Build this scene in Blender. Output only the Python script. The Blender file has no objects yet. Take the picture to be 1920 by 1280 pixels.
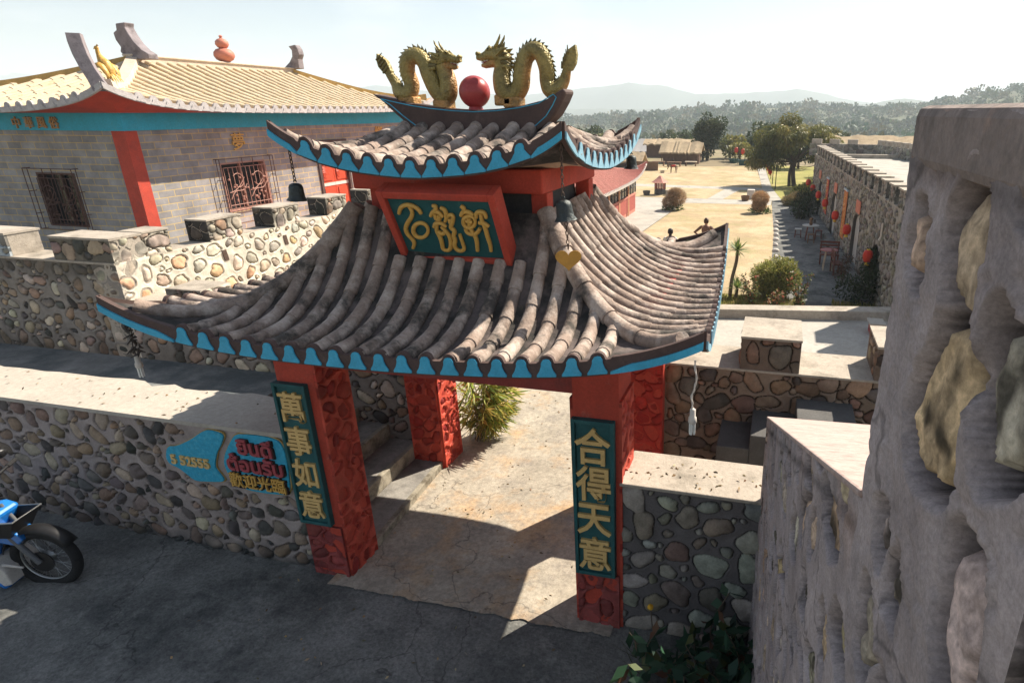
import bpy, bmesh, math, random
import numpy as np
from mathutils import Vector, Matrix
R = math.radians
scene = bpy.context.scene
COL = scene.collection
PI = math.pi

# ------------------------------------------------------------------ camera, sky, sun, exposure
CAMZ = 3.8
cam = bpy.data.cameras.new("camera"); cam_o = bpy.data.objects.new("camera", cam); COL.objects.link(cam_o)
cam.sensor_width = 36.0; cam.lens = 1165.0 / 1920.0 * 36.0
cam.shift_x = -(1180.0 - 960.0) / 1920.0
cam.clip_start = 0.05; cam.clip_end = 20000
cam_o.location = (0, 0, CAMZ)
cam_o.rotation_euler = (R(90) - math.atan((640.0 - 208.0) / 1165.0), 0, R(13.4))
scene.camera = cam_o

SUN_EL, SUN_AZ = R(45.5), math.atan2(0.60, 0.80)
world = bpy.data.worlds.new("World"); scene.world = world; world.use_nodes = True
wn = world.node_tree; wn.nodes.clear()
sky = wn.nodes.new("ShaderNodeTexSky"); sky.sky_type = 'NISHITA'; sky.sun_disc = False
sky.sun_elevation = SUN_EL; sky.sun_rotation = SUN_AZ
sky.air_density = 1.0; sky.dust_density = 0.8; sky.ozone_density = 1.0
bg = wn.nodes.new("ShaderNodeBackground"); bg.inputs["Strength"].default_value = 0.06
wo = wn.nodes.new("ShaderNodeOutputWorld")
hs_ = wn.nodes.new("ShaderNodeHueSaturation"); hs_.inputs['Saturation'].default_value = .8
wn.links.new(sky.outputs[0], hs_.inputs['Color']); 
ct_ = wn.nodes.new("ShaderNodeTexCoord"); cm_ = wn.nodes.new("ShaderNodeMapping"); cm_.inputs['Scale'].default_value = (1, 1, 3.5); cm_.inputs['Location'].default_value = (.4, .2, .1)
cn_ = wn.nodes.new("ShaderNodeTexNoise"); cn_.inputs['Scale'].default_value = 2.6; cn_.inputs['Detail'].default_value = 7; cn_.inputs['Roughness'].default_value = .58
cr_ = wn.nodes.new("ShaderNodeMapRange"); cr_.inputs[1].default_value = .52; cr_.inputs[2].default_value = .72; cr_.inputs[3].default_value = 0; cr_.inputs[4].default_value = .55
cx_ = wn.nodes.new("ShaderNodeMix"); cx_.data_type = 'RGBA'; cx_.inputs[7].default_value = (8.6, 8.7, 8.8, 1)
wn.links.new(ct_.outputs['Generated'], cm_.inputs[0]); wn.links.new(cm_.outputs[0], cn_.inputs['Vector']); wn.links.new(cn_.outputs[0], cr_.inputs[0]); wn.links.new(cr_.outputs[0], cx_.inputs[0])
wn.links.new(hs_.outputs[0], cx_.inputs[6]); wn.links.new(cx_.outputs[2], bg.inputs[0]); wn.links.new(bg.outputs[0], wo.inputs[0])
sun = bpy.data.lights.new("sun", 'SUN'); sun.energy = 5.0; sun.angle = R(0.5); sun.color = (1.0, 0.90, 0.76)
sun_o = bpy.data.objects.new("sun", sun); COL.objects.link(sun_o)
SD = Vector((math.sin(SUN_AZ) * math.cos(SUN_EL), math.cos(SUN_AZ) * math.cos(SUN_EL), math.sin(SUN_EL)))
sun_o.rotation_euler = SD.to_track_quat('Z', 'Y').to_euler(); sun_o.location = SD * 60
vs = scene.view_settings
vs.view_transform = 'Standard'; vs.look = 'None'; vs.exposure = 1.15; vs.gamma = 1.0
try:
    scene.cycles.use_denoising = True
    scene.cycles.max_bounces = 6; scene.cycles.diffuse_bounces = 3; scene.cycles.volume_bounces = 1
    scene.cycles.sample_clamp_indirect = 6
except Exception:
    pass

# ------------------------------------------------------------------ materials
def lk(nt, a, b): nt.links.new(a, b)

def M(name, col, rough=0.85, var=0.18, scale=4.0, bump=0.0, bscale=30.0, spec=0.3, metal=0.0,
      stain=None, stain2=None, fine=(11.0, .16), crack=0.0, attr=False, streak=1.0, coat=0.0, detail=6.0, bdist=0.02):
    """principled surface: base colour (or the mesh's own Col attribute) broken up by noise, with worn
    or dirty patches of other colours and a bump"""
    m = bpy.data.materials.new(name); m.use_nodes = True
    nt = m.node_tree; nt.nodes.clear(); N = nt.nodes.new
    out = N("ShaderNodeOutputMaterial"); p = N("ShaderNodeBsdfPrincipled"); lk(nt, p.outputs[0], out.inputs[0])
    tc = N("ShaderNodeTexCoord"); mp = N("ShaderNodeMapping"); mp.inputs['Scale'].default_value = (1, 1, streak)
    lk(nt, tc.outputs['Object'], mp.inputs[0])
    n1 = N("ShaderNodeTexNoise"); n1.inputs['Scale'].default_value = scale; n1.inputs['Detail'].default_value = detail
    n1.inputs['Roughness'].default_value = 0.65
    lk(nt, mp.outputs[0], n1.inputs['Vector'])
    mr = N("ShaderNodeMapRange"); mr.inputs[1].default_value = 0.25; mr.inputs[2].default_value = 0.75
    mr.inputs[3].default_value = 1 - var; mr.inputs[4].default_value = 1 + var
    lk(nt, n1.outputs[0], mr.inputs[0])
    mul = N("ShaderNodeMix"); mul.data_type = 'RGBA'; mul.blend_type = 'MULTIPLY'; mul.inputs[0].default_value = 1
    mul.clamp_result = False
    if attr:
        at = N("ShaderNodeAttribute"); at.attribute_name = "Col"; lk(nt, at.outputs['Color'], mul.inputs[6])
    else:
        mul.inputs[6].default_value = (*col, 1)
    cmb = N("ShaderNodeCombineColor")
    for k in range(3): lk(nt, mr.outputs[0], cmb.inputs[k])
    lk(nt, cmb.outputs[0], mul.inputs[7])
    cur = mul.outputs[2]
    for st in (stain, stain2):
        if not st: continue
        c2, sc, lo, hi = st[:4]; amt = st[4] if len(st) > 4 else 1.0
        n2 = N("ShaderNodeTexNoise"); n2.inputs['Scale'].default_value = sc; n2.inputs['Detail'].default_value = 8
        n2.inputs['Roughness'].default_value = 0.7
        mp2 = N("ShaderNodeMapping"); mp2.inputs['Location'].default_value = (3.7 * sc, 1.3, 7.1)
        mp2.inputs['Scale'].default_value = (1, 1, streak); lk(nt, tc.outputs['Object'], mp2.inputs[0])
        lk(nt, mp2.outputs[0], n2.inputs['Vector'])
        r2 = N("ShaderNodeMapRange"); r2.inputs[1].default_value = lo; r2.inputs[2].default_value = hi
        r2.inputs[3].default_value = 0; r2.inputs[4].default_value = amt
        lk(nt, n2.outputs[0], r2.inputs[0])
        mx = N("ShaderNodeMix"); mx.data_type = 'RGBA'; lk(nt, r2.outputs[0], mx.inputs[0]); lk(nt, cur, mx.inputs[6])
        mx.inputs[7].default_value = (*c2, 1); cur = mx.outputs[2]
    if crack:   # hairline cracks
        nd = N("ShaderNodeTexNoise"); nd.inputs['Scale'].default_value = 1.7; nd.inputs['Detail'].default_value = 5; lk(nt, tc.outputs['Object'], nd.inputs['Vector'])
        va = N("ShaderNodeVectorMath"); va.operation = 'MULTIPLY_ADD'; va.inputs[1].default_value = (1.1, 1.1, 1.1); lk(nt, nd.outputs['Color'], va.inputs[0]); lk(nt, tc.outputs['Object'], va.inputs[2])
        vo = N("ShaderNodeTexVoronoi"); vo.feature = 'DISTANCE_TO_EDGE'; vo.inputs['Scale'].default_value = crack; lk(nt, va.outputs[0], vo.inputs['Vector'])
        rc = N("ShaderNodeMapRange"); rc.inputs[1].default_value = .002 * crack; rc.inputs[2].default_value = .012 * crack; rc.inputs[3].default_value = .30; rc.inputs[4].default_value = 1.0; lk(nt, vo.outputs['Distance'], rc.inputs[0])
        cc = N("ShaderNodeCombineColor")
        for k in range(3): lk(nt, rc.outputs[0], cc.inputs[k])
        mc = N("ShaderNodeMix"); mc.data_type = 'RGBA'; mc.blend_type = 'MULTIPLY'; mc.inputs[0].default_value = .6; lk(nt, cur, mc.inputs[6]); lk(nt, cc.outputs[0], mc.inputs[7]); cur = mc.outputs[2]
    if fine:   # grit
        n4 = N("ShaderNodeTexNoise"); n4.inputs['Scale'].default_value = max(scale * fine[0], 20); n4.inputs['Detail'].default_value = 4; n4.inputs['Roughness'].default_value = .8
        lk(nt, tc.outputs['Object'], n4.inputs['Vector'])
        r4 = N("ShaderNodeMapRange"); r4.inputs[1].default_value = .3; r4.inputs[2].default_value = .7; r4.inputs[3].default_value = 1 - fine[1]; r4.inputs[4].default_value = 1 + fine[1]
        lk(nt, n4.outputs[0], r4.inputs[0]); c4 = N("ShaderNodeCombineColor")
        for k in range(3): lk(nt, r4.outputs[0], c4.inputs[k])
        m4 = N("ShaderNodeMix"); m4.data_type = 'RGBA'; m4.blend_type = 'MULTIPLY'; m4.inputs[0].default_value = 1; m4.clamp_result = False
        lk(nt, cur, m4.inputs[6]); lk(nt, c4.outputs[0], m4.inputs[7]); cur = m4.outputs[2]
    lk(nt, cur, p.inputs['Base Color'])
    p.inputs['Roughness'].default_value = rough; p.inputs['Metallic'].default_value = metal
    p.inputs['Specular IOR Level'].default_value = spec; p.inputs['Coat Weight'].default_value = coat
    if bump:
        n3 = N("ShaderNodeTexNoise"); n3.inputs['Scale'].default_value = bscale; n3.inputs['Detail'].default_value = 6
        lk(nt, mp.outputs[0], n3.inputs['Vector'])
        b = N("ShaderNodeBump"); b.inputs['Strength'].default_value = bump; b.inputs['Distance'].default_value = bdist
        lk(nt, n3.outputs[0], b.inputs['Height']); lk(nt, b.outputs[0], p.inputs['Normal'])
    m["bsdf"] = p.name
    return m

def leaf_mat(name, trans=0.35, rough=0.55):
    m = bpy.data.materials.new(name); m.use_nodes = True
    nt = m.node_tree; nt.nodes.clear(); N = nt.nodes.new
    out = N("ShaderNodeOutputMaterial"); p = N("ShaderNodeBsdfPrincipled"); t = N("ShaderNodeBsdfTranslucent")
    mx = N("ShaderNodeMixShader"); mx.inputs[0].default_value = trans
    at = N("ShaderNodeAttribute"); at.attribute_name = "Col"
    lk(nt, at.outputs['Color'], p.inputs['Base Color']); lk(nt, at.outputs['Color'], t.inputs[0])
    p.inputs['Roughness'].default_value = rough; p.inputs['Specular IOR Level'].default_value = 0.3
    lk(nt, p.outputs[0], mx.inputs[1]); lk(nt, t.outputs[0], mx.inputs[2]); lk(nt, mx.outputs[0], out.inputs[0])
    return m

def brick_mat(name, c1, c2, mortar, bw, bh, ms=0.008, rough=0.75, bump=0.3):
    m = bpy.data.materials.new(name); m.use_nodes = True
    nt = m.node_tree; nt.nodes.clear(); N = nt.nodes.new
    out = N("ShaderNodeOutputMaterial"); p = N("ShaderNodeBsdfPrincipled"); lk(nt, p.outputs[0], out.inputs[0])
    uv = N("ShaderNodeUVMap"); b = N("ShaderNodeTexBrick"); lk(nt, uv.outputs[0], b.inputs['Vector'])
    b.inputs['Scale'].default_value = 1; b.inputs['Brick Width'].default_value = bw; b.inputs['Row Height'].default_value = bh
    b.inputs['Mortar Size'].default_value = ms; b.inputs['Mortar Smooth'].default_value = 0.2
    b.inputs['Color1'].default_value = (*c1, 1); b.inputs['Color2'].default_value = (*c2, 1); b.inputs['Mortar'].default_value = (*mortar, 1)
    n = N("ShaderNodeTexNoise"); n.inputs['Scale'].default_value = 2.2; n.inputs['Detail'].default_value = 8; n.inputs['Roughness'].default_value = .7
    lk(nt, uv.outputs[0], n.inputs['Vector'])
    r = N("ShaderNodeMapRange"); r.inputs[1].default_value = .3; r.inputs[2].default_value = .75; r.inputs[3].default_value = .7; r.inputs[4].default_value = 1.35
    lk(nt, n.outputs[0], r.inputs[0])
    cm = N("ShaderNodeCombineColor")
    for k in range(3): lk(nt, r.outputs[0], cm.inputs[k])
    mx = N("ShaderNodeMix"); mx.data_type = 'RGBA'; mx.blend_type = 'MULTIPLY'; mx.inputs[0].default_value = 1; mx.clamp_result = False
    lk(nt, b.outputs[0], mx.inputs[6]); lk(nt, cm.outputs[0], mx.inputs[7]); lk(nt, mx.outputs[2], p.inputs['Base Color'])
    bp = N("ShaderNodeBump"); bp.inputs['Strength'].default_value = bump; bp.inputs['Distance'].default_value = .01; bp.invert = True
    lk(nt, b.outputs[1], bp.inputs['Height']); lk(nt, bp.outputs[0], p.inputs['Normal'])
    p.inputs['Roughness'].default_value = rough
    return m

# ------------------------------------------------------------------ mesh building
WL = {}   # world position of every thing / part, so that parts can be written in world metres

class MB:
    """collects shapes, then links them as one mesh object"""
    def __init__(s): s.v = []; s.f = []; s.mi = []; s.c = []; s.n = 0; s.uv = []
    def add(s, v, f, mi=0, col=None, uv=None):
        v = np.asarray(v, float).reshape(-1, 3); k = s.n
        s.v.append(v); s.n += len(v)
        for q in f: s.f.append(tuple(int(i) + k for i in q))
        s.mi += [mi] * len(f)
        if col is None: col = (1, 1, 1)
        c = np.asarray(col, float)
        s.c.append(np.tile(c, (len(v), 1)) if c.ndim == 1 else c)
        if uv is None: s.uv += [(0., 0.)] * sum(len(q) for q in f)
        else: s.uv += uv
        return s
    def box(s, x0, x1, y0, y1, z0, z1, mi=0, col=None):
        v = [(x, y, z) for z in (z0, z1) for y in (y0, y1) for x in (x0, x1)]
        return s.add(v, [(0, 2, 3, 1), (4, 5, 7, 6), (0, 1, 5, 4), (2, 6, 7, 3), (0, 4, 6, 2), (1, 3, 7, 5)], mi, col)
    def obox(s, c, ax, ay, az, mi=0, col=None):
        c, ax, ay, az = (np.array(q, float) for q in (c, ax, ay, az))
        v = [c + i * ax + j * ay + k * az for k in (-1, 1) for j in (-1, 1) for i in (-1, 1)]
        return s.add(v, [(0, 2, 3, 1), (4, 5, 7, 6), (0, 1, 5, 4), (2, 6, 7, 3), (0, 4, 6, 2), (1, 3, 7, 5)], mi, col)
    def hexa(s, v8, mi=0, col=None):
        return s.add(v8, [(0, 2, 3, 1), (4, 5, 7, 6), (0, 1, 5, 4), (2, 6, 7, 3), (0, 4, 6, 2), (1, 3, 7, 5)], mi, col)
    def tube(s, path, r, n=8, mi=0, col=None, flat=1.0, up=(0, 0, 1)):
        P = [np.array(p, float) for p in path]; m = len(P)
        rr = [r] * m if np.isscalar(r) else list(r)
        vs_, prev = [], None
        for i in range(m):
            a, b = P[max(i - 1, 0)], P[min(i + 1, m - 1)]
            k = 1
            while np.linalg.norm(b - a) < 1e-6 and k < m:
                k += 1; a, b = P[max(i - k, 0)], P[min(i + k, m - 1)]
            t = (b - a) / (np.linalg.norm(b - a) + 1e-12)
            if prev is None:
                u = np.array(up, float)
                if abs(u @ t) > .95: u = np.array((1., 0, 0))
                x = np.cross(u, t)
            else: x = prev - t * (prev @ t)
            x /= np.linalg.norm(x) + 1e-12; prev = x; y = np.cross(t, x)
            for k in range(n):
                a = 2 * PI * k / n
                vs_.append(P[i] + rr[i] * (math.cos(a) * x + flat * math.sin(a) * y))
        f = [(i * n + k, i * n + (k + 1) % n, (i + 1) * n + (k + 1) % n, (i + 1) * n + k) for i in range(m - 1) for k in range(n)]
        f += [tuple(range(n))[::-1], tuple((m - 1) * n + k for k in range(n))]
        return s.add(vs_, f, mi, col)
    def lathe(s, prof, c, n=20, mi=0, col=None, axis=None, wob=None):
        c = np.array(c, float); v = []
        ax = np.array(axis if axis is not None else (0, 0, 1), float); ax /= np.linalg.norm(ax)
        x = np.cross((0, 1, 0) if abs(ax[1]) < .9 else (1, 0, 0), ax); x /= np.linalg.norm(x); y = np.cross(ax, x)
        for i, (r, z) in enumerate(prof):
            for k in range(n):
                a = 2 * PI * k / n; q = r * (wob(i, a) if wob else 1)
                v.append(c + q * (math.cos(a) * x + math.sin(a) * y) + z * ax)
        m = len(prof)
        f = [(i * n + k, i * n + (k + 1) % n, (i + 1) * n + (k + 1) % n, (i + 1) * n + k) for i in range(m - 1) for k in range(n)]
        if prof[0][0] > 1e-6: f.append(tuple(range(n))[::-1])
        if prof[-1][0] > 1e-6: f.append(tuple((m - 1) * n + k for k in range(n)))
        return s.add(v, f, mi, col)
    def ball(s, c, r, n=14, m=9, mi=0, col=None, sq=(1, 1, 1), noise=0, rng=None):
        c = np.array(c, float); v = []
        for i in range(m + 1):
            t = PI * i / m
            for k in range(n):
                a = 2 * PI * k / n; q = r * (1 + (rng.uniform(-noise, noise) if noise else 0))
                v.append(c + q * np.array((math.sin(t) * math.cos(a) * sq[0], math.sin(t) * math.sin(a) * sq[1], math.cos(t) * sq[2])))
        f = [(i * n + k, (i + 1) * n + k, (i + 1) * n + (k + 1) % n, i * n + (k + 1) % n) for i in range(m) for k in range(n)]
        return s.add(v, f, mi, col)
    def prism(s, poly, o, u, v, nrm, t, mi=0, col=None):
        """polygon (2-D points along u, v from o) with thickness t along nrm"""
        o, u, v, nrm = (np.array(q, float) for q in (o, u, v, nrm)); m = len(poly)
        P = [o + a * u + b * v for a, b in poly]
        vs_ = P + [p + nrm * t for p in P]
        f = [tuple(range(m))[::-1], tuple(range(m, 2 * m))] + [(i, (i + 1) % m, m + (i + 1) % m, m + i) for i in range(m)]
        return s.add(vs_, f, mi, col)
    def grid(s, P, mi=0, col=None, uv=None):
        """P: (nu, nv, 3) array"""
        P = np.asarray(P, float); a, b = P.shape[:2]
        f = [(i * b + j, (i + 1) * b + j, (i + 1) * b + j + 1, i * b + j + 1) for i in range(a - 1) for j in range(b - 1)]
        return s.add(P.reshape(-1, 3), f, mi, col)
    def quaduv(s, p0, p1, p2, p3, uvs, mi=0):
        return s.add([p0, p1, p2, p3], [(0, 1, 2, 3)], mi, None, list(uvs))
    def build(s, name, mats, parent=None, smooth=None, loc=None, bevel=0.0, colattr=False, use_uv=False, fix=True):
        V = np.vstack(s.v) if s.v else np.zeros((0, 3))
        base = np.zeros(3)
        if parent is not None: base = WL[parent.name]
        elif loc is not None: base = np.array(loc, float)
        me = bpy.data.meshes.new(name); me.from_pydata((V - base).tolist(), [], s.f)
        mats = mats if isinstance(mats, (list, tuple)) else [mats]
        for m in mats: me.materials.append(m)
        if len(mats) > 1: me.polygons.foreach_set("material_index", s.mi)
        if colattr:
            a = me.color_attributes.new("Col", 'FLOAT_COLOR', 'POINT')
            c = np.vstack(s.c); a.data.foreach_set("color", np.hstack([c, np.ones((len(c), 1))]).ravel())
        if use_uv:
            l = me.uv_layers.new(name="UVMap"); l.data.foreach_set("uv", np.array(s.uv, float).ravel())
        if fix:
            bm = bmesh.new(); bm.from_mesh(me); bmesh.ops.recalc_face_normals(bm, faces=bm.faces); bm.to_mesh(me); bm.free()
        if smooth is not None:
            me.polygons.foreach_set("use_smooth", [True] * len(me.polygons))
            if smooth < 179: me.set_sharp_from_angle(angle=R(smooth))
        me.update()
        o = bpy.data.objects.new(name, me); COL.objects.link(o)
        if parent is not None: o.parent = parent; WL[o.name] = base
        else: o.location = base; WL[o.name] = base
        if bevel:
            b = o.modifiers.new("bevel", 'BEVEL'); b.width = bevel; b.segments = 2; b.limit_method = 'ANGLE'; b.angle_limit = R(40)
        return o

def tag(o, label, cat, group=None, kind=None):
    o['label'] = label; o['category'] = cat
    if group: o['group'] = group
    if kind: o['kind'] = kind
    return o
def struct(o): o['kind'] = 'structure'; return o
def stuff(o, label=None, cat=None):
    o['kind'] = 'stuff'
    if label: o['label'] = label; o['category'] = cat
    return o
def thing(name, label, cat, loc=(0, 0, 0), group=None):
    o = bpy.data.objects.new(name, None); COL.objects.link(o); o.location = loc
    o.empty_display_size = 0.2; WL[o.name] = np.array(loc, float)
    return tag(o, label, cat, group, 'thing')
def dup(root, loc, rotz=0, label=None, scale=None):
    """a copy of a thing with copies of its parts and sub-parts"""
    def cp(o, par):
        c = o.copy(); COL.objects.link(c)
        if par is not None: c.parent = par
        for ch in o.children: cp(ch, c)
        return c
    r = cp(root, None); r.location = loc; r.rotation_euler = (0, 0, rotz)
    if scale: r.scale = (scale,) * 3
    if label: r['label'] = label
    return r

def text_mesh(body, size, thick, weight=0.0):
    """lettering as (verts, faces) lying in the x-y plane, thick along z, centred"""
    c = bpy.data.curves.new("lettering", 'FONT'); c.body = body; c.size = size; c.extrude = thick / 2; c.offset = weight
    c.resolution_u = 3
    o = bpy.data.objects.new("lettering_tmp", c); COL.objects.link(o)
    dg = bpy.context.evaluated_depsgraph_get(); me = bpy.data.meshes.new_from_object(o.evaluated_get(dg))
    V = np.array([v.co[:] for v in me.vertices]); F = [tuple(p.vertices) for p in me.polygons]
    bpy.data.objects.remove(o); bpy.data.curves.remove(c); bpy.data.meshes.remove(me)
    if len(V):
        V[:, 0] -= (V[:, 0].min() + V[:, 0].max()) / 2; V[:, 1] -= (V[:, 1].min() + V[:, 1].max()) / 2
    return V, F
def put_text(mb, body, size, thick, o, u, v, weight=0.0, mi=0, sx=1.0, sy=1.0, rot=0.0):
    V, F = text_mesh(body, size, thick, weight)
    if not len(V): return
    o, u, v = (np.array(q, float) for q in (o, u, v)); n = np.cross(u, v)
    cr, sr = math.cos(rot), math.sin(rot)
    x = V[:, 0] * sx; y = V[:, 1] * sy
    W = o + np.outer(x * cr - y * sr, u) + np.outer(x * sr + y * cr, v) + np.outer(V[:, 2] + thick / 2, n)
    mb.add(W, F, mi)

# ------------------------------------------------------------------ pebble-and-mortar walls as real relief
def snoise(nu, nv, cu, cv, seed):
    r = np.random.RandomState(seed); g = r.rand(int(nu / cu) + 3, int(nv / cv) + 3) * 2 - 1
    x = np.arange(nu) / cu; y = np.arange(nv) / cv; i = x.astype(int); j = y.astype(int)
    fx = (x - i)[:, None]; fy = (y - j)[None, :]; fx = fx * fx * (3 - 2 * fx); fy = fy * fy * (3 - 2 * fy)
    return (g[i][:, j] * (1 - fx) * (1 - fy) + g[i + 1][:, j] * fx * (1 - fy) + g[i][:, j + 1] * (1 - fx) * fy + g[i + 1][:, j + 1] * fx * fy)

def stone_panel(mb, o, u, v, nrm, W, H, res, seed, rmax, rmin, gap, mortar, pal, recess=0.012, bulge=0.03, depth=0.03,
                rim=0.012, lip=0.006, tries=900, keep=None, dirt=None, aspect=(1.0, 1.7), mi=0, stones=None, tall=False,
                skirt=0.06, avoid=None, undul=0.006, flip=False, groove_col=0.25, ang0=None, pw=2.5, blur=0, lipw=3.5, grit=.004, wobk=1.0, mgrit=0.0):
    o, u, v, nrm = (np.array(q, float) for q in (o, u, v, nrm))
    rg = np.random.RandomState(seed); nu = int(round(W / res)) + 1; nv = int(round(H / res)) + 1
    U = np.linspace(0, W, nu); Vv = np.linspace(0, H, nv)
    D = np.full((nu, nv), 9.0); Q = np.full((nu, nv), 9.0); ID = np.full((nu, nv), -1)
    S = [] if stones is None else list(stones)
    for lev in range(6):
        rr = rmax * (rmin / rmax) ** (lev / 5.0)
        for _ in range(tries // 6):
            r = rr * rg.uniform(.82, 1.18); x = rg.uniform(r * .6, W - r * .6); y = rg.uniform(r * .6, H - r * .6)
            if avoid and avoid(x, y, r): continue
            if all((x - s[0]) ** 2 + (y - s[1]) ** 2 > (r + s[2] + gap) ** 2 for s in S):
                a = rg.uniform(*aspect); t = rg.uniform(0, PI) if ang0 is None else rg.normal(ang0, .4)
                if rg.rand() < .55 and ang0 is None: t = rg.normal(PI / 2 if tall else 0, .5)
                S.append((x, y, r, a, t))
    ids = []
    for k, (x, y, r, a, t) in enumerate(S):
        ra, rb = r * math.sqrt(a), r / math.sqrt(a); m = ra * 1.9 + gap
        i0, i1 = np.searchsorted(U, (x - m, x + m)); j0, j1 = np.searchsorted(Vv, (y - m, y + m))
        if i1 <= i0 or j1 <= j0: continue
        X = U[i0:i1, None] - x; Y = Vv[None, j0:j1] - y
        A = X * math.cos(t) + Y * math.sin(t); B = -X * math.sin(t) + Y * math.cos(t)
        th = np.arctan2(B / rb, A / ra); p = rg.uniform(0, 6, 3)
        wob = 1 + wobk * .10 * np.sin(2 * th + p[0]) + wobk * .07 * np.sin(3 * th + p[1]) + wobk * .04 * np.sin(5 * th + p[2])
        q = (np.abs(A / ra) ** pw + np.abs(B / rb) ** pw) ** (1 / pw) / wob; d = (q - 1) * rb
        sub = D[i0:i1, j0:j1]; w = d < sub
        sub[w] = d[w]; Q[i0:i1, j0:j1][w] = q[w]; ID[i0:i1, j0:j1][w] = k
    h = undul * snoise(nu, nv, .12 / res, .12 / res, seed + 1) + undul * .5 * snoise(nu, nv, .045 / res, .045 / res, seed + 2)
    if mgrit: h += mgrit * snoise(nu, nv, .012 / res, .012 / res, seed + 31) + mgrit * .8 * snoise(nu, nv, .03 / res, .05 / res, seed + 32) - 3.5 * mgrit * (snoise(nu, nv, .016 / res, .016 / res, seed + 33) > .62)
    C = np.tile(np.array(mortar, float), (nu, nv, 1)) * (1 + .13 * snoise(nu, nv, .2 / res, .3 / res, seed + 3)[..., None] + .09 * snoise(nu, nv, .05 / res, .06 / res, seed + 4)[..., None])
    n = max(len(S), 1); P = np.array(pal, float)
    sc = P[rg.randint(len(P), size=n)] * rg.uniform(.75, 1.25, (n, 1)) * rg.uniform(.93, 1.07, (n, 3))
    sb = bulge * rg.uniform(.3, 1.25, n); sr = recess * rg.uniform(.3, 1.8, n); tx = rg.uniform(-.35, .35, n); ty = rg.uniform(-.5, .15, n)
    ins = D < 0; k = ID[ins]; q = np.clip(Q[ins], 0, 1)
    hs = -sr[k] + sb[k] * (1 - q ** 3.2)
    SX = np.array([s_[0] for s_ in S] or [0.]); SY = np.array([s_[1] for s_ in S] or [0.])
    gu, gv = np.meshgrid(U, Vv, indexing='ij')
    hs += (gu[ins] - SX[k]) * tx[k] * .18 + (gv[ins] - SY[k]) * ty[k] * .12
    hs += grit * snoise(nu, nv, .03 / res + 1, .03 / res + 1, seed + 5)[ins] + (grit > .004) * grit * .7 * snoise(nu, nv, .009 / res + 1, .012 / res + 1, seed + 15)[ins]
    h[ins] = hs
    C[ins] = sc[k] * (1 + .22 * snoise(nu, nv, .05 / res + 1, .05 / res + 1, seed + 6)[ins][:, None] + .12 * snoise(nu, nv, 1.6, 1.6, seed + 7)[ins][:, None])
    gr = (D >= 0) & (D < rim); h[gr] = -depth; C[gr] *= groove_col  # grooves darkened in colour: dirt plus painted-in shade of the gaps
    lp = (D >= rim) & (D < rim * lipw); f = (D[lp] - rim) / (rim * (lipw - 1))
    h[lp] += -depth * .55 * (1 - f) ** 3 + lip * np.sin(f * PI)
    for _ in range(blur):
        q = np.pad(h, 1, mode='edge'); h = (q[:-2, 1:-1] + q[2:, 1:-1] + q[1:-1, :-2] + q[1:-1, 2:] + 2 * q[1:-1, 1:-1]) / 6
    if dirt is not None: C = dirt(gu, gv, C, h, ins)
    e = np.minimum(np.minimum(gu, W - gu), np.minimum(gv, H - gv)); h *= np.clip(e / .03, 0, 1)
    PT = o + gu[..., None] * u + gv[..., None] * v + h[..., None] * nrm
    idx = np.arange(nu * nv).reshape(nu, nv)
    fm = np.ones((nu - 1, nv - 1), bool)
    if keep is not None: fm = keep(gu[:-1, :-1] + res / 2, gv[:-1, :-1] + res / 2)
    a, b = np.where(fm)
    F = np.stack([idx[a, b], idx[a + 1, b], idx[a + 1, b + 1], idx[a, b + 1]], 1)
    if flip: F = F[:, ::-1]
    mb.add(PT.reshape(-1, 3), F.tolist(), mi, np.clip(C, 0.003, 1).reshape(-1, 3))
    # returns round the edge so that the relief closes on the wall behind it
    if skirt:
        ring = [(i, 0) for i in range(nu)] + [(nu - 1, j) for j in range(1, nv)] + [(i, nv - 1) for i in range(nu - 2, -1, -1)] + [(0, j) for j in range(nv - 2, -1, -1)]
        E = np.array([PT[i, j] for i, j in ring]); CC = np.clip(np.array([C[i, j] for i, j in ring]), .003, 1); m = len(E)
        cu = np.array([u * (min(max(U[i], .004), W - .004) - U[i]) + v * (min(max(Vv[j], .004), H - .004) - Vv[j]) for i, j in ring])
        mb.add(np.vstack([E, E + cu - nrm * skirt]), [(i, m + i, m + i + 1, i + 1) for i in range(m - 1)], mi, np.vstack([CC, CC]))
    return S
# ------------------------------------------------------------------ the ground, roads and hills
def sst(a, b, x):
    t = np.clip((x - a) / (b - a), 0, 1); return t * t * (3 - 2 * t)
GL = -1.6                                             # level of the courtyard beyond the gate
def gz(x, y):
    x = np.asarray(x, float); y = np.asarray(y, float)
    z = .03 * np.clip(-3.9 - x, 0, 4) * (1 - sst(3.6, 4.6, y))
    z = z + GL * sst(8.2, 12.5, y)
    z = z - 10.5 * sst(92, 190, y)
    return z
def axis_pts(segs):
    out = []
    for a, b, st in segs: out += list(np.arange(a, b, st))
    return np.array(out + [segs[-1][1]])
concrete_dark = M("worn_concrete", (.160, .160, .150), .9, .4, 2.2, .9, 60, stain=((.06, .064, .062), 1.3, .46, .62, .85), stain2=((.27, .26, .24), 3.4, .56, .70, .6), fine=(14, .4), crack=.55, bdist=.006)
concrete_path = M("ochre_concrete", (.335, .298, .24), .9, .25, 1.9, .6, 70, stain=((.42, .27, .14), 1.4, .5, .66, .75), stain2=((.19, .17, .15), 2.6, .52, .68, .75), fine=(12, .3), crack=.42, bdist=.006)
concrete_pale = M("pale_concrete", (.36, .34, .30), .9, .2, 1.3, .25, 60, stain=((.22, .21, .19), 1.2, .52, .7, .8), stain2=((.13, .13, .12), 5, .62, .72, .6), bdist=.006)
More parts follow.
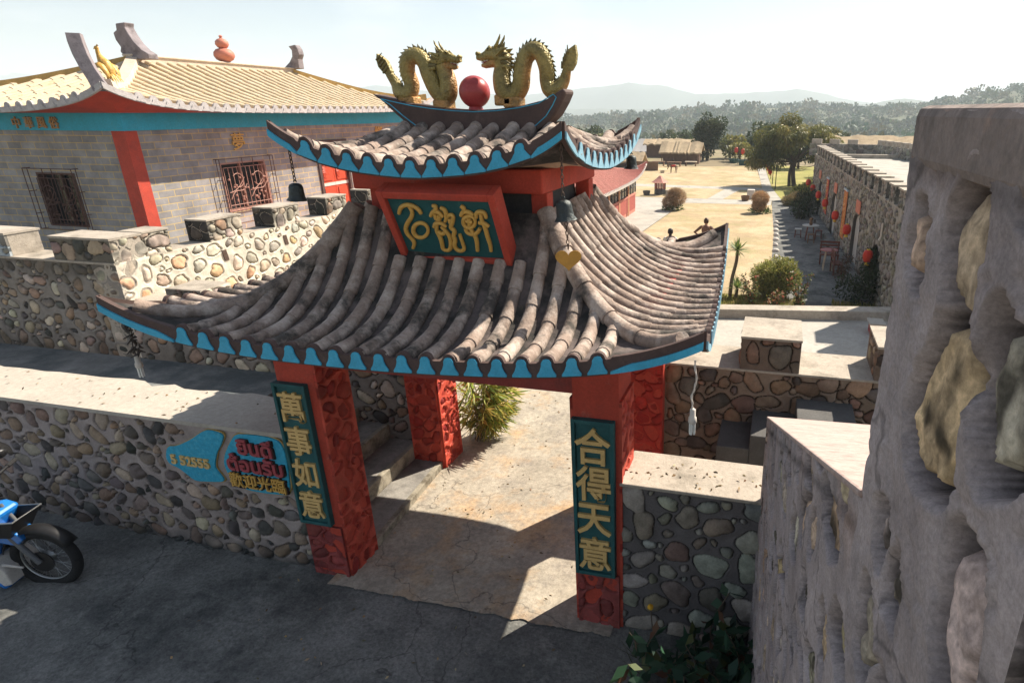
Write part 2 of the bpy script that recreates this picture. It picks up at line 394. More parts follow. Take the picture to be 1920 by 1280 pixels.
coping_mat = M("weathered_coping", (.37, .325, .27), .92, .2, 2.5, .5, 60, stain=((.17, .15, .12), 3.0, .5, .68, .85), stain2=((.07, .065, .05), 9, .6, .72, .6), bdist=.008)
soil_mat = M("dry_soil", (.20, .16, .095), .95, .25, .25, .3, 8, stain=((.25, .25, .10), .12, .5, .66, .7))
dry_grass = M("dry_lawn", (.37, .28, .165), .95, .3, .9, .6, 25, stain=((.27, .24, .11), .55, .47, .64, .8), stain2=((.48, .38, .25), .4, .5, .64, .8), fine=(20, .3))
green_lawn = M("green_lawn", (.24, .23, .06), .95, .3, .6, .5, 25, stain=((.38, .30, .12), .5, .5, .64, .8))

xs = axis_pts([(-2600, -400, 200), (-400, -60, 20), (-60, -14, 2), (-14, 8, .5), (8, 60, 2), (60, 400, 20), (400, 2600, 200)])
ys = axis_pts([(-60, -8, 4), (-8, 14, .5), (14, 100, 2), (100, 240, 10), (240, 900, 60), (900, 2600, 200)])
X, Y = np.meshgrid(xs, ys, indexing='ij')
m = MB(); m.grid(np.stack([X, Y, gz(X, Y) - .01], -1)); struct(m.build("ground", soil_mat, smooth=180))
def sheet(name, x0, x1, y0, y1, mat, dz=.004, st=.5, poly=None):
    m = MB(); a = np.linspace(x0, x1, max(2, int((x1 - x0) / st) + 1)); b = np.linspace(y0, y1, max(2, int((y1 - y0) / st) + 1))
    X, Y = np.meshgrid(a, b, indexing='ij'); m.grid(np.stack([X, Y, gz(X, Y) + dz], -1))
    return struct(m.build(name, mat, smooth=180))
def flat_poly(name, pts, mat, z):
    m = MB(); m.add([(x, y, z) for x, y in pts], [tuple(range(len(pts)))]); return struct(m.build(name, mat))
sheet("road", -20, 6, -8, 3.71, concrete_dark, .004)
# path through the gate: cast slab with a rough edge towards the road
m = MB(); b = np.linspace(3.55, 8.4, 12); n = 240; a = np.linspace(-3.5, -1.0, n); jag = np.convolve(np.random.RandomState(4).randn(n + 8), np.ones(9) / 9, 'valid') * .022
P = np.zeros((n, len(b), 3)); rg = np.random.RandomState(4)
for i in range(n):
    for j in range(len(b)):
        P[i, j] = (a[i], b[j] + (jag[i] if j == 0 else 0), gz(a[i], b[j]) + .016)
m.grid(P); struct(m.build("gate_path", concrete_path, smooth=180))
sheet("garden_path", -7.5, -.9, 5.9, 16, concrete_path, .012)

sheet("temple_yard", -22, -7.55, 5.7, 24, concrete_dark, .008)  # unseen dark ground sheet, added to cut light bounced onto the temple
# courtyard surfaces
Z0 = GL + .02
flat_poly("lawn", [(-6.6, 19.2), (-.1, 18.9), (-.15, 29.6), (-.45, 39.2), (-5.75, 39.0)], dry_grass, Z0 + .012)
flat_poly("side_lawn", [(-.05, 17.2), (-3.4, 17.0), (-6.6, 19.15), (-.05, 18.85)], green_lawn, Z0 + .016)
flat_poly("pavement", [(-.1, 17.2), (3.2, 17.2), (1.6, 52), (-.45, 52), (-.45, 39.2), (-.15, 29.6), (-.1, 18.9)], concrete_dark, Z0 + .004)
flat_poly("forecourt", [(-9.2, 14), (-6.65, 19.2), (-5.8, 39.0), (-5.8, 41.2), (-9.4, 41.2)], concrete_pale, Z0 + .004)
flat_poly("cross_path", [(-5.78, 39.1), (-.5, 39.25), (-.5, 41.3), (-5.78, 41.2)], concrete_pale, Z0 + .008)
flat_poly("far_lawn", [(-24, 41.25), (-.7, 41.35), (-1.3, 48.3), (-2.7, 68), (-9, 66), (-15, 68), (-24, 66)], dry_grass, Z0 + .004)
flat_poly("far_cross_path", [(-12, 47.5), (-1.3, 46.6), (-1.25, 48.2), (-12, 49.0)], concrete_pale, Z0 + .008)
flat_poly("branch_path", [(-4.6, 41.3), (-3.6, 41.3), (-2.9, 46.7), (-4.0, 46.8)], concrete_pale, Z0 + .010)
flat_poly("lawn_path", [(-.66, 41.3), (.15, 41.3), (-.65, 48.4), (-1.9, 69), (-2.65, 69), (-1.35, 48.3)], concrete_pale, Z0 + .012)
flat_poly("roadside_lawn", [(.16, 41.4), (7, 41.4), (7, 69), (-1.85, 69), (-.64, 48.4)], green_lawn, Z0 + .006)

# hills: a wooded rise beyond the fort, far mountain ridges
hill_mat = M("wooded_hill", (.075, .085, .04), .95, .4, .02, .6, .05, stain=((.24, .20, .10), .008, .56, .66, .8), stain2=((.03, .045, .022), .05, .5, .65, .7))
rock_mat = M("forested_mountain", (.06, .075, .05), .95, .3, .004)
def hz(x, y):
    """height of the wooded hills above the far valley floor"""
    x = np.asarray(x, float); y = np.asarray(y, float)
    z = -12.5 + 18.0 * np.exp(-((x + 20) / 135) ** 2 - ((y - 640) / 170) ** 2)
    z = z + 33 * np.exp(-((x - 205) / 95) ** 2 - ((y - 560) / 210) ** 2)
    z = z + 3 * np.exp(-((x + 330) / 160) ** 2 - ((y - 640) / 160) ** 2)
    z = z + 1.2 * np.sin(x * .031 + 1) * np.sin(y * .023) * sst(200, 300, y)
    return z
a = np.linspace(-900, 1100, 110); b = np.linspace(170, 1000, 70); X, Y = np.meshgrid(a, b, indexing='ij')
m = MB(); m.grid(np.stack([X, Y, hz(X, Y)], -1)); struct(m.build("hills", hill_mat, smooth=180))
def ridge(name, y0, pts, zb, depth, seed, amp):
    rg = np.random.RandomState(seed); xs = np.linspace(pts[0][0], pts[-1][0], 160)
    top = np.interp(xs, [p[0] for p in pts], [p[1] for p in pts])
    nz = np.convolve(rg.randn(200), np.ones(9) / 9, 'same')[:160] + .4 * rg.randn(160)
    top = top + amp * nz; P = np.zeros((160, 9, 3))
    for j in range(9):
        t = j / 8.0; f = 1 - abs(t - .5) * 2
        P[:, j, 0] = xs; P[:, j, 1] = y0 + (t - .5) * depth + rg.randn(160) * depth * .02; P[:, j, 2] = zb + (top - zb) * f ** 1.1 * (1 + .03 * rg.randn(160) * (0 if j == 4 else 1))
    m = MB(); m.grid(P); return struct(m.build(name, rock_mat, smooth=180))
MR = [(-7500, 120), (-6300, 310), (-5400, 200), (-4300, 120), (-3200, 150), (-2900, 178), (-2500, 140), (-1800, 110), (-1300, 150), (-1024, 178), (-800, 164), (-597, 108), (-300, 112), (75, 134), (300, 86), (520, 48), (800, 58), (1144, 75), (2500, 60)]
ridge("mountains", 2150, [(x / 2, z / 2) for x, z in MR], -30, 700, 3, 2.2)
NR = [(-2600, 8), (-1500, 12), (-600, 10), (-200, 14), (164, 38), (280, 24), (407, 48), (560, 25), (900, 40), (1500, 30)]
ridge("near_mountains", 1560, [(x * .6, 3.8 + (z - 3.8) * .6) for x, z in NR], -30, 400, 8, 1.4)
# ------------------------------------------------------------------ the gate
GX, GY = -2.33, 4.72
red = M("red_paint", (.47, .062, .036), .7, .18, 5, .3, 40, stain=((.27, .055, .042), 4, .52, .7, .6), stain2=((.42, .20, .15), 9, .62, .76, .5), bdist=.006)
red_dull = M("faded_red_paint", (.30, .055, .045), .75, .2, 5, .25, 40, stain=((.16, .05, .045), 5, .5, .7, .6), bdist=.006)
red_rel = M("red_stonework", (1, 1, 1), .72, .24, 8, .25, 60, attr=True, bdist=.004)
teal = M("teal_board_paint", (.018, .095, .10), .6, .25, 6, .3, 50, stain=((.05, .16, .16), 7, .56, .7, .6), bdist=.004)
gold = M("gold_paint", (.62, .36, .085), .45, .14, 9, .2, 60, stain=((.36, .18, .04), 12, .56, .7, .5), bdist=.004)
gold_pale = M("pale_gold_paint", (.66, .44, .17), .55, .14, 9, .2, 60, stain=((.40, .24, .08), 12, .56, .7, .5), bdist=.004)
tile_mat = M("aged_roof_tile", (.265, .20, .162), .85, .28, 3.5, .8, 45, stain=((.50, .42, .36), 5, .45, .62, .9), stain2=((.035, .034, .030), 3.1, .50, .63, .88), bdist=.008)
trough_mat = M("mossy_roof_trough", (.13, .105, .098), .92, .3, 5, .6, 40, stain=((.02, .022, .02), 3.4, .42, .58, .9), stain2=((.16, .14, .07), 7, .62, .72, .7), bdist=.01)
brown_edge = M("brown_edge_paint", (.085, .055, .048), .75, .3, 6, .3, 50, stain=((.16, .11, .095), 8, .55, .7, .7), bdist=.005)
blue = M("sky_blue_paint", (.055, .37, .56), .62, .18, 7, .25, 45, stain=((.10, .40, .55), 9, .52, .7, .55), stain2=((.03, .14, .22), 14, .62, .75, .5), bdist=.004)
blue_pale = M("pale_blue_paint", (.22, .40, .50), .65, .18, 7, .25, 45, stain=((.12, .33, .46), 8, .5, .7, .6), bdist=.004)
cream = M("cream_render", (.50, .38, .28), .85, .15, 4, .3, 50, stain=((.3, .22, .16), 5, .54, .7, .6), bdist=.006)
dark_grey = M("dark_grey_render", (.09, .088, .085), .9, .2, 5, .3, 40)

def lerp(a, b, t): return a + (b - a) * t
def catmull(P, n=8):
    P = [np.array(p, float) for p in P]; out = []
    for i in range(len(P) - 1):
        a, b, c, d = P[max(i - 1, 0)], P[i], P[i + 1], P[min(i + 2, len(P) - 1)]
        for k in range(n):
            t = k / n; out.append(.5 * (2 * b + (c - a) * t + (2 * a - 5 * b + 4 * c - d) * t * t + (3 * b - a - 3 * c + d) * t ** 3))
    return out + [P[-1]]

class Roof:
    """a hipped roof with hollow slopes, upswept corners and ribs of half-round tiles"""
    def __init__(s, cx, cy, hx, hy, tx, ty, ze, zt, p, lift, L, rot=0.0):
        s.__dict__.update(cx=cx, cy=cy, hx=hx, hy=hy, tx=tx, ty=ty, ze=ze, zt=zt, p=p, lift=lift, L=L, rot=rot)
    def side(s, k):
        return ((s.tx, s.hx, s.ty, s.hy), (s.ty, s.hy, s.tx, s.hx))[k % 2]
    def frame(s, k):
        c, q = math.cos(s.rot), math.sin(s.rot)
        return [((c, q), (q, -c)), ((-q, c), (c, q)), ((-c, -q), (-q, c)), ((q, -c), (-c, -q))][k]
    def z(s, a, u, k):
        tA, hA, tO, hO = s.side(k); A = lerp(tA, hA, u); q = min(abs(a) / max(A, 1e-6), 1.0)
        return s.ze + (s.zt - s.ze) * max(1 - u, 0) ** s.p + s.lift * math.exp(-(1 - q) * hA / s.L) * u ** 4
    def pt(s, a, u, k, dz=0.0, do=0.0):
        tA, hA, tO, hO = s.side(k); (ax, ay), (ox, oy) = s.frame(k); o = lerp(tO, hO, u) + do
        return np.array((s.cx + ax * a + ox * o, s.cy + ay * a + oy * o, s.z(a, u, k) + dz))
    def ribs(s, k, spacing, amax):
        n = int(amax / spacing + 1e-6); return [i * spacing for i in range(-n, n + 1)]
    def slope(s, k, parent, mats, spacing, amax, r, seg, rng, nseg=12, droop=1.012, start=None):
        tA, hA, tO, hO = s.side(k); m = MB(); na, nu = 41, 15
        P = np.zeros((na, nu, 3))
        for i in range(na):
            for j in range(nu):
                u = j / (nu - 1); P[i, j] = s.pt(lerp(-1, 1, i / (na - 1)) * lerp(tA, hA, u), u, k)
        m.grid(P, 1)
        Q = P.copy(); Q[..., 2] -= .045; m.grid(Q, 1)
        for a in s.ribs(k, spacing, amax):
            u0 = 0.0 if abs(a) <= tA else (abs(a) - tA) / (hA - tA)
            if start: u0 = max(u0, start(a, k))
            if u0 > .96: continue
            a2 = a + rng.uniform(-.007, .007); path, rad, d, last = [], [], rng.uniform(0, seg), None
            nst = max(4, int(60 * (1 - u0)))
            for i in range(nst + 1):
                u = lerp(u0, droop, i / nst); q = s.pt(a2 * (1 if u0 == 0 else 1), min(u, 1.0), k, r * .30)
                if u > 1: q = q + (q - path[-1]) * .5 if path else q
                if last is not None: d += np.linalg.norm(q - last)
                last = q
                if d > seg and 2 < i < nst - 1:
                    path += [q, q + (0, 0, .001)]; rad += [r * 1.10, r * .93]; d = rng.uniform(-.03, .03)
                else: path.append(q); rad.append(r * (.93 + .17 * max(d, 0) / seg) * rng.uniform(.985, 1.015))
            m.tube(path, rad, nseg, 0)
        return m.build("roof_slope", mats, parent, smooth=50)
    def hip(s, k, parent, mat, r, seg, u0=0.0, u1=.9, taper=.75, lift0=.0):
        """ridge roll down the corner between side k and side k+1"""
        tA, hA, _, _ = s.side(k); m = MB(); path, rad, d, last = [], [], 0, None; n = 46
        for i in range(n + 1):
            u = lerp(u0, u1, i / n); q = s.pt(lerp(tA, hA, u), u, k, r * .35 + lift0)
            if last is not None: d += np.linalg.norm(q - last)
            last = q; rr = r * lerp(1.05, taper, i / n)
            if d > seg and i < n - 2: path += [q, q + (0, 0, .001)]; rad += [rr * 1.12, rr * .94]; d = 0
            else: path.append(q); rad.append(rr * (.94 + .16 * d / seg))
        m.tube(path, rad, 12)
        return m.build("hip_ridge", mat, parent, smooth=50)
    def eave(s, k, parent, mats, spacing, amax, r, fd, wb, wt, band=.62, thick=.03, tear_h=None, endthick=1.0):
        """wavy brown eave board with a painted drop under every tile rib; plain painted band out to the tips"""
        tA, hA, tO, hO = s.side(k); (ax, ay), (ox, oy) = s.frame(k); m = MB(); ribs = s.ribs(k, spacing, amax)
        st = spacing / 12.0; n = int(2 * hA / st) + 1; A = np.linspace(-hA, hA, n)
        o3 = np.array((ox, oy, 0.)); a3 = np.array((ax, ay, 0.)); last = ribs[-1] + spacing * .5
        def base(a): return s.pt(a, 1.0, k)
        T, B = [], []
        for a in A:
            b = base(a); d = min(abs(a - q) for q in ribs)
            bump = (math.sqrt(max(r * r - d * d, 0)) + r * .3) * 1.05 if abs(a) < last else r * .55
            rr = 1.0 if abs(a) < last else lerp(1.0, endthick, (abs(a) - last) / (hA - last + 1e-6))
            T.append(b + (0, 0, max(bump, .008))); B.append(b - (0, 0, fd * rr))
        T, B = np.array(T), np.array(B); G = np.stack([T - o3 * thick / 2, T + o3 * thick / 2, B + o3 * thick / 2, B - o3 * thick / 2, T - o3 * thick / 2], 1)
        m.grid(G, 0)
        for e in (0, -1): m.add(G[e, :4], [(0, 1, 2, 3)], 0)
        th = tear_h if tear_h else r * .75
        for a in ribs:
            pts = [(-wb, .012), (wb, .012), (wb * 1.02, .30 * fd), (wb * .72, .62 * fd), (wt, fd), (wt * .98, fd + th * .45), (wt * .62, fd + th * .88), (0, fd + th), (-wt * .62, fd + th * .88), (-wt * .98, fd + th * .45), (-wt, fd), (-wb * .72, .62 * fd), (-wb * 1.02, .30 * fd)]
            V = [base(a + x) * (1, 1, 0) + (0, 0, lerp(base(a)[2], base(a + x)[2], .9)) + np.array((0, 0, y - fd)) + o3 * (thick / 2 + .003) for x, y in pts]
            V2 = [v + o3 * .009 for v in V]; q = len(V)
            m.add(V + V2, [tuple(range(q))[::-1], tuple(range(q, 2 * q))] + [(i, (i + 1) % q, q + (i + 1) % q, q + i) for i in range(q)], 1)
        for sg in (-1, 1):
            aa = np.linspace(last, hA, 14); G = []
            for a in aa:
                b = base(sg * a); rr = lerp(1.0, endthick, (a - last) / (hA - last + 1e-6)); lo = b - (0, 0, fd * rr - .004); hi = b - (0, 0, fd * rr * (1 - band)); hi = lerp(lo, hi, min(1, .35 + (a - last) / (hA - last) * 3))
                G.append([lo + o3 * thick * .4, lo + o3 * (thick / 2 + .011), hi + o3 * (thick / 2 + .011), hi + o3 * thick * .4])
            m.grid(np.array(G), 1); m.add(G[-1], [(0, 1, 2, 3)], 1); m.add(G[0], [(0, 1, 2, 3)], 1)
        return m.build("eave_board", mats, parent, smooth=35)
    def soffit(s, k, parent, mat, fd, ui, zi, lowcorner=0.0):
        tA, hA, tO, hO = s.side(k); m = MB(); na, nu = 31, 8; P = np.zeros((na, nu, 3))
        for i in range(na):
            q = lerp(-1, 1, i / (na - 1))
            for j in range(nu):
                t = j / (nu - 1); u = lerp(ui, .985, t); e = s.pt(q * hA, 1.0, k)[2] - fd + .006
                p = s.pt(q * lerp(tA, hA, u), u, k); p[2] = lerp(zi, e, t ** 1.15); P[i, j] = p
        m.grid(P); return m.build("soffit", mat, parent, smooth=60)

gate = thing("gate", "red and blue gate with two tiers of curved grey tiled roofs", "gate", (GX, GY, 0))
PIL = {'fl': (-3.70, -3.36, 3.68, 4.04), 'fr': (-1.28, -.95, 3.68, 4.04), 'bl': (-3.80, -3.44, 5.45, 5.83), 'br': (-1.29, -.95, 5.40, 5.78)}
RP = [(.36, .035, .022), (.30, .028, .02), (.42, .05, .03), (.24, .022, .02)]
RK = dict(res=.0085, rmax=.062, rmin=.024, gap=.014, mortar=(.50, .075, .045), pal=RP, recess=.026, bulge=.014, depth=.026, rim=.006, lip=.004, tries=900, groove_col=.6, skirt=.05, undul=.002)
def relief(mb, face, box, z0, z1, seed, **kw):
    x0, x1, y0, y1 = box; d = .022
    F = {'f': ((x0, y0 - d, z0), (1, 0, 0), (0, -1, 0), x1 - x0), 'r': ((x1 + d, y0, z0), (0, 1, 0), (1, 0, 0), y1 - y0),
         'l': ((x0 - d, y1, z0), (0, -1, 0), (-1, 0, 0), y1 - y0)}[face]
    k = dict(RK); k.update(kw)
    stone_panel(mb, F[0], F[1], (0, 0, 1), F[2], W=F[3], H=z1 - z0, seed=seed, **k)
for key, bx in PIL.items():
    m = MB(); x0, x1, y0, y1 = bx
    m.box(x0, x1, y0, y1, 0, 2.42, 0)
    if key == 'fl':
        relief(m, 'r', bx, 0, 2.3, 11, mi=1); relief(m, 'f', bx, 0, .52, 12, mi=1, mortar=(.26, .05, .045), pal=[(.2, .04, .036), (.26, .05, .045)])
    if key == 'fr':
        relief(m, 'r', bx, 0, 1.95, 13, mi=1, rmax=.045); relief(m, 'l', bx, 0, 1.95, 14, mi=1)
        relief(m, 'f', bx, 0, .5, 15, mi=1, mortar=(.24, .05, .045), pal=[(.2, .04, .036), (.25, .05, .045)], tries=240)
    if key == 'bl': relief(m, 'f', bx, 0, 2.0, 16, mi=1); relief(m, 'r', bx, 0, 2.0, 17, mi=1, rmax=.045)
    if key == 'br': relief(m, 'f', bx, 0, 2.0, 18, mi=1, tall=False, mortar=(.40, .035, .022), pal=[(.37, .03, .02), (.42, .04, .025)])
    m.build("pillar", [red, red_rel], gate, smooth=70, colattr=True)
m = MB(); m.box(-3.36, -1.28, 3.70, 4.0, 1.97, 2.42); m.build("lintel", red_dull, gate, bevel=.008)
m = MB(); m.box(-3.44, -1.29, 5.47, 5.78, 1.97, 2.42); m.build("lintel", red_dull, gate, bevel=.008)
for x0, x1 in ((-3.72, -3.46), (-1.27, -.97)):
    m = MB(); m.box(x0, x1, 4.04, 5.40, 2.02, 2.42); m.build("side_beam", red, gate, bevel=.008)
m = MB(); m.box(-3.9, -.8, 3.5, 5.95, 2.424, 2.47); m.build("ceiling_slab", red_dull, gate)

def couplet(x0, x1, z0, z1, y, words, size, tilt):
    """vertical board with a raised border and four raised gold characters"""
    m = MB(); b = .028; m.box(x0 + b, x1 - b, y - .012, y + .035, z0 + b, z1 - b)
    for q in ((x0, x0 + b, z0, z1), (x1 - b, x1, z0, z1), (x0 + b, x1 - b, z0, z0 + b), (x0 + b, x1 - b, z1 - b, z1)):
        m.box(q[0], q[1], y - .034, y + .035, q[2], q[3])
    s = m.build("sign_board", teal, gate, bevel=.004)
    t = MB(); n = len(words); h = (z1 - z0 - .10) / n
    for i, ch in enumerate(words):
        put_text(t, ch, size, .022, ((x0 + x1) / 2, y - .012, z1 - .05 - h * (i + .5)), (1, 0, 0), (0, 0, 1), .0042, sy=1.12, rot=tilt)
    t.build("lettering", gold_pale, s, bevel=.003)
couplet(-3.725, -3.425, .54, 1.83, 3.665, "萬事如意", .245, .0)
couplet(-1.285, -.975, .50, 1.81, 3.665, "合得天意", .27, .0)

# lower roof
lower = Roof(GX, GY, 1.91, 1.72, .72, .66, 2.405, 3.13, 2.8, .28, .50, R(3.0))
rng = random.Random(5)
for k in range(4):
    sp, am = (.148, 1.43) if k % 2 == 0 else (.155, 1.25)
    lower.slope(k, gate, [tile_mat, trough_mat], sp, am, .043, .27, rng, start=lambda a, k: .185 if k == 0 and -.36 < a < .66 else 0)
    lower.hip(k, gate, tile_mat, .062, .30, 0, .9)
    lower.eave(k, gate, [brown_edge, blue if k != 1 else blue_pale], sp, am, .044, .078, .056, .030, tear_h=.042)
    lower.soffit(k, gate, cream, .075, .62, 2.43)
# body between the roofs, with corner posts and a red beam
m = MB(); m.box(-2.90, -1.72, 4.24, 5.2, 2.75, 3.30); m.build("roof_body", dark_grey, gate)
for x in (-2.98, -1.70):
    for y in (4.16, 5.16):
        m = MB(); m.box(x, x + .12, y, y + .12, 2.7, 3.262); m.build("post", red, gate, bevel=.006)
m = MB(); m.box(-3.06, -1.58, 4.08, 5.34, 3.262, 3.425); m.build("beam", red, gate, bevel=.012)
# name board leaning out over the lower roof
o = np.array((-2.595, 3.915, 2.80)); u = np.array((1., 0, 0)); v = np.array((0, -.40, .9165)); v /= np.linalg.norm(v); nb = np.cross(u, v)
bw, bh, fr = .845, .56, .05
m = MB()
def bq(a0, a1, b0, b1, d0, d1, mi=0):
    m.hexa([o + u * a + v * b + nb * d for d in (d0, d1) for b in (b0, b1) for a in (a0, a1)], mi)
bq(0, fr, 0, bh, -.10, .03); bq(bw - fr, bw, 0, bh, -.10, .03); bq(fr, bw - fr, 0, fr, -.10, .03); bq(fr, bw - fr, bh - fr, bh, -.10, .03)
board = m.build("name_board", red, gate, bevel=.006)
m = MB(); m.hexa([(-2.62, 3.80, 2.66), (-1.72, 3.80, 2.66), (-2.62, 4.0, 2.66), (-1.72, 4.0, 2.66), (-2.62, 3.835, 2.79), (-1.72, 3.835, 2.79), (-2.62, 4.0, 2.83), (-1.72, 4.0, 2.83)]); m.build('board_apron', trough_mat, gate, bevel=.02)
m = MB(); bq(fr, bw - fr, fr, bh - fr, -.08, -.004); m.build("panel", teal, board)
strokes = [[(230, 290), (245, 225), (300, 195), (370, 205), (430, 245), (452, 290)], [(330, 215), (365, 260), (360, 320), (310, 390), (292, 450), (320, 510), (370, 560), (382, 600), (365, 645)],
  [(445 + 74 * math.cos(t), 460 + 76 * math.sin(t)) for t in np.linspace(0, 2 * PI, 22)],
  [(565, 205), (600, 210), (602, 250), (570, 270), (545, 315)], [(565, 275), (620, 262), (672, 322)], [(590, 290), (600, 345), (640, 350), (625, 300)], [(580, 430), (590, 390), (650, 380), (702, 425)],
  [(610, 400), (600, 460), (640, 530), (658, 600), (662, 650), (695, 668)], [(650, 420), (700, 470), (740, 530), (747, 620), (730, 664), (695, 668)], [(620, 470), (662, 502), (690, 480)],
  [(645, 225), (690, 245), (706, 300), (700, 345)], [(690, 370), (710, 320), (745, 295), (777, 310), (765, 380), (740, 430), (790, 465), (768, 520), (792, 560), (775, 610), (800, 660), (850, 676), (882, 650), (862, 590), (835, 500)], [(735, 335), (745, 385)],
  [(850, 205), (885, 230), (880, 262)], [(850, 310), (870, 270), (920, 262), (977, 302)], [(935 + 60 * math.cos(t), 372 + 62 * math.sin(t)) for t in np.linspace(0, 2 * PI, 20)], [(900, 362), (968, 376)], [(930, 330), (937, 412)],
  [(893, 440), (910, 482), (960, 502), (1010, 490), (1042, 438)], [(935, 430), (985, 505), (1005, 560), (1010, 672)], [(1004, 330), (1006, 282), (1046, 260), (1095, 280), (1106, 332)], [(1050, 280), (1060, 360), (1095, 430), (1112, 520), (1140, 600), (1146, 675)], [(1030, 382), (1080, 380), (1132, 422)]]
src = np.array([(95, 120), (1140, 150), (1290, 760), (320, 705)], float); dst = np.array([(0, 1), (1, 1), (1, 0), (0, 0)], float)
Am, bv = [], []
for (x, y), (p, q) in zip(src, dst):
    Am += [[x, y, 1, 0, 0, 0, -p * x, -p * y], [0, 0, 0, x, y, 1, -q * x, -q * y]]; bv += [p, q]
hm = np.linalg.solve(np.array(Am), np.array(bv))
def hmap(x, y):
    w = hm[6] * x + hm[7] * y + 1; return (hm[0] * x + hm[1] * y + hm[2]) / w, (hm[3] * x + hm[4] * y + hm[5]) / w
t = MB()
for st in strokes:
    q = [hmap(*p) for p in st]
    # smooth the stroke
    for _ in range(2):
        q2 = [q[0]]
        for a, b in zip(q[:-1], q[1:]): q2 += [(a[0] * .75 + b[0] * .25, a[1] * .75 + b[1] * .25), (a[0] * .25 + b[0] * .75, a[1] * .25 + b[1] * .75)]
        q = q2 + [q[-1]]
    P = [o + u * (fr + p * (bw - 2 * fr)) + v * (fr + b * (bh - 2 * fr)) + nb * .008 for p, b in q]
    n = len(P); t.tube(P, [.0150 * (.72 + .34 * math.sin(PI * min(max((i + 2) / (n + 3), 0), 1))) for i in range(n)], 8, up=tuple(nb))
t.build("lettering", gold, board, smooth=60)

# upper roof
upper = Roof(-2.30, 4.70, 1.02, 1.03, .60, .07, 3.445, 3.665, 1.7, .27, .36)
for k in range(4):
    sp, am = (.150, .76) if k % 2 == 0 else (.150, .76)
    upper.slope(k, gate, [tile_mat, trough_mat], sp, am, .050, .24, rng)
    upper.hip(k, gate, tile_mat, .052, .26, .1, .92)
    upper.eave(k, gate, [brown_edge, blue if k != 1 else blue_pale], sp, am, .050, .075, .070, .030, tear_h=.045)
    upper.soffit(k, gate, cream, .075, .45, 3.43)
# boat shaped ridge
prof = [(-3.17, 3.925), (-3.06, 3.90), (-2.9, 3.865), (-2.7, 3.835), (-2.5, 3.815), (-2.3, 3.805), (-2.1, 3.815), (-1.9, 3.84), (-1.72, 3.88), (-1.65, 3.92), (-1.59, 3.955), (-1.565, 3.93), (-1.60, 3.86), (-1.66, 3.77), (-1.75, 3.69), (-1.86, 3.63), (-1.95, 3.60), (-2.68, 3.60), (-2.83, 3.66), (-2.97, 3.77), (-3.08, 3.87)]
m = MB(); m.prism(prof, (0, 4.60, 0), (1, 0, 0), (0, 0, 1), (0, 1, 0), .2)
rdg = m.build("ridge", brown_edge, gate, bevel=.018)
m = MB(); c = np.array((-2.33, 3.79)); ins = [(c[0] + (x - c[0]) * .90, 3.80 + (z - 3.80) * .80 - .012) for x, z in prof]
P = [(x, 4.597, z) for x, z in ins]; m.tube(P + [P[0]], .0038, 6); m.build("painted_line", blue, rdg)
# ------------------------------------------------------------------ walls round the gate
stone_mat = M("pebble_wall", (1, 1, 1), .85, .16, 9, .35, 55, attr=True, spec=.2, bdist=.006)
TERR = .93
BROWN = [(.30, .21, .14), (.23, .17, .125), (.16, .135, .115), (.33, .245, .17), (.38, .305, .23), (.13, .12, .11), (.25, .19, .155), (.28, .205, .14), (.075, .07, .064)]
PINKM = (.33, .275, .25)
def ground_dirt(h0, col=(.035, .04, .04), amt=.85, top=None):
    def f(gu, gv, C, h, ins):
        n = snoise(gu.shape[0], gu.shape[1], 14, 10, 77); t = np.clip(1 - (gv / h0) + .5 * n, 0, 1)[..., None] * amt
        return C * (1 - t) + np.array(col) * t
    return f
# --- left of the gate: long retaining wall with a broad coping
terr = thing("retaining_wall", "long dark pebble retaining wall with pale coping left of the gate", "wall", (-8, 3.9, 0))
B1 = [(-4.5, 1.304), (-4.371, 1.288), (-4.349, 1.254), (-4.407, 1.158), (-4.465, 1.09), (-4.511, .985), (-4.526, .929), (-4.457, .831), (-4.482, .796), (-4.626, .778), (-4.779, .763), (-4.853, .819), (-4.921, .872), (-5.019, .905), (-5.038, .965), (-4.99, 1.08), (-4.885, 1.094), (-4.702, 1.186), (-4.582, 1.268)]
B2 = [(-4.23, 1.295), (-4.063, 1.312), (-3.90, 1.310), (-3.80, 1.285), (-3.765, 1.196), (-3.765, 1.085), (-3.80, .77), (-4.025, .749), (-4.205, .752), (-4.325, .78), (-4.39, .841), (-4.423, .982), (-4.387, 1.085), (-4.309, 1.2)]
XW0 = -14.0
def near_poly(P, x, y, r):
    ins, n = False, len(P)
    for i in range(n):
        (ax, ay), (bx_, by) = P[i], P[(i + 1) % n]; t = max(0, min(1, ((x - ax) * (bx_ - ax) + (y - ay) * (by - ay)) / ((bx_ - ax) ** 2 + (by - ay) ** 2 + 1e-12)))
        if math.hypot(x - ax - t * (bx_ - ax), y - ay - t * (by - ay)) < r + .03: return True
        if (ay > y) != (by > y) and x < (bx_ - ax) * (y - ay) / (by - ay) + ax: ins = not ins
    return ins
def avoid_blue(x, y, r): return near_poly(B1, XW0 + x, y, r * 1.15) or near_poly(B2, XW0 + x, y, r * 1.15) or y > 1.27
m = MB(); m.box(XW0, -3.72, 3.72, 4.2, -.1, 1.33, 0)
W1 = 4.0
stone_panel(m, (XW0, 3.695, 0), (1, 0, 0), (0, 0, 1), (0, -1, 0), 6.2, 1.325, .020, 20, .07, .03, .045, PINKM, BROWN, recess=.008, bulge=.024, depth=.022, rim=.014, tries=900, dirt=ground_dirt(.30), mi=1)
XW0 = -7.8
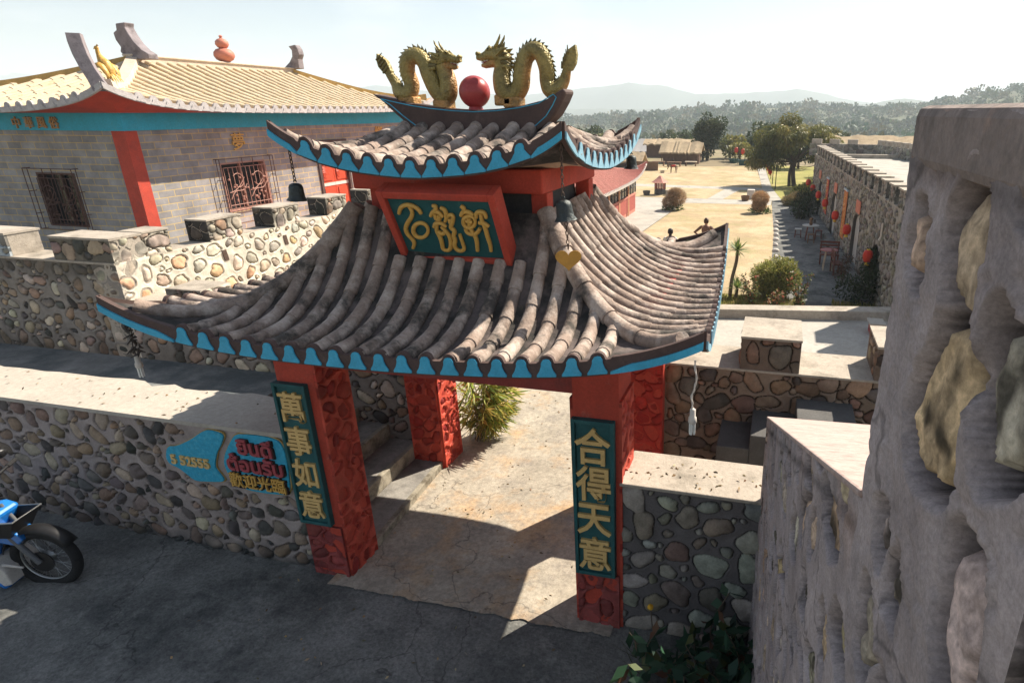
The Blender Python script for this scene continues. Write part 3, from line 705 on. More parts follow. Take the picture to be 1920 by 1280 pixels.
stone_panel(m, (XW0, 3.695, 0), (1, 0, 0), (0, 0, 1), (0, -1, 0), 4.09, 1.325, .0095, 21, .066, .014, .026, PINKM, BROWN, recess=.006, bulge=.032, depth=.022, rim=.009, tries=3000, avoid=avoid_blue, dirt=ground_dirt(.26), mi=1)
m.build("wall", [coping_mat, stone_mat], terr, smooth=70, colattr=True)
m = MB(); n = 60; xx = np.linspace(-14, -3.73, n); rg = np.random.RandomState(8)
yy = 4.24 + .02 * rg.randn(n)
G = np.stack([np.stack([xx, np.full(n, 3.672), np.full(n, 1.318)], 1), np.stack([xx, np.full(n, 3.675), np.full(n, 1.352)], 1), np.stack([xx, yy, np.full(n, 1.356)], 1), np.stack([xx, yy, np.full(n, .9)], 1)], 1)
m.grid(G); m.build("coping", coping_pale := M("pale_coping", (.40, .36, .305), .9, .12, 1.6, .3, 60, stain=((.30, .27, .23), 2.1, .55, .72, .7), bdist=.006), terr)
skyb = M("painted_blue_stone", (.03, .33, .50), .6, .25, 30, .5, 70, stain=((.12, .50, .62), 26, .52, .68, .6), bdist=.006)
yel = M("ochre_outline", (.45, .30, .10), .7, .2, 8)
redl = M("dark_red_letters", (.34, .06, .07), .6, .2, 10)
blackl = M("black_backing", (.03, .018, .014), .7, .2, 10)
for poly in (B1, B2):
    c = np.mean(poly, 0); m = MB()
    P = poly
    for _ in range(2):
        q = []
        for a, b in zip(P, P[1:] + P[:1]): q += [(a[0] * .8 + b[0] * .2, a[1] * .8 + b[1] * .2), (a[0] * .2 + b[0] * .8, a[1] * .2 + b[1] * .8)]
        P = q
    big = [(c[0] + (x - c[0]) * 1.03, c[1] + (z - c[1]) * 1.035) for x, z in P]
    m.prism(P, (0, 3.690, 0), (1, 0, 0), (0, 0, 1), (0, -1, 0), .024)
    st = m.build("painted_stone", skyb, terr, bevel=.006)
    m = MB(); m.prism(big, (0, 3.692, 0), (1, 0, 0), (0, 0, 1), (0, -1, 0), .012); m.build("outline", yel, st)
    fy = 3.690 - .024
    def words(s, x, z, size, mat, back, sx=1.0, rot=0.0, w=.004):
        if back:
            m = MB(); put_text(m, s, size, .016, (x + .007, fy, z - .007), (1, 0, 0), (0, 0, 1), w + .005, sx=sx, rot=rot); m.build("letter_backing", blackl, st)
        m = MB(); put_text(m, s, size, .014, (x, fy - (.015 if back else 0), z), (1, 0, 0), (0, 0, 1), w, sx=sx, rot=rot); m.build("lettering", mat, st)
    if poly is B1: words("5 52555", -4.765, .968, .125, gold_pale, False, 1.0, .0, .004)
    else:
        words("ยินดี", -4.04, 1.205, .185, redl, True, 1.05, .0, .005)
        words("ต้อนรับ", -4.075, 1.04, .185, redl, True, 1.05, .0, .005)
        words("歡迎光臨", -4.09, .865, .148, gold, True, .95, .0, .0012)

# --- terrace behind it and the steps that climb to it from the path
terrace_mat = M("stained_terrace", (.20, .205, .20), .9, .35, 2.1, .6, 50, stain=((.075, .09, .095), 1.3, .44, .62, .85), stain2=((.30, .30, .29), 3.0, .58, .74, .5), bdist=.006)
m = MB(); m.box(-14, -5.2, 4.2, 5.6, -.1, TERR); struct(m.build("terrace", terrace_mat))
step_mat = M("worn_step", (.26, .245, .22), .9, .25, 2.5, .4, 55, stain=((.12, .115, .105), 2.4, .48, .66, .8), bdist=.006)
edge_mat = M("mossy_step_edge", (.30, .27, .21), .92, .3, 6, .5, 50, stain=((.10, .085, .06), 7, .45, .62, .85), bdist=.008)
st = thing("stairs", "worn concrete steps climbing to the terrace inside the gate", "stairs", (-4.3, 4.8, 0))
edges = [(-3.36, .09), (-3.77, .25), (-4.13, .43), (-4.50, .60), (-4.86, .77)]
for i, (x, z) in enumerate(edges):
    x2 = edges[i + 1][0] if i < 4 else -5.22; z0 = edges[i - 1][1] if i else -.02
    y0, y1 = (4.05, 5.46) if i == 0 else (3.95, 5.62)
    m = MB(); sl = .11 if i == 0 else .04
    m.hexa([(x2 - .25, y0, z0 - .05), (x, y0, z0 - .05), (x2 - .25, y1, z0 - .05), (x - sl, y1, z0 - .05), (x2 - .25, y0, z), (x, y0, z), (x2 - .25, y1, z), (x - sl, y1, z)], 0)
    a, b = np.array((x, y0, 0)), np.array((x - sl, y1, 0))
    m.hexa([tuple(p + (dx, 0, zz)) for zz in (z0, z + .004) for p, in ((a,), (b,)) for dx in (-.05, .006)], 1)
    m.build("step", [step_mat, edge_mat], st, bevel=.008)

# --- crenellated wall left of the gate: low stretch, corner and the long arm running back
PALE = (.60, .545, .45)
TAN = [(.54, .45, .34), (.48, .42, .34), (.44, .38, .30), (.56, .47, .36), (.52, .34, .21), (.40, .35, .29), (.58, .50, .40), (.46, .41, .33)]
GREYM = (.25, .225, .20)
top_mat = coping_mat
merl_shade = M("blackened_merlon_side", (.10, .095, .085), .9, .4, 6, .5, 40, stain=((.03, .03, .028), 6, .45, .6, .9), stain2=((.22, .20, .17), 8, .62, .72, .7), bdist=.01)  # for the fort merlons: shade on their sides put into the base colour
WY, WX = 5.55, -7.52
cw = thing("crenellated_wall", "pale pebble wall with stepped battlements in front of the temple", "wall", (WX, WY, 0))
def dark_top(h, x0=.5):
    def f(gu, gv, C, hh, ins):
        n = snoise(gu.shape[0], gu.shape[1], 16, 12, 31) + .6 * snoise(gu.shape[0], gu.shape[1], 5, 6, 32)
        t = np.clip((gv - h + .26) / .22 + .55 * n, 0, 1)[..., None] * .75
        t2 = np.clip(.45 - gv / .55 + .45 * n, 0, 1)[..., None] * .8
        C = C * (1 - t) + np.array((.09, .08, .065)) * t
        return C * (1 - t2) + np.array((.06, .06, .055)) * t2
    return f
def front_wall(mb, x0, x1, z1, seed, thick, mort, pal, res=.0115, rmax=.068, rmin=.02, gap=.03, z0=TERR, y=WY, **kw):
    mb.box(x0, x1, y + .03, y + thick, z0 - .3, z1, 0)
    stone_panel(mb, (x0, y, z0), (1, 0, 0), (0, 0, 1), (0, -1, 0), x1 - x0, z1 - z0, res, seed, rmax, rmin, gap, mort, pal, mi=1, **kw)
# tall stretch left of the corner
m = MB(); front_wall(m, -13.5, WX, 2.10, 40, .38, GREYM, BROWN + TAN[:4], recess=.004, bulge=.022, depth=.02, rim=.011, tries=1500, dirt=dark_top(1.17))
m.box(-13.5, WX - .0, WY - .012, WY + .40, 2.10, 2.125, 0)
m.build("front_wall", [top_mat, stone_mat], cw, smooth=70, colattr=True)
for i, (x0, x1) in enumerate(((-8.42, WX), (-9.95, -9.13), (-11.5, -10.7))):
    m = MB(); m.box(x0, x1, WY + .03, WY + .38, 2.127, 2.40, 0); m.box(x0 - .01, x1 + .01, WY - .005, WY + .4, 2.385, 2.412, 0)
    bl = i == 1
    stone_panel(m, (x0, WY, 2.127), (1, 0, 0), (0, 0, 1), (0, -1, 0), x1 - x0, .26, .012, 50 + i, .10, .04, .02, (.42, .47, .50) if bl else (.14, .125, .10), [(.22, .2, .17), (.3, .27, .22)] if bl else BROWN, recess=.004, bulge=.022, depth=.02, rim=.01, tries=120, mi=1)
    m.build("merlon", [top_mat, stone_mat], cw, smooth=70, colattr=True)
# low stretch between the corner and the gate
m = MB(); front_wall(m, WX, -3.79, 1.66, 41, .42, (.23, .205, .18), BROWN + TAN[:3], rmax=.085, rmin=.028, recess=.004, bulge=.024, depth=.024, rim=.011, tries=1200, z0=.0, dirt=None)
m.build("front_wall", [top_mat, stone_mat], cw, smooth=70, colattr=True)
for i, x0 in enumerate((-6.88, -5.93, -4.98)):
    m = MB(); x1 = x0 + .5
    m.box(x0, x1 - .012, WY + .03, WY + .42, 1.66, 1.86, 0)
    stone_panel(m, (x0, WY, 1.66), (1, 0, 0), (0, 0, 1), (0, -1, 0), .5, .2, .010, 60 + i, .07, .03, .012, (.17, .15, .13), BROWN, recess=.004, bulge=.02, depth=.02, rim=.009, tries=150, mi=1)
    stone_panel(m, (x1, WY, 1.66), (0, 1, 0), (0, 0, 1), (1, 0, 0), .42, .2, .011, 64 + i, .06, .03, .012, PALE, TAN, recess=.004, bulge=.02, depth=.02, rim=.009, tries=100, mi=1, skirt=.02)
    m.build("merlon", [top_mat, stone_mat], cw, smooth=70, colattr=True)
# long arm running back, sunlit, with stepped merlons and small brown slots
AL = 7.4
m = MB(); m.box(WX - .36, WX - .03, WY, WY + AL, .3, 2.12, 0)
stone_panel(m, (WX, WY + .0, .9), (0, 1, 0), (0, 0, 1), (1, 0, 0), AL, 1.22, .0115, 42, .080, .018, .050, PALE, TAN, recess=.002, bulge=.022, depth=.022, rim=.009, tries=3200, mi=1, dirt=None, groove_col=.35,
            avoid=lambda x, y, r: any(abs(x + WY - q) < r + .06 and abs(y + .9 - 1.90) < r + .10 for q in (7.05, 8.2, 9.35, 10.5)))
arm = m.build("side_wall", [top_mat, stone_mat], cw, smooth=70, colattr=True)
slot_mat = M("brown_slot", (.085, .055, .04), .9, .2, 20)
for q in (7.05, 8.2, 9.35, 10.5):
    m = MB(); m.hexa([(WX + dx, q + dy + (.02 if z == 0 else 0), 1.90 + zz) for z, zz in ((0, -.075), (1, .075)) for dy in (-.035, .035) for dx in (-.03, .010)]); m.build("drain_slot", slot_mat, arm)
for i, (y0, y1) in enumerate(((WY, 6.3), (6.88, 7.45), (8.05, 8.6), (9.25, 9.78), (10.4, 10.95), (11.55, 12.1))):
    m = MB(); m.box(WX - .33, WX - .03, y0 + .012 if i else y0 + .4, y1, 2.12, 2.40, 0)
    m.box(WX - .35, WX + .012, (y0 - .008) if i else y0 + .402, y1 + .012, 2.398, 2.42, 0)
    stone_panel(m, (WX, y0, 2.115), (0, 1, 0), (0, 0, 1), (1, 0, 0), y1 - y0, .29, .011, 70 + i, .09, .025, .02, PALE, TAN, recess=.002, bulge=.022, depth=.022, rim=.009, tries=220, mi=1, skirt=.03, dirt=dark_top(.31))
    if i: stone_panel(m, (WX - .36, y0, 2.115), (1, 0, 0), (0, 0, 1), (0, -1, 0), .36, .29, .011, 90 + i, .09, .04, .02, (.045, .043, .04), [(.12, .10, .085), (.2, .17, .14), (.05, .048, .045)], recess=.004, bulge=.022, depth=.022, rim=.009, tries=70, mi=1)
    m.build("merlon", [top_mat, stone_mat], cw, smooth=70, colattr=True)

# --- low wall right of the gate
GREYS = [(.26, .25, .215), (.20, .19, .165), (.30, .28, .24), (.17, .15, .12), (.23, .20, .15), (.14, .12, .10), (.22, .215, .205), (.20, .15, .12)]
lw = thing("low_wall", "low dark wall of grey cobbles with weathered coping right of the gate", "wall", (-.4, 3.9, 0))
m = MB(); m.box(-.95, .12, 3.72, 4.13, -.1, 1.29, 0)
stone_panel(m, (-.95, 3.695, 0), (1, 0, 0), (0, 0, 1), (0, -1, 0), 1.06, 1.285, .0065, 23, .095, .018, .028, (.115, .104, .104), GREYS, recess=-.004, bulge=.026, depth=.012, rim=.006, tries=1400, mi=1, lip=.004, groove_col=.45)
m.build("wall", [coping_mat, stone_mat], lw, smooth=70, colattr=True)
m = MB(); m.box(-.95, .13, 3.675, 4.15, 1.29, 1.318); m.build("coping", coping_mat, lw, bevel=.008)
# steps beyond it
bs = thing("back_steps", "dark grey steps beside the cobbled rampart wall behind the low wall", "stairs", (0, 4.9, 0))
for x0, x1, z in ((-.38, -.09, .97), (-.09, .3, 1.11), (.3, .8, 1.27)):
    m = MB(); m.box(x0, x1, 4.98, 5.52, -.05, z); m.build("step", dark_grey, bs, bevel=.01)

# --- rampart wall with merlons right of the gate, walkway on top
RED = [(.21, .125, .085), (.17, .105, .075), (.12, .095, .08), (.15, .11, .085), (.25, .16, .11), (.08, .065, .055), (.20, .14, .10), (.24, .18, .13)]
RM = (.21, .155, .115)
rw = thing("rampart_wall", "brown cobbled rampart wall with square merlons right of the gate", "wall", (.5, 5.7, 0))
m = MB(); m.box(-.95, 4.0, 5.53, 6.08, -.1, 1.50, 0)
stone_panel(m, (-.95, 5.50, 0), (1, 0, 0), (0, 0, 1), (0, -1, 0), 2.6, 1.5, .0085, 24, .085, .026, .008, RM, RED, recess=.003, bulge=.022, depth=.022, rim=.008, tries=2600, mi=1, groove_col=.22)
m.box(-.95, 4.0, 5.49, 6.09, 1.502, 1.522, 0)
m.build("wall", [coping_mat, stone_mat], rw, smooth=70, colattr=True)
for i, (x0, x1, stn) in enumerate(((-.24, .30, [(.11, .16, .075, .62, 0.0), (.36, .15, .105, 1.0, .1), (.24, .285, .04, 1.8, 0.)]), (.955, 1.5, None), (2.2, 2.75, None))):
    m = MB(); m.box(x0 + .012, x1 - .012, 5.53, 6.08, 1.522, 1.83, 0); m.box(x0 - .006, x1 + .006, 5.488, 6.095, 1.828, 1.85, 0)
    stone_panel(m, (x0, 5.50, 1.522), (1, 0, 0), (0, 0, 1), (0, -1, 0), x1 - x0, .308, .0075, 80 + i, .07, .03, .012, (.15, .11, .085), RED, recess=.003, bulge=.02, depth=.025, rim=.008, tries=20 if stn else 120, stones=stn, mi=1)
    stone_panel(m, (x0, 6.08, 1.522), (0, -1, 0), (0, 0, 1), (-1, 0, 0), .58, .308, .010, 84 + i, .07, .03, .012, (.15, .11, .085), RED, recess=.003, bulge=.02, depth=.025, rim=.008, tries=90, mi=1, skirt=.02)
    m.build("merlon", [coping_mat, stone_mat], rw, smooth=70, colattr=True)
m = MB(); m.box(-.95, 6.0, 6.08, 8.0, -1.7, 1.2); struct(m.build("rampart_walk", concrete_pale))
kb = MB(); kb.hexa([(x, y, z) for z in (1.19, 1.33) for y, in ((0,), (1,)) for x in (0, 1)], 0) if False else None
kerb = MB(); kerb.hexa([(-.72, 7.96, 1.15), (6, 9.2, 1.15), (-.72, 8.2, 1.15), (6, 9.44, 1.15), (-.72, 7.96, 1.325), (6, 9.2, 1.325), (-.72, 8.2, 1.325), (6, 9.44, 1.325)])
tag(kerb.build("kerb_wall", coping_mat, None, loc=(0, 8.2, 1.2), bevel=.01), "low weathered kerb wall along the far edge of the rampart walk", "wall")
m = MB(); m.hexa([(-.95, 7.9, -1.7), (6, 7.9, -1.7), (-.95, 8.0, -1.7), (6, 9.3, -1.7), (-.95, 7.9, 1.196), (6, 7.9, 1.196), (-.95, 8.0, 1.196), (6, 9.3, 1.196)]); struct(m.build("rampart_walk_edge", concrete_pale))

# --- the tower wall right beside the camera: sloping parapet and the big merlon
tw = thing("tower_wall", "grey mortar wall with big sunken stones filling the right foreground", "wall", (.4, 2, 0))
TWC = [(.46, .34, .21), (.38, .29, .19), (.52, .41, .28), (.30, .25, .19), (.17, .15, .13), (.48, .42, .34)]
p0, p1 = np.array((.035, 3.72)), np.array((.215, .45)); du = np.array((p1[0] - p0[0], p1[1] - p0[1], 0)); Lw = np.linalg.norm(du); du /= Lw
nn = np.array((-abs(du[1]), -abs(du[0]) * 1.0, 0)); nn = np.array((du[1], -du[0], 0)); nn /= np.linalg.norm(nn)
def top_at(uu):   # height of the wall top along its length
    yy = p0[1] + du[1] * uu
    return np.where(yy < 1.02, CAMZ + .004, 1.95 + (3.68 - yy) * .455)
def wobble(gu, gv): return .03 * np.sin(gu * 9) * np.sin(gv * 4 + 1)
def keep_t(gu, gv): return gv - .1 < top_at(gu) - .004 + 0 * gv
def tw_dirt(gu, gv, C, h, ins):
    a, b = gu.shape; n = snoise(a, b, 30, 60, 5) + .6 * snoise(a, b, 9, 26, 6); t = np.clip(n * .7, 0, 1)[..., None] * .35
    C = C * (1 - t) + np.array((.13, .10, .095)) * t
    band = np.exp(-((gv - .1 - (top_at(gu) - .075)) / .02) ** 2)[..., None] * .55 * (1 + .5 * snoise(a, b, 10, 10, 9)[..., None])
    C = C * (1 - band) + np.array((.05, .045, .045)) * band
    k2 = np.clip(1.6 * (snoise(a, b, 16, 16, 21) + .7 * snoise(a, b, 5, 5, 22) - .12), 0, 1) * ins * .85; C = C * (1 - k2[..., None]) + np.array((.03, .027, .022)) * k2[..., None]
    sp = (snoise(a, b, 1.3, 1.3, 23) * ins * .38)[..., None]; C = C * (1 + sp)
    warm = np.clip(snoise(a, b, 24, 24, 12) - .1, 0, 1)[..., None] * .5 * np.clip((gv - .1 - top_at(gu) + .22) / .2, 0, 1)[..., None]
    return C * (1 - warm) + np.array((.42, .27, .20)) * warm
big = []
def at_px(yw, z): return ((p0[1] - yw) / abs(du[1]), z + .1)
for uu, z, r, asp, t in ((2.985, 3.655, .055, 1.2, 1.57), (2.985, 3.466, .090, 1.4, 1.5), (3.155, 3.553, .055, 1.5, 1.6), (3.165, 3.316, .058, 1.4, 1.5), (2.95, 3.168, .032, 1.4, 1.57), (2.855, 2.994, .050, 1.5, 1.5), (2.45, 2.914, .072, 1.6, .1), (1.88, 2.44, .085, 1.3, .1), (2.21, 2.511, .055, 1.3, 1.5), (2.70, 2.80, .062, 1.3, .1), (2.85, 3.188, .024, 1.4, 1.5), (2.53, 2.66, .052, 1.4, 1.5), (2.23, 2.72, .048, 1.3, 1.5), (2.03, 2.62, .048, 1.3, 1.5)):
    big.append((uu, z + .1, r, asp, t))
m = MB()
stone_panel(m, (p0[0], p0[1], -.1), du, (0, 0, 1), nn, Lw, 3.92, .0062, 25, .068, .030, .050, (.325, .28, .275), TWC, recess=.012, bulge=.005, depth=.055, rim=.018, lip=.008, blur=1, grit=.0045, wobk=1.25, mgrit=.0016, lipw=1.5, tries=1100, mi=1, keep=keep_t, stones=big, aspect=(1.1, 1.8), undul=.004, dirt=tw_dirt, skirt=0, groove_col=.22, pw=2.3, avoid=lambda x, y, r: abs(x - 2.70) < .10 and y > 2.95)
back = np.array((.70, .22 * .70, 0))
def bx(u0, u1, z0a, z0b, z1a, z1b, off=.13, w=.58, mi=0):
    a = np.array((*p0, 0)) + du * u0 - nn * off; b = np.array((*p0, 0)) + du * u1 - nn * off; k = -nn * w
    m.hexa([a + (0, 0, z0a), b + (0, 0, z0b), a + k + (0, 0, z0a), b + k + (0, 0, z0b), a + (0, 0, z1a), b + (0, 0, z1b), a + k + (0, 0, z1a), b + k + (0, 0, z1b)], mi)
um = (p0[1] - 1.02) / abs(du[1])
bx(0, um, -.1, -.1, float(top_at(0.0)) - .012, 1.95 + (3.68 - 1.02) * .455 - .012)
bx(um, Lw, -.1, -.1, CAMZ, CAMZ)
m.build("wall", [M("tower_render", (.30, .26, .25), .9, .2, 6, .5, 40, bdist=.008), M("tower_stonework", (1, 1, 1), .92, .25, 14, .25, 50, attr=True, spec=.15, bdist=.006, fine=(9, .26), crack=1.6, detail=9)], tw, smooth=180, colattr=True)
capm = M("pink_cap_concrete", (.40, .315, .28), .85, .15, 5, .5, 30, stain=((.30, .20, .175), 16, .48, .66, .8), streak=1, bdist=.006)
m = MB(); m0 = m
a0 = np.array((*p0, 0)); 
def slab(u0, u1, za, zb, th, off0, off1, mat, name, bev):
    global m
    m = MB(); a = a0 + du * u0; b = a0 + du * u1
    A0, A1, B0, B1_ = a - nn * off0, a - nn * off1, b - nn * off0, b - nn * off1
    m.hexa([A0 + (0, 0, za), B0 + (0, 0, zb), A1 + (0, 0, za), B1_ + (0, 0, zb), A0 + (0, 0, za + th), B0 + (0, 0, zb + th), A1 + (0, 0, za + th), B1_ + (0, 0, zb + th)])
    return m.build(name, mat, tw, bevel=bev)
slab(-.01, um, float(top_at(0.0)) - .012, 1.95 + (3.68 - 1.02) * .455 - .012, .018, -.004, .70, capm, "sloping_cap", .006)
slab(um - .004, Lw, CAMZ - .075, CAMZ - .075, .082, -.004, .70, M("merlon_cap", (.23, .185, .165), .92, .25, 9, .6, 45, stain=((.12, .10, .09), 12, .5, .66, .7), stain2=((.40, .26, .19), 7, .6, .75, .7), bdist=.008), "merlon_cap", .014)
# turret out of view, added to throw the stepped shadow on the rampart walk
m = MB(); m.box(1.98, 4.2, 8.5, 9.6, 1.0, 3.25)
stone_panel(m, (1.96, 9.6, 1.2), (0, -1, 0), (0, 0, 1), (-1, 0, 0), 1.1, 2.05, .03, 29, .12, .05, .03, (.30, .255, .262), TWC, recess=.01, bulge=.03, depth=.03, rim=.02, tries=700, mi=1)
for k in range(2): m.box(1.98, 2.4, 8.52 + k * .68, 8.92 + k * .68, 3.252, 3.62)
m.build("turret", [coping_mat, stone_mat], tw, smooth=70, colattr=True)
# ------------------------------------------------------------------ the temple on the left
TX, TY = -13.59, 11.0
temple = thing("temple", "grey brick temple with cream tiled hip roof and bright blue band under the eaves", "temple", (-15.8, 16, 0))
brick = brick_mat("grey_brick", (.225, .216, .214), (.315, .303, .298), (.50, .37, .17), .40, .15, .010)
TW, TL = 6.0, 12.0      # depth away from the front face, length
m = MB()
def wallq(p, d, L, z0, z1, holes):
    """a brick face with openings: p start, d unit direction"""
    us = sorted({0., L, *[h[0] for h in holes], *[h[1] for h in holes]}); zs = sorted({z0, z1, *[h[2] for h in holes], *[h[3] for h in holes]})
    for a, b in zip(us[:-1], us[1:]):
        for c, e in zip(zs[:-1], zs[1:]):
            if any(h[0] - 1e-6 <= a and b <= h[1] + 1e-6 and h[2] - 1e-6 <= c and e <= h[3] + 1e-6 for h in holes): continue
            q = lambda s, z: (p[0] + d[0] * s, p[1] + d[1] * s, z)
            m.quaduv(q(a, c), q(b, c), q(b, e), q(a, e), [(a, c), (b, c), (b, e), (a, e)])
fx0 = -19.6
WF = (-16.42, -15.30, 1.30, 2.50); WR = (13.17, 14.62, 1.38, 2.58); DR = (16.75, 17.98, .05, 2.85)
wallq((fx0, TY), (1, 0), TX - fx0, 0, 3.40, [(WF[0] - fx0, WF[1] - fx0, WF[2], WF[3]), (.1, 1.25, 1.3, 2.5)])
wallq((TX, TY), (0, 1), 11.2, 0, 3.40, [(WR[0] - TY, WR[1] - TY, WR[2], WR[3]), (DR[0] - TY, DR[1] - TY, DR[2], DR[3])])
m.build("wall", brick, temple, use_uv=True, fix=False)
inner = M("dark_interior", (.012, .011, .011), .9, .2, 4)
m = MB(); m.box(fx0, TX - .30, TY + .30, TY + 11.1, 0, 3.4); m.build("interior", inner, temple)
m = MB(); m.box(TX - .32, TX + .03, TY - .03, TY + .25, 0, 3.40); m.build("corner_pillar", red, temple)
bl2 = M("band_blue", (.03, .38, .55), .6, .12, 3, .2, 30, stain=((.07, .38, .50), 4, .5, .7, .6), bdist=.004)
m = MB(); m.box(fx0, TX + .05, TY - .05, TY + 11.2, 3.40, 3.77); band = m.build("band", bl2, temple, bevel=.006)
gl = M("old_gold_letters", (.42, .23, .09), .6, .2, 9)
for ch, x in zip("中華風俗", (-16.43, -16.07, -15.71, -15.36)):
    m = MB(); put_text(m, ch, .26, .03, (x, TY - .05, 3.56), (1, 0, 0), (0, 0, 1), .003); m.build("lettering", gl, band)
for ch, y, z, s in (("夢", 13.88, 3.07, .44), ("鄉", 19.88, 3.1, .44)):
    m = MB(); put_text(m, ch, s, .035, (TX, y, z), (0, 1, 0), (0, 0, 1), .004); m.build("lettering", gold, temple)
# windows: reveal, glass, ornamental grille and outer cage
pane_mat = M("window_glass", (.02, .022, .024), .12, .1, 2, spec=.5)
iron = M("rusty_iron", (.10, .05, .04), .7, .3, 20); ironp = M("pink_painted_iron", (.40, .22, .17), .6, .2, 20)
def window(o, u, n, w, h, mat, cage):
    o, u, n = (np.array(q, float) for q in (o, u, n)); up = np.array((0, 0, 1.))
    def b(mb, a0, a1, z0, z1, d0, d1): mb.hexa([o + u * a + up * z + n * d for d in (d0, d1) for z in (z0, z1) for a in (a0, a1)])
    m = MB(); t = .04
    b(m, 0, t, 0, h, -.25, .01); b(m, w - t, w, 0, h, -.25, .01); b(m, t, w - t, 0, t, -.25, .01); b(m, t, w - t, h - t, h, -.25, .01); b(m, w / 2 - .02, w / 2 + .02, t, h - t, -.16, -.1)
    fr_ = m.build("window", mat, temple)
    m = MB(); b(m, t, w - t, t, h - t, -.18, -.17); m.build("pane", pane_mat, fr_)
    m = MB(); r = .009
    def bar(p, q, r=r): m.tube([o + u * p[0] + up * p[1] + n * p[2], o + u * q[0] + up * q[1] + n * q[2]], r, 6)
    d = .05
    for i in range(11):
        a = lerp(.04, w - .04, i / 10); bar((a, .03, d), (a, h - .12, d))
    for z in (.03, .16, h - .12): bar((.04, z, d), (w - .04, z, d))
    for s in (0, 1):
        c = (w * (.28 + .46 * s), h * .63)
        for rad in (.17,):
            m.tube([o + u * (c[0] + rad * math.cos(q)) + up * (c[1] + rad * math.sin(q)) + n * (d + .015) for q in np.linspace(-2.6, 2.4, 18)], .010, 6)
        m.tube([o + u * (w * (.06 + .46 * s) + q * w * .4) + up * (h * (.26 + .30 * q + .06 * math.sin(q * 6))) + n * (d + .015) for q in np.linspace(0, 1, 10)], .011, 6)
        m.tube([o + u * (w * (.06 + .46 * s) + q * w * .36) + up * (h * (.40 + .28 * q * q)) + n * (d + .015) for q in np.linspace(0, 1, 10)], .010, 6)
        rgg = random.Random(3 + s)
        for _ in range(9): m.ball(o + u * (w * (.08 + .46 * s) + rgg.random() * w * .38) + up * (h * rgg.uniform(.2, .75)) + n * (d + .02), .028, 7, 5)
    for a in (.2, .34, .66, .8): m.ball(o + u * (w * a) + up * (h * .22) + n * d, .022, 7, 5, sq=(1, 1, 1.8))
    m.build("grille", mat, fr_)
    m = MB(); e = cage
    for a in (-.14, w + .14): bar((a, -.05, e), (a, h + .1, e)); bar((a, -.05, e * .4), (a, h + .1, e * .4))
    for z in (-.05, h + .1): bar((-.14, z, e), (w + .14, z, e)); bar((-.14, z, e), (-.14, z, 0)); bar((w + .14, z, e), (w + .14, z, 0))
    for z in (.3, .8): bar((-.14, z, e), (-.14, z, 0)); bar((w + .14, z, e), (w + .14, z, 0))
    for a in (.38 * w, .62 * w): bar((a, h - .12, e), (a, h + .1, e))
    m.build("cage", iron, fr_)
window((WF[0], TY, WF[2]), (1, 0, 0), (0, -1, 0), WF[1] - WF[0], WF[3] - WF[2], iron, .16)
window((fx0 + .1, TY, 1.3), (1, 0, 0), (0, -1, 0), 1.15, 1.2, iron, .16)
window((TX, WR[0], WR[2]), (0, 1, 0), (1, 0, 0), WR[1] - WR[0], WR[3] - WR[2], ironp, .16)
# double door
redoor = M("red_door_paint", (.50, .07, .03), .5, .15, 6, .2, 30, bdist=.004); whitep = M("white_paint", (.62, .56, .5), .7, .12, 8)
m = MB(); m.box(TX - .2, TX + .04, DR[0] - .1, DR[0], 0, DR[3] + .12); m.box(TX - .2, TX + .04, DR[1], DR[1] + .1, 0, DR[3] + .12); m.box(TX - .2, TX + .05, DR[0], DR[1], DR[3], DR[3] + .12)
dfr = m.build("door_frame", brown_edge, temple)
for y0 in (DR[0], (DR[0] + DR[1]) / 2 + .004):
    y1 = y0 + (DR[1] - DR[0]) / 2 - .004; m = MB(); m.box(TX - .12, TX - .05, y0, y1, .05, DR[3])
    d = m.build("door", redoor, temple, bevel=.006)
    for z0, z1 in ((1.78, 2.7), (.35, 1.55)):
        m = MB(); m.box(TX - .05, TX - .03, y0 + .1, y1 - .1, z0, z1)
        for k in range(5): m.tube([(TX - .03, y0 + .16 + .08 * math.sin(q * 3 + k), lerp(z0 + .08, z1 - .08, (k + q / 6.3) / 5.5)) for q in np.linspace(0, 6.3, 12)], .012, 5)
        m.build("carved_panel", redoor, d, bevel=.006)
    m = MB(); m.box(TX - .052, TX - .035, y0, y1, 1.62, 1.71); m.build("rail", whitep, d)
# roof
ytile = M("cream_roof_tile", (.55, .445, .30), .75, .16, 2.5, .3, 40, stain=((.62, .52, .38), 2.2, .46, .66, .7), stain2=((.33, .19, .06), 4.5, .56, .72, .75), bdist=.008)
ytr = M("yellow_roof_trough", (.40, .25, .10), .85, .25, 3, .3, 40, stain=((.55, .44, .3), 3, .5, .7, .7))
pale_edge = M("pale_eave_edge", (.46, .43, .42), .8, .2, 6, .3, 40, stain=((.22, .2, .2), 7, .52, .7, .7))
ochre = M("ochre_ridge_paint", (.47, .30, .10), .75, .18, 3, .25, 40, stain=((.30, .17, .05), 4, .54, .7, .6), bdist=.005)
creamr = M("cream_ridge_paint", (.56, .46, .36), .75, .15, 3, .25, 40, stain=((.40, .33, .27), 4, .52, .7, .6), bdist=.005)
troof = Roof(-15.85, 16.2, 3.12, 6.1, .06, 2.72, 3.82, 4.90, 1.22, .46, .95)
rg2 = random.Random(9)
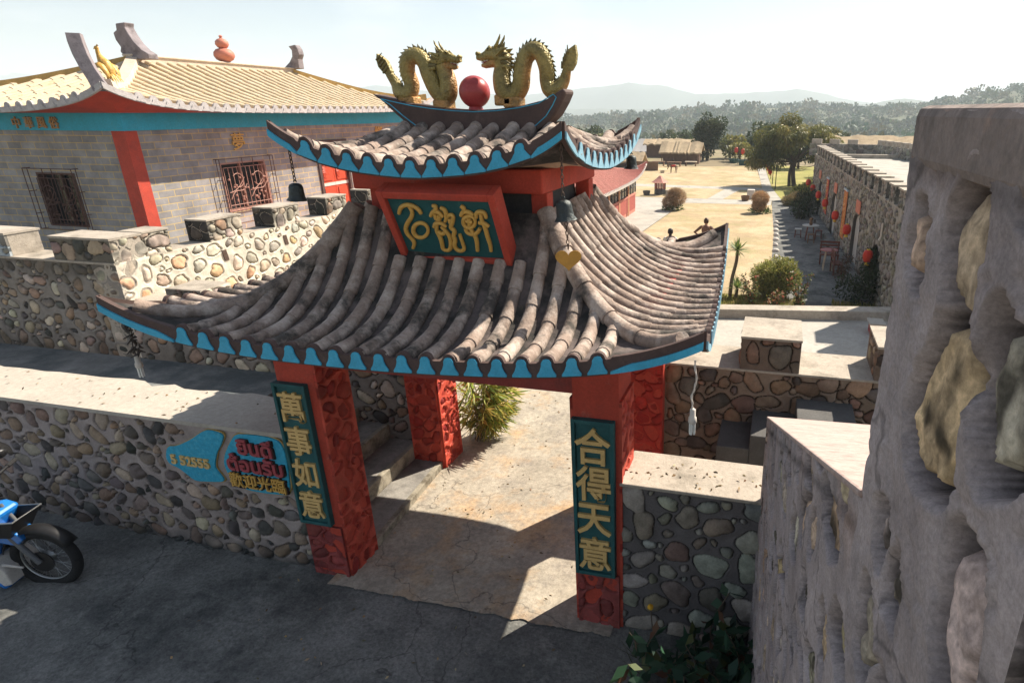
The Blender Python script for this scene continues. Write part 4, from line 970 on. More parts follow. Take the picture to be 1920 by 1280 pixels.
for k in range(4):
    am = 2.6 if k % 2 == 0 else 5.4
    if k < 2: troof.slope(k, temple, [ytile, ytr], .30, am, .085, .5, rg2, 8)
    else: troof.slope(k, temple, [ytile, ytr], .60, am, .085, .5, rg2, 6)
    if k < 2:
        troof.eave(k, temple, [pale_edge, pale_edge], .30, am, .085, .08, .10, .05, thick=.04, tear_h=.05)
    m = MB(); P = []
    for i in range(25):
        u = i / 24.0 * .93; tA, hA, tO, hO = troof.side(k); q = troof.pt(lerp(tA, hA, u), u, k); P.append(q)
    P = np.array(P); d = P[-1] - P[0]; pr = np.array((-d[1], d[0], 0)); pr /= np.linalg.norm(pr)
    w = .14; G = np.stack([P - pr * w + (0, 0, -.02), P - pr * w * .8 + (0, 0, .17), P + pr * w * .8 + (0, 0, .17), P + pr * w + (0, 0, -.02)], 1)
    m.grid(G); m.add(G[-1], [(0, 1, 2, 3)]); m.build("hip_ridge", creamr if k == 0 else ochre, temple, smooth=40)
    troof.soffit(k, temple, red if k < 2 else dark_grey, .08, .80, 3.76)
m = MB(); m.box(-15.85 - .12, -15.85 + .12, 13.40, 19.02, 4.86, 5.08); m.box(-15.85 - .16, -15.85 + .16, 13.40, 19.02, 5.06, 5.11); m.build("ridge", creamr, temple, bevel=.02)
hornm = M("grey_horn_render", (.24, .21, .22), .85, .25, 5, .4, 30, stain=((.10, .085, .09), 5, .5, .68, .8), bdist=.008)
m = MB(); pth = [(-12.92, 10.27, 4.15, .14, .17), (-12.99, 10.24, 4.36, .12, .15), (-13.08, 10.22, 4.57, .115, .15), (-13.16, 10.22, 4.80, .115, .15), (-13.22, 10.24, 5.02, .115, .15), (-13.25, 10.26, 5.17, .11, .14)]
dx, dy = np.array((.72, .69, 0)), np.array((-.69, .72, 0)); G = []
for x, y, z, a, b in pth:
    c = np.array((x, y, z)); G.append([c - dx * a - dy * b, c + dx * a - dy * b, c + dx * a + dy * b, c - dx * a + dy * b, c - dx * a - dy * b])
m.grid(np.array(G)); m.add(G[-1][:4], [(0, 1, 2, 3)]); m.build("corner_horn", hornm, temple, smooth=40, bevel=.012)
hp = [(-15.98, 5.78), (-15.70, 5.80), (-15.74, 5.70), (-15.68, 5.56), (-15.56, 5.36), (-15.40, 5.20), (-15.22, 5.10), (-15.22, 4.98), (-15.9, 4.98), (-16.05, 5.16), (-16.0, 5.26), (-16.10, 5.42), (-16.12, 5.58), (-16.0, 5.64)]
m = MB(); m.prism(hp, (0, 13.42, 0), (1, 0, 0), (0, 0, 1), (0, 1, 0), .26); m.build("ridge_horn", hornm, temple, bevel=.02)
fp = [(-15.50, 5.74), (-15.25, 5.78), (-15.17, 5.66), (-15.14, 5.50), (-15.22, 5.36), (-15.22, 5.08), (-15.9, 5.05), (-15.75, 5.14), (-15.55, 5.28), (-15.42, 5.44), (-15.40, 5.62)]
m = MB(); m.prism([(x - .25, z) for x, z in fp], (0, 18.85, 0), (1, 0, 0), (0, 0, 1), (0, 1, 0), .24); m.build("ridge_horn", hornm, temple, bevel=.02)
# gourd finial and bird on the roof
pink = M("pink_gourd_paint", (.52, .19, .13), .6, .12, 5, stain=((.6, .35, .27), 5, .54, .7, .5))
m = MB(); c = (-15.85, 16.35, 5.1)
m.lathe([(.10, 0), (.12, .02), (.22, .08), (.27, .17), (.26, .26), (.19, .34), (.09, .375), (.13, .40), (.175, .47), (.165, .55), (.10, .61), (.04, .63), (.035, .66), (.05, .69), (.02, .715), (0, .72)], c, 20)
tag(m.build("gourd_finial", pink, None, smooth=60, loc=c), "pink double gourd finial on the temple ridge", "finial")
goldy = M("gilded_bird", (.55, .33, .08), .4, .25, 8, .4, 30, stain=((.25, .12, .03), 9, .5, .66, .7))
m = MB(); b0 = np.array((-13.34, 10.80, 4.40))
m.tube(catmull([b0 + (.06, 0, .02), b0 + (.02, 0, .14), b0 + (-.04, 0, .27), b0 + (-.09, 0, .36), b0 + (-.13, 0, .45), b0 + (-.14, 0, .52), b0 + (-.135, 0, .56)], 5), list(np.interp(np.linspace(0, 6, 31), range(7), [.06, .105, .115, .075, .042, .034, .030])), 12)
m.ball(b0 + (-.145, 0, .575), .040, 10, 7); m.tube([b0 + (-.17, 0, .575), b0 + (-.205, 0, .565), b0 + (-.225, 0, .55)], [.020, .012, .002], 7)
for k in range(3): m.tube([b0 + (-.13, 0, .60), b0 + (-.11 + .02 * k, 0, .645 - .012 * k)], [.012, .003], 5)
for s in (-1, 1):
    m.tube(catmull([b0 + (-.06, .10 * s, .30), b0 + (.02, .125 * s, .24), b0 + (.10, .12 * s, .10), b0 + (.13, .10 * s, -.02)], 4), [.03, .05, .06, .065, .065, .062, .058, .052, .045, .035, .024, .014, .006], 8, flat=.4)
    m.tube([b0 + (.0, .045 * s, .06), b0 + (.0, .05 * s, -.08)], [.02, .014], 6)
for k in range(5): m.tube(catmull([b0 + (.05, .02 * (k - 2), .08), b0 + (.13, .035 * (k - 2), .06 + .02 * (k % 2)), b0 + (.20, .05 * (k - 2), -.06)], 4), [.03, .03, .028, .026, .024, .022, .018, .012, .004], 6, flat=.5)
tag(m.build("bird_statue", goldy, None, smooth=60, loc=b0), "small gilded bird statue beside the horn on the temple corner", "statue")
# ------------------------------------------------------------------ dragons, pearl, bells and lamps of the gate
drag = M("gilded_scales", (.30, .215, .075), .45, .22, 9, .0, 30, stain=((.12, .09, .035), 10, .46, .64, .7), attr=True, metal=.15)
nt = drag.node_tree; vo = nt.nodes.new("ShaderNodeTexVoronoi"); vo.inputs['Scale'].default_value = 62; tcn = [n for n in nt.nodes if n.type == 'TEX_COORD'][0]
lk(nt, tcn.outputs['Object'], vo.inputs['Vector']); bpn = nt.nodes.new("ShaderNodeBump"); bpn.inputs['Strength'].default_value = .8; bpn.inputs['Distance'].default_value = .008; bpn.invert = True
lk(nt, vo.outputs['Distance'], bpn.inputs['Height']); lk(nt, bpn.outputs[0], nt.nodes[drag["bsdf"]].inputs['Normal'])
GOLDG, BELLY, DK = (.31, .245, .085), (.46, .25, .09), (.17, .14, .06)
DY = 4.70
def dragon(label, pts, rad, fin_n, sgn, head, tail, hs):
    """pts: spine (x, z) from tail to neck; head (x, z) with the snout towards sgn"""
    rg = random.Random(int(100 + sgn)); root = thing("dragon_statue", label, "statue", (pts[0][0], DY, 3.85), "dragons on the gate ridge")
    S = catmull([(x, DY + .012 * math.sin(i * 1.9), z) for i, (x, z) in enumerate(pts)], 8); n = len(S)
    r = np.interp(np.linspace(0, 1, n), np.linspace(0, 1, len(rad)), rad) * .93
    m = MB(); m.tube(S, list(r), 14, up=(0, 1, 0))
    # belly colour on the hollow side of each bend
    V = m.v[0]; C = np.tile(np.array(GOLDG), (len(V), 1)); S_ = np.array(S)
    T = np.gradient(S_, axis=0); T /= np.linalg.norm(T, axis=1)[:, None] + 1e-9; Nn = np.stack([T[:, 2] * sgn, 0 * T[:, 0], -T[:, 0] * sgn], 1)
    for i in range(n):
        for k in range(14):
            d = (V[i * 14 + k] - S_[i]) / r[i]; w = np.clip((d @ Nn[i] - .35) * 2.2, 0, 1); C[i * 14 + k] = C[i * 14 + k] * (1 - w) + np.array(BELLY) * w
    m.c[0] = C
    body = m.build("body", drag, root, smooth=70, colattr=True)
    m = MB()
    for i in range(4, n - 2, 2):   # back fin: overlapping leaf-like plates
        c = S_[i] - Nn[i] * r[i] * .85; t = T[i]; L = r[i] * (1.05 if 8 < i < n - 6 else .7)
        tip = c - Nn[i] * L * .46 - t * L * .55 * 1.0
        for s in (-1, 1): m.add([c + t * L * .42, c - t * L * .42, tip, c + (0, .010 * s, 0)], [(0, 3, 2), (1, 2, 3)], 0, DK)
    m.build("back_fin", drag, root, colattr=True)
    # tail fan
    m = MB(); m.prism(tail, (0, DY - .022, 0), (1, 0, 0), (0, 0, 1), (0, 1, 0), .044, 0, GOLDG)
    for k in range(5):
        a = np.array(tail[0]); b = np.array(tail[len(tail) // 2]); p = a + (b - a) * (k + 1) / 7
        m.tube([(p[0] - .03, DY - .026, p[1]), (p[0] + .03 * sgn, DY - .028, p[1] + .05)], [.008, .004], 5, 0, DK)
    m.build("tail_fan", drag, root, colattr=True, bevel=.012)
    # head
    m = MB(); hx, hz_ = head
    def at(a, b, y=0): return np.array((hx + sgn * a * hs, DY + y * hs, hz_ + b * hs))
    tube0, ball0 = m.tube, m.ball
    m.tube = lambda p, r, *a, **k: tube0(p, [q * hs for q in r] if not np.isscalar(r) else r * hs, *a, **k)
    m.ball = lambda p, r, *a, **k: ball0(p, r * hs, *a, **k)
    m.tube([at(-.10, -.05), at(-.04, -.005), at(.03, .02), at(.10, .012), at(.16, -.008), at(.205, .0)], [.060, .070, .064, .045, .036, .030], 12, 0, GOLDG, up=(0, 1, 0))
    m.tube([at(.0, -.05), at(.07, -.062), at(.13, -.078), at(.165, -.075)], [.045, .036, .026, .016], 10, 0, BELLY, up=(0, 1, 0))
    for s in (-1, 1):
        m.ball(at(.195, .022, .020 * s), .020, 8, 6, 0, GOLDG); m.ball(at(.055, .062, .040 * s), .022, 10, 7, 0, GOLDG); m.ball(at(.066, .062, .054 * s), .010, 8, 6, 0, (.02, .015, .01))
        m.tube([at(.02, .06, .03 * s), at(-.02, .10, .045 * s), at(-.05, .15, .05 * s), at(-.06, .18, .05 * s)], [.018, .015, .010, .003], 7, 0, GOLDG)
        m.tube([at(-.02, .0, .06 * s), at(-.07, .03, .085 * s), at(-.11, .06, .085 * s)], [.022, .026, .004], 7, 0, GOLDG, flat=.5)
        for k in range(5):
            m.tube([at(-.02 - .012 * k, .035 - .03 * k, .055 * s), at(-.08 - .01 * k, .05 - .035 * k, .07 * s), at(-.13 - .008 * k, .065 - .045 * k, .06 * s)], [.020, .018, .003], 6, 0, DK if k % 2 else GOLDG)
        for k in range(3): m.tube([at(.10 + .03 * k, -.03, .022 * s), at(.10 + .03 * k, -.05, .022 * s)], [.006, .001], 5, 0, (.6, .5, .3))
        m.tube([at(.10, .035, .03 * s), at(.06, .09, .035 * s)], [.018, .004], 6, 0, GOLDG)
    m.tube([at(.06, -.035), at(.12, -.048), at(.165, -.05)], [.020, .018, .008], 8, 0, (.35, .03, .03), flat=.5)
    for k in range(4): m.tube([at(-.05 + .035 * k, .055, 0), at(-.08 + .03 * k, .12 - .012 * k, 0)], [.022, .003], 6, 0, DK)
    m.build("head", drag, root, smooth=60, colattr=True)
    for x, z in sorted(pts, key=lambda p: p[1])[:2]:
        m = MB(); m.box(x - .07, x + .07, DY - .06, DY + .06, z - .10, z - .02, 0, BELLY); m.build("mount", drag, root, bevel=.015, colattr=True)
    return root
LD = [(-3.052, 4.075), (-3.005, 4.0), (-2.965, 3.932), (-2.895, 3.925), (-2.868, 3.99), (-2.885, 4.08), (-2.862, 4.165), (-2.80, 4.195), (-2.735, 4.15), (-2.695, 4.055), (-2.655, 3.955), (-2.60, 3.90), (-2.55, 3.93), (-2.545, 4.01), (-2.575, 4.08), (-2.59, 4.14)]
RAD = [.030, .045, .058, .066, .062, .062, .064, .066, .066, .066, .070, .074, .074, .070, .066, .058]
LT = [(-3.045, 4.05), (-3.085, 4.075), (-3.125, 4.12), (-3.135, 4.17), (-3.125, 4.215), (-3.085, 4.19), (-3.05, 4.165), (-3.03, 4.12), (-3.015, 4.085)]
dragon("gilded dragon statue with its head high, facing right on the gate ridge", LD, RAD, 10, 1, (-2.575, 4.165), LT, .72)
RDP = [(-1.585, 4.09), (-1.615, 4.01), (-1.66, 3.95), (-1.715, 3.945), (-1.745, 4.0), (-1.745, 4.09), (-1.775, 4.185), (-1.84, 4.215), (-1.905, 4.17), (-1.93, 4.075), (-1.955, 3.975), (-2.015, 3.92), (-2.085, 3.935), (-2.105, 4.02), (-2.10, 4.10), (-2.12, 4.16)]
RT = [(-1.60, 4.06), (-1.545, 4.075), (-1.515, 4.12), (-1.505, 4.18), (-1.515, 4.245), (-1.565, 4.215), (-1.605, 4.17), (-1.62, 4.12), (-1.615, 4.08)]
dragon("gilded dragon statue with a taller tail fan, facing left on the gate ridge", RDP, RAD, 10, -1, (-2.125, 4.18), RT, .80)
pearl = M("red_pearl_paint", (.36, .045, .045), .38, .15, 5, .2, 30, stain=((.48, .13, .09), 6, .55, .72, .4), coat=.2, bdist=.004)
m = MB(); m.ball((-2.335, DY, 3.935), .117, 28, 18); m.lathe([(.06, 3.80), (.05, 3.83), (.045, 3.85)], (-2.335, DY, 0), 14)
tag(m.build("red_pearl", pearl, None, smooth=60, loc=(-2.335, DY, 3.8)), "round dark red pearl between the two dragon statues", "ball")

bronze = M("dark_bronze", (.05, .058, .058), .5, .3, 10, .4, 40, metal=.5, stain=((.10, .13, .125), 12, .55, .7, .7))
rust = M("rusty_chain", (.09, .06, .045), .8, .3, 30)
def chain(parent, a, b, r=.0035, link=.026):
    m = MB(); a, b = np.array(a, float), np.array(b, float); n = max(3, int(np.linalg.norm(b - a) / link)); d = (b - a) / n; dn = d / np.linalg.norm(d)
    x = np.cross(dn, (0, 1, 0)); x /= np.linalg.norm(x); y = np.cross(dn, x)
    for i in range(n):
        c = a + d * (i + .5); w = x if i % 2 else y
        m.tube([c + dn * math.sin(t) * link * .66 + w * math.cos(t) * link * .32 for t in np.linspace(0, 2 * PI, 10)], r, 5)
    return m.build("chain", rust, parent)
def bell(label, top, L, tilt, size, heart):
    """bronze wind bell with scalloped lip hanging by a chain from a roof tip"""
    top = np.array(top, float); root = thing("wind_bell", label, "bell", top, "wind bells hanging from the upper roof")
    b = top + (0, 0, -L); chain(root, top, b + (0, 0, .02))
    ax = np.array((math.sin(tilt), 0, math.cos(tilt)))
    m = MB(); s = size
    m.lathe([(0.0, .02 * s), (.22 * s, 0), (.40 * s, -.10 * s), (.47 * s, -.28 * s), (.49 * s, -.60 * s), (.53 * s, -.95 * s), (.62 * s, -1.18 * s), (.60 * s, -1.18 * s), (.50 * s, -.92 * s), (.44 * s, -.3 * s), (.2 * s, -.06 * s), (0, -.05 * s)], b, 20, axis=ax,
            wob=lambda i, a: 1 + (.16 * abs(math.cos(2.5 * a)) if i in (6, 7) else 0))
    m.tube([b + ax * s * .0 + np.array((math.cos(t) * .10 * s, 0, math.sin(t) * .14 * s + .08 * s)) for t in np.linspace(0, PI, 8)], .05 * s, 6)
    m.build("bell_body", bronze, root, smooth=50)
    if heart:
        e = b - ax * 1.0 * s; f = e + (.012, 0, -.20); chain(root, e, f)
        m = MB(); hp = [(.5 * .16 * math.sin(t) ** 3 * 1.05, .5 * .16 * (13 * math.cos(t) - 5 * math.cos(2 * t) - 2 * math.cos(3 * t) - math.cos(4 * t)) / 17) for t in np.linspace(0, 2 * PI, 40)[:-1]]
        m.prism(hp, f + (0, -.004, -.065), (.95, .3, 0), (0, 0, 1), (.3, -.95, 0), .006); m.build("heart_clapper", M("ochre_plate", (.50, .27, .06), .45, .15, 20, metal=.3), root)
    return root
bell("black wind bell hanging from the left tip of the upper roof", (-3.24, 3.72, 3.57), .235, .06, .098, False)
bell("tilted dark wind bell with a golden heart at the upper roof's front right tip", (-1.31, 3.72, 3.62), .34, -.12, .105, True)
bell("small dark wind bell at the far right tip of the upper roof", (-1.33, 5.66, 3.63), .205, .0, .098, False)
cord = M("black_cord", (.05, .04, .035), .7, .2, 20); whitec = M("white_cord", (.55, .5, .44), .6, .15, 20); glassw = M("white_lamp_glass", (.72, .72, .68), .25, .08, 10, spec=.5)
def lamp(label, top, b, kind):
    top, b = np.array(top, float), np.array(b, float); root = thing("light_bulb", label, "lamp", top)
    m = MB(); P = catmull([top, top * .6 + b * .4 + (.012, 0, 0), top * .3 + b * .7 + (-.008, 0, 0), b + (0, 0, .01)], 6)
    m.tube(P, .004, 5)
    if kind:   # tangle of wire and dried leaves round the cord
        rg = random.Random(2)
        for k in range(26):
            c = np.array(P[rg.randrange(2, len(P) - 2)]) + (rg.uniform(-.03, .03), rg.uniform(-.03, .03), rg.uniform(-.02, .02)); d = np.array((rg.uniform(-1, 1), rg.uniform(-1, 1), rg.uniform(-1, 1))) * .03
            m.tube([c - d, c + d * .3 + (.008, 0, .006), c + d], [.003, .008, .002], 5)
    else:
        m.tube([p + (.006 * math.cos(i * 1.3), .006 * math.sin(i * 1.3), 0) for i, p in enumerate(P)], .0035, 5)
    m.build("cord", cord if kind else whitec, root)
    m = MB(); m.lathe([(.006, .02), (.016, .012), (.017, -.03), (.022, -.035), (.024, -.06), (.020, -.07), (0, -.07)], b, 14); m.build("socket", whitec, root, smooth=50)
    m = MB(); s = 1
    for k in range(3):
        a = 2 * PI * k / 3; c = b + (.012 * math.cos(a), .012 * math.sin(a), -.07); d = np.array((-math.sin(a), math.cos(a), 0)) * .006
        m.tube([c - d, c - d + (0, 0, -.055), c - d * .6 + (0, 0, -.066), c + d * .6 + (0, 0, -.066), c + d + (0, 0, -.055), c + d], .0062, 7)
    m.build("tube", glassw, root, smooth=60)
lamp("white energy saving bulb with tangled wires under the left tip of the lower roof", (-4.17, 3.05, 2.52), (-4.18, 3.05, 2.22), 1)
lamp("white energy saving bulb on a twisted white cord under the lower roof's right tip", (-.37, 3.05, 2.56), (-.37, 3.05, 2.26), 0)
# ------------------------------------------------------------------ the fort building on the right
FP = np.array((2.97, 18.69, 0)); FD = np.array((-.0536, .9986, 0)); FN = np.array((-.9986, -.0536, 0)); UP = np.array((0, 0, 1.))
def fpt(u, z, d=0.0): return FP + FD * u + FN * d + UP * z
def fbox(m, u0, u1, z0, z1, d0, d1, mi=0): m.hexa([fpt(u, z, d) for d in (d0, d1) for z in (z0, z1) for u in (u0, u1)], mi)
fort = thing("fort_building", "long grey stone fort building with battlements, arched doors and a flat roof", "fort", fpt(8, GL))
FM = (.28, .265, .235); FS = [(.24, .22, .185), (.19, .175, .15), (.30, .275, .23), (.14, .13, .115), (.25, .22, .175), (.22, .205, .185)]
doors = [(16.7, .75, .30), (10.9, .75, .36), (4.7, .72, .38), (.85, .6, .05)]
def in_door(uu, zz):
    r = np.zeros(np.broadcast(uu, zz).shape, bool)
    for u, w, zt in doors:
        zb = -1.7 if u > 2 else -1.0
        r |= (np.abs(uu - u) < w) & (zz > zb) & (zz < zt - w * .55 + w * .55 * np.sqrt(np.clip(1 - ((uu - u) / w) ** 2, 0, 1)))
    return r
m = MB(); U1 = 21.2; Wf = 27.0
stone_panel(m, fpt(U1, GL - .1), -FD, (0, 0, 1), FN, Wf, 3.14, .033, 101, .10, .035, .03, FM, FS, recess=0, bulge=.04, depth=.04, rim=.03, tries=5200, mi=1, keep=lambda a, b: ~in_door(U1 - a, b + GL - .1), skirt=0, undul=.012)
fbox(m, U1 - Wf, U1, GL - .1, 1.42, -.55, -.45); fbox(m, U1 - Wf, U1, 1.39, 1.43, -.40, .0)
fbox(m, U1 - .35, U1, GL - .1, 1.42, -8, -.02)
m.build("wall", [coping_mat, stone_mat], fort, smooth=70, colattr=True)
for i in range(22):
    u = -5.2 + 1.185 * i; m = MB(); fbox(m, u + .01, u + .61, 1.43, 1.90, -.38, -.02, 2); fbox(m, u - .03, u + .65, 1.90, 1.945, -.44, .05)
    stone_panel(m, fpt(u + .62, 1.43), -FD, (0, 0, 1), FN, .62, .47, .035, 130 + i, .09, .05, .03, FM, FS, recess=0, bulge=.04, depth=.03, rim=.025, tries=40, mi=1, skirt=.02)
    m.build("merlon", [coping_mat, stone_mat, merl_shade], fort, smooth=70, colattr=True)
m = MB(); fbox(m, -6, 30, 1.1, 1.2, -9, -.45); m.build("roof_deck", concrete_pale, fort)
greyd = M("pale_grey_door", (.44, .44, .41), .7, .15, 3)
for u, w, zt in doors:
    zb = GL if u > 2 else -1.0
    m = MB(); fbox(m, u - w, u + w, zb, zt, -.12, -.10); m.build("door" if u > 2 else "niche", greyd if 2 < u < 20 else inner, fort)
    m = MB(); a = [(u + w * math.cos(t), zt - w * .55 + w * .55 * math.sin(t)) for t in np.linspace(0, PI, 14)]; a = [(u + w, zb)] + a + [(u - w, zb)]
    G = [[fpt(p[0], p[1], d) for d in (-.22, .015)] for p in a]; m.grid(np.array(G)); m.build("arch", dark_grey, fort, smooth=60)
# back parapet and side parapet of the roof terrace
bp = thing("roof_parapet", "distant battlemented parapet closing the fort's flat roof", "parapet", (5, 44, 1.2))
for k, (a, b) in enumerate((((1.6, 43.6), (5.6, 43.0)), ((5.6, 43.0), (9.5, 28.0)))):
    a, b = np.array((*a, 0)), np.array((*b, 0)); d = b - a; L = np.linalg.norm(d); d /= L; nrm = np.array((d[1], -d[0], 0))
    m = MB(); stone_panel(m, a + UP * 1.1, d, (0, 0, 1), nrm, L, .72, .05, 160 + k, .16, .06, .03, FM, FS, recess=0, bulge=.04, depth=.04, rim=.03, tries=1300, mi=1, skirt=0, undul=.01)
    m.hexa([a + UP * z + d * u - nrm * o for o in (.03, .3) for z in (1.1, 1.82) for u in (0, L)], 0)
    m.build("wall", [coping_mat, stone_mat], bp, smooth=70, colattr=True)
    n = int(L / 1.1)
    for i in range(n):
        m = MB(); m.hexa([a + UP * z + d * u - nrm * o for o in (0, .3) for z in (1.824, 2.10) for u in (i * 1.1 + .1, i * 1.1 + .72)], 0); m.build("merlon", coping_mat, bp)
# banners and plaques on the wall
bann = M("orange_banner", (.50, .17, .05), .8, .2, 5); bann2 = M("red_banner", (.42, .08, .05), .8, .2, 5); plq = M("coral_plaque", (.50, .17, .11), .8, .25, 8, stain=((.55, .38, .22), 9, .55, .7, .8)); wframe = M("pale_blue_frame", (.42, .48, .52), .7, .15, 8)
def banner(u, w, z0, z1, label, seed):
    t = thing("wall_banner", label, "banner", fpt(u, (z0 + z1) / 2, .03)); rg = random.Random(seed)
    m = MB(); fbox(m, u - w, u + w, z0, z1, .03, .05); s = m.build("cloth", bann if seed % 2 else bann2, t)
    m = MB(); fbox(m, u - w - .04, u + w + .04, z1, z1 + .06, .02, .08); m.build("top_rail", wframe, t)
    m = MB()
    for k in range(7):
        zc = lerp(z1 - .18, z0 + .18, k / 6)
        for _ in range(6):
            a, b = rg.uniform(-.6, .6) * w, rg.uniform(-.09, .09); c, e = a + rg.uniform(-.3, .3) * w, b + rg.uniform(-.08, .08)
            m.tube([fpt(u + a, zc + b, .055), fpt(u + c, zc + e, .055)], .014, 4)
    m.build("gold_brushwork", gold, s)
banner(13.6, .42, -.92, .72, "narrow red banner with gold brushwork farther along the fort wall", 2)
banner(7.6, .42, -.98, .86, "orange banner with gold brushwork and blue rail nearer on the fort wall", 3)
for u, z, n in ((17.2, .60, "farthest"), (10.7, .62, "middle"), (4.55, .66, "nearest")):
    m = MB(); fbox(m, u - .42, u + .42, z - .22, z + .22, .02, .06)
    tag(m.build("door_plaque", plq, None, loc=fpt(u, z), bevel=.02), f"coral red plaque above the {n} of three grey arched fort doors", "plaque", "plaques over the fort doors")
# red lanterns
lred = M("red_lantern_silk", (.52, .035, .018), .5, .15, 10); lyel = M("yellow_fringe", (.62, .42, .06), .7, .15, 10)
def lantern(label, loc, s=.82, group="red lanterns along the fort wall", n=14):
    root = thing("lantern", label, "lantern", loc, group); c = np.array(loc)
    m = MB(); m.lathe([(.06 * s, .22 * s), (.12 * s, .20 * s), (.165 * s, .12 * s), (.18 * s, 0), (.165 * s, -.12 * s), (.12 * s, -.20 * s), (.06 * s, -.22 * s)], c, n, wob=lambda i, a: 1 + .025 * math.cos(a * n / 2)); m.build("shade", lred, root, smooth=60)
    m = MB(); m.lathe([(.07 * s, -.22 * s), (.075 * s, -.25 * s), (.08 * s, -.33 * s), (0, -.33 * s)], c, 10); m.lathe([(0, .25 * s), (.065 * s, .25 * s), (.065 * s, .22 * s), (0, .22 * s)], c, 10); m.build("fringe", lyel, root)
    m = MB(); m.tube([c + (0, 0, .24 * s), c + (0, 0, .5 * s)], .008, 5); m.build("cord", cord, root)
    return root
l0 = lantern("red lantern hung before the dark niche, nearest on the fort wall", fpt(.55, -.22, .28))
for u, lb in ((4.9, "red lantern hung before the nearest grey arched fort door"), (8.2, "red lantern hung over the orange banner on the fort wall"), (11.9, "red lantern hung before the middle grey arched fort door"), (14.9, "red lantern hung over the narrow red banner on the fort wall"), (18.0, "red lantern hung before the farthest grey arched fort door"), (20.9, "red lantern hung at the far corner of the fort wall")):
    dup(l0, fpt(u, -.20, .28), 0, lb)
# things along the foot of the fort wall
wood_r = M("dark_red_wood", (.13, .04, .03), .6, .25, 10); wood_b = M("brown_wood", (.16, .09, .05), .7, .25, 10); paleT = M("pale_table_top", (.45, .44, .40), .6, .15, 5); pinkT = M("pink_table_top", (.36, .13, .12), .6, .15, 5); palewood = M("pale_wood", (.48, .40, .30), .7, .2, 8)
def table(label, loc, r, h, top, legm):
    c = np.array(loc); t = thing("round_table", label, "table", loc)
    m = MB(); m.lathe([(0, h - .03), (r, h - .03), (r, h), (0, h)], c, 24); m.build("tabletop", top, t)
    for k in range(4):
        a = PI / 4 + k * PI / 2; m = MB(); m.tube([c + (r * .75 * math.cos(a), r * .75 * math.sin(a), 0), c + (r * .45 * math.cos(a), r * .45 * math.sin(a), h - .03)], .025, 6); m.build("leg", legm, t)
table("round white table on the shaded pavement beside the fort", (1.42, 28.6, GL), .36, .68, paleT, wood_r)
table("round pink table on pale splayed legs beside the fort", (1.86, 23.0, GL), .30, .76, pinkT, palewood)
def stool(label, loc, s=.15, h=.42, mat=wood_r, top=None):
    c = np.array(loc); t = thing("stool", label, "stool", loc, "stools on the fort pavement")
    m = MB(); m.box(c[0] - s, c[0] + s, c[1] - s, c[1] + s, c[2] + h - .035, c[2] + h); m.build("seat", top or mat, t, bevel=.008)
    for a in (-1, 1):
        for b in (-1, 1): m = MB(); m.tube([c + (a * s * .9, b * s * .9, 0), c + (a * s * .75, b * s * .75, h - .035)], .018, 5); m.build("leg", mat, t)
    m = MB(); m.box(c[0] - s * .8, c[0] + s * .8, c[1] - .01, c[1] + .01, c[2] + .13, c[2] + .16); m.build("stretcher", mat, t)
    return t
stool("square stool with white seat standing alone left of the white table", (.92, 29.1, GL), top=paleT)
stool("brown stool in front of the round white table", (1.45, 27.9, GL), mat=wood_b)
stool("dark red stool behind the round white table", (1.80, 28.9, GL))
m = MB(); c = (1.42, 28.6, GL + .68); m.lathe([(0, 0), (.06, 0), (.08, .08), (.05, .16), (.05, .2), (0, .2)], c, 12); m.ball(np.array(c) + (0, 0, .26), .09, 8, 6, sq=(1, 1, .8), noise=.15, rng=random.Random(1))
tag(m.build("flower_pot", wood_b, None, loc=c, smooth=60), "small brown flower pot on the round white table", "flower pot")
def bench(label, loc, rz):
    t = thing("bench", label, "bench", loc, "dark benches beside the pink table"); c = np.array(loc)
    m = MB(); m.box(c[0] - .35, c[0] + .35, c[1] - .16, c[1] + .16, c[2] + .38, c[2] + .42); m.build("seat", wood_r, t, bevel=.006)
    m = MB()
    for z in (.56, .68, .80): m.box(c[0] - .35, c[0] + .35, c[1] + .13, c[1] + .16, c[2] + z, c[2] + z + .07)
    m.build("backrest", wood_r, t)
    for a in (-.31, .31):
        for b in (-.13, .14): m = MB(); m.box(c[0] + a - .02, c[0] + a + .02, c[1] + b - .02, c[1] + b + .02, c[2], c[2] + (.86 if b > 0 else .38)); m.build("leg", wood_r, t)
    t.rotation_euler = (0, 0, rz); return t
bench("dark red slatted bench behind the round pink table", (1.95, 23.9, GL), 0)
bench("dark red slatted bench in front of the round pink table", (2.12, 22.5, GL), PI / 2 + .1)
lowk = MB()
for i in range(12):
    u = 1.5 + i * 1.3
    lowk.hexa([fpt(u + du_, z, d) for d in (.04, .34 + .08 * (i % 3)) for z in (GL, GL + .22) for du_ in (0, 1.2)])
tag(lowk.build("stone_ledge", concrete_dark, None, loc=fpt(8, GL), bevel=.02), "low grey stone ledge along the foot of the fort wall", "ledge", None, 'thing')
m = MB(); m.tube([fpt(.3, .80, .04), fpt(.3, .42, .04)], .03, 7); m.tube([fpt(.3, .42, .04), fpt(.28, .3, .09)], .03, 7)
tag(m.build("drain_spout", whitep, None, loc=fpt(.3, .8)), "short white drain pipe high on the fort wall", "pipe")
wst = [(1452, 0)]
m0 = MB(); m0.ball((0, 0, .03), .13, 9, 6, sq=(1.25, .8, .75), noise=.06, rng=random.Random(2)); ws = m0.build("kerb_stone", whitep, None, smooth=60, loc=(0, 0, 0))
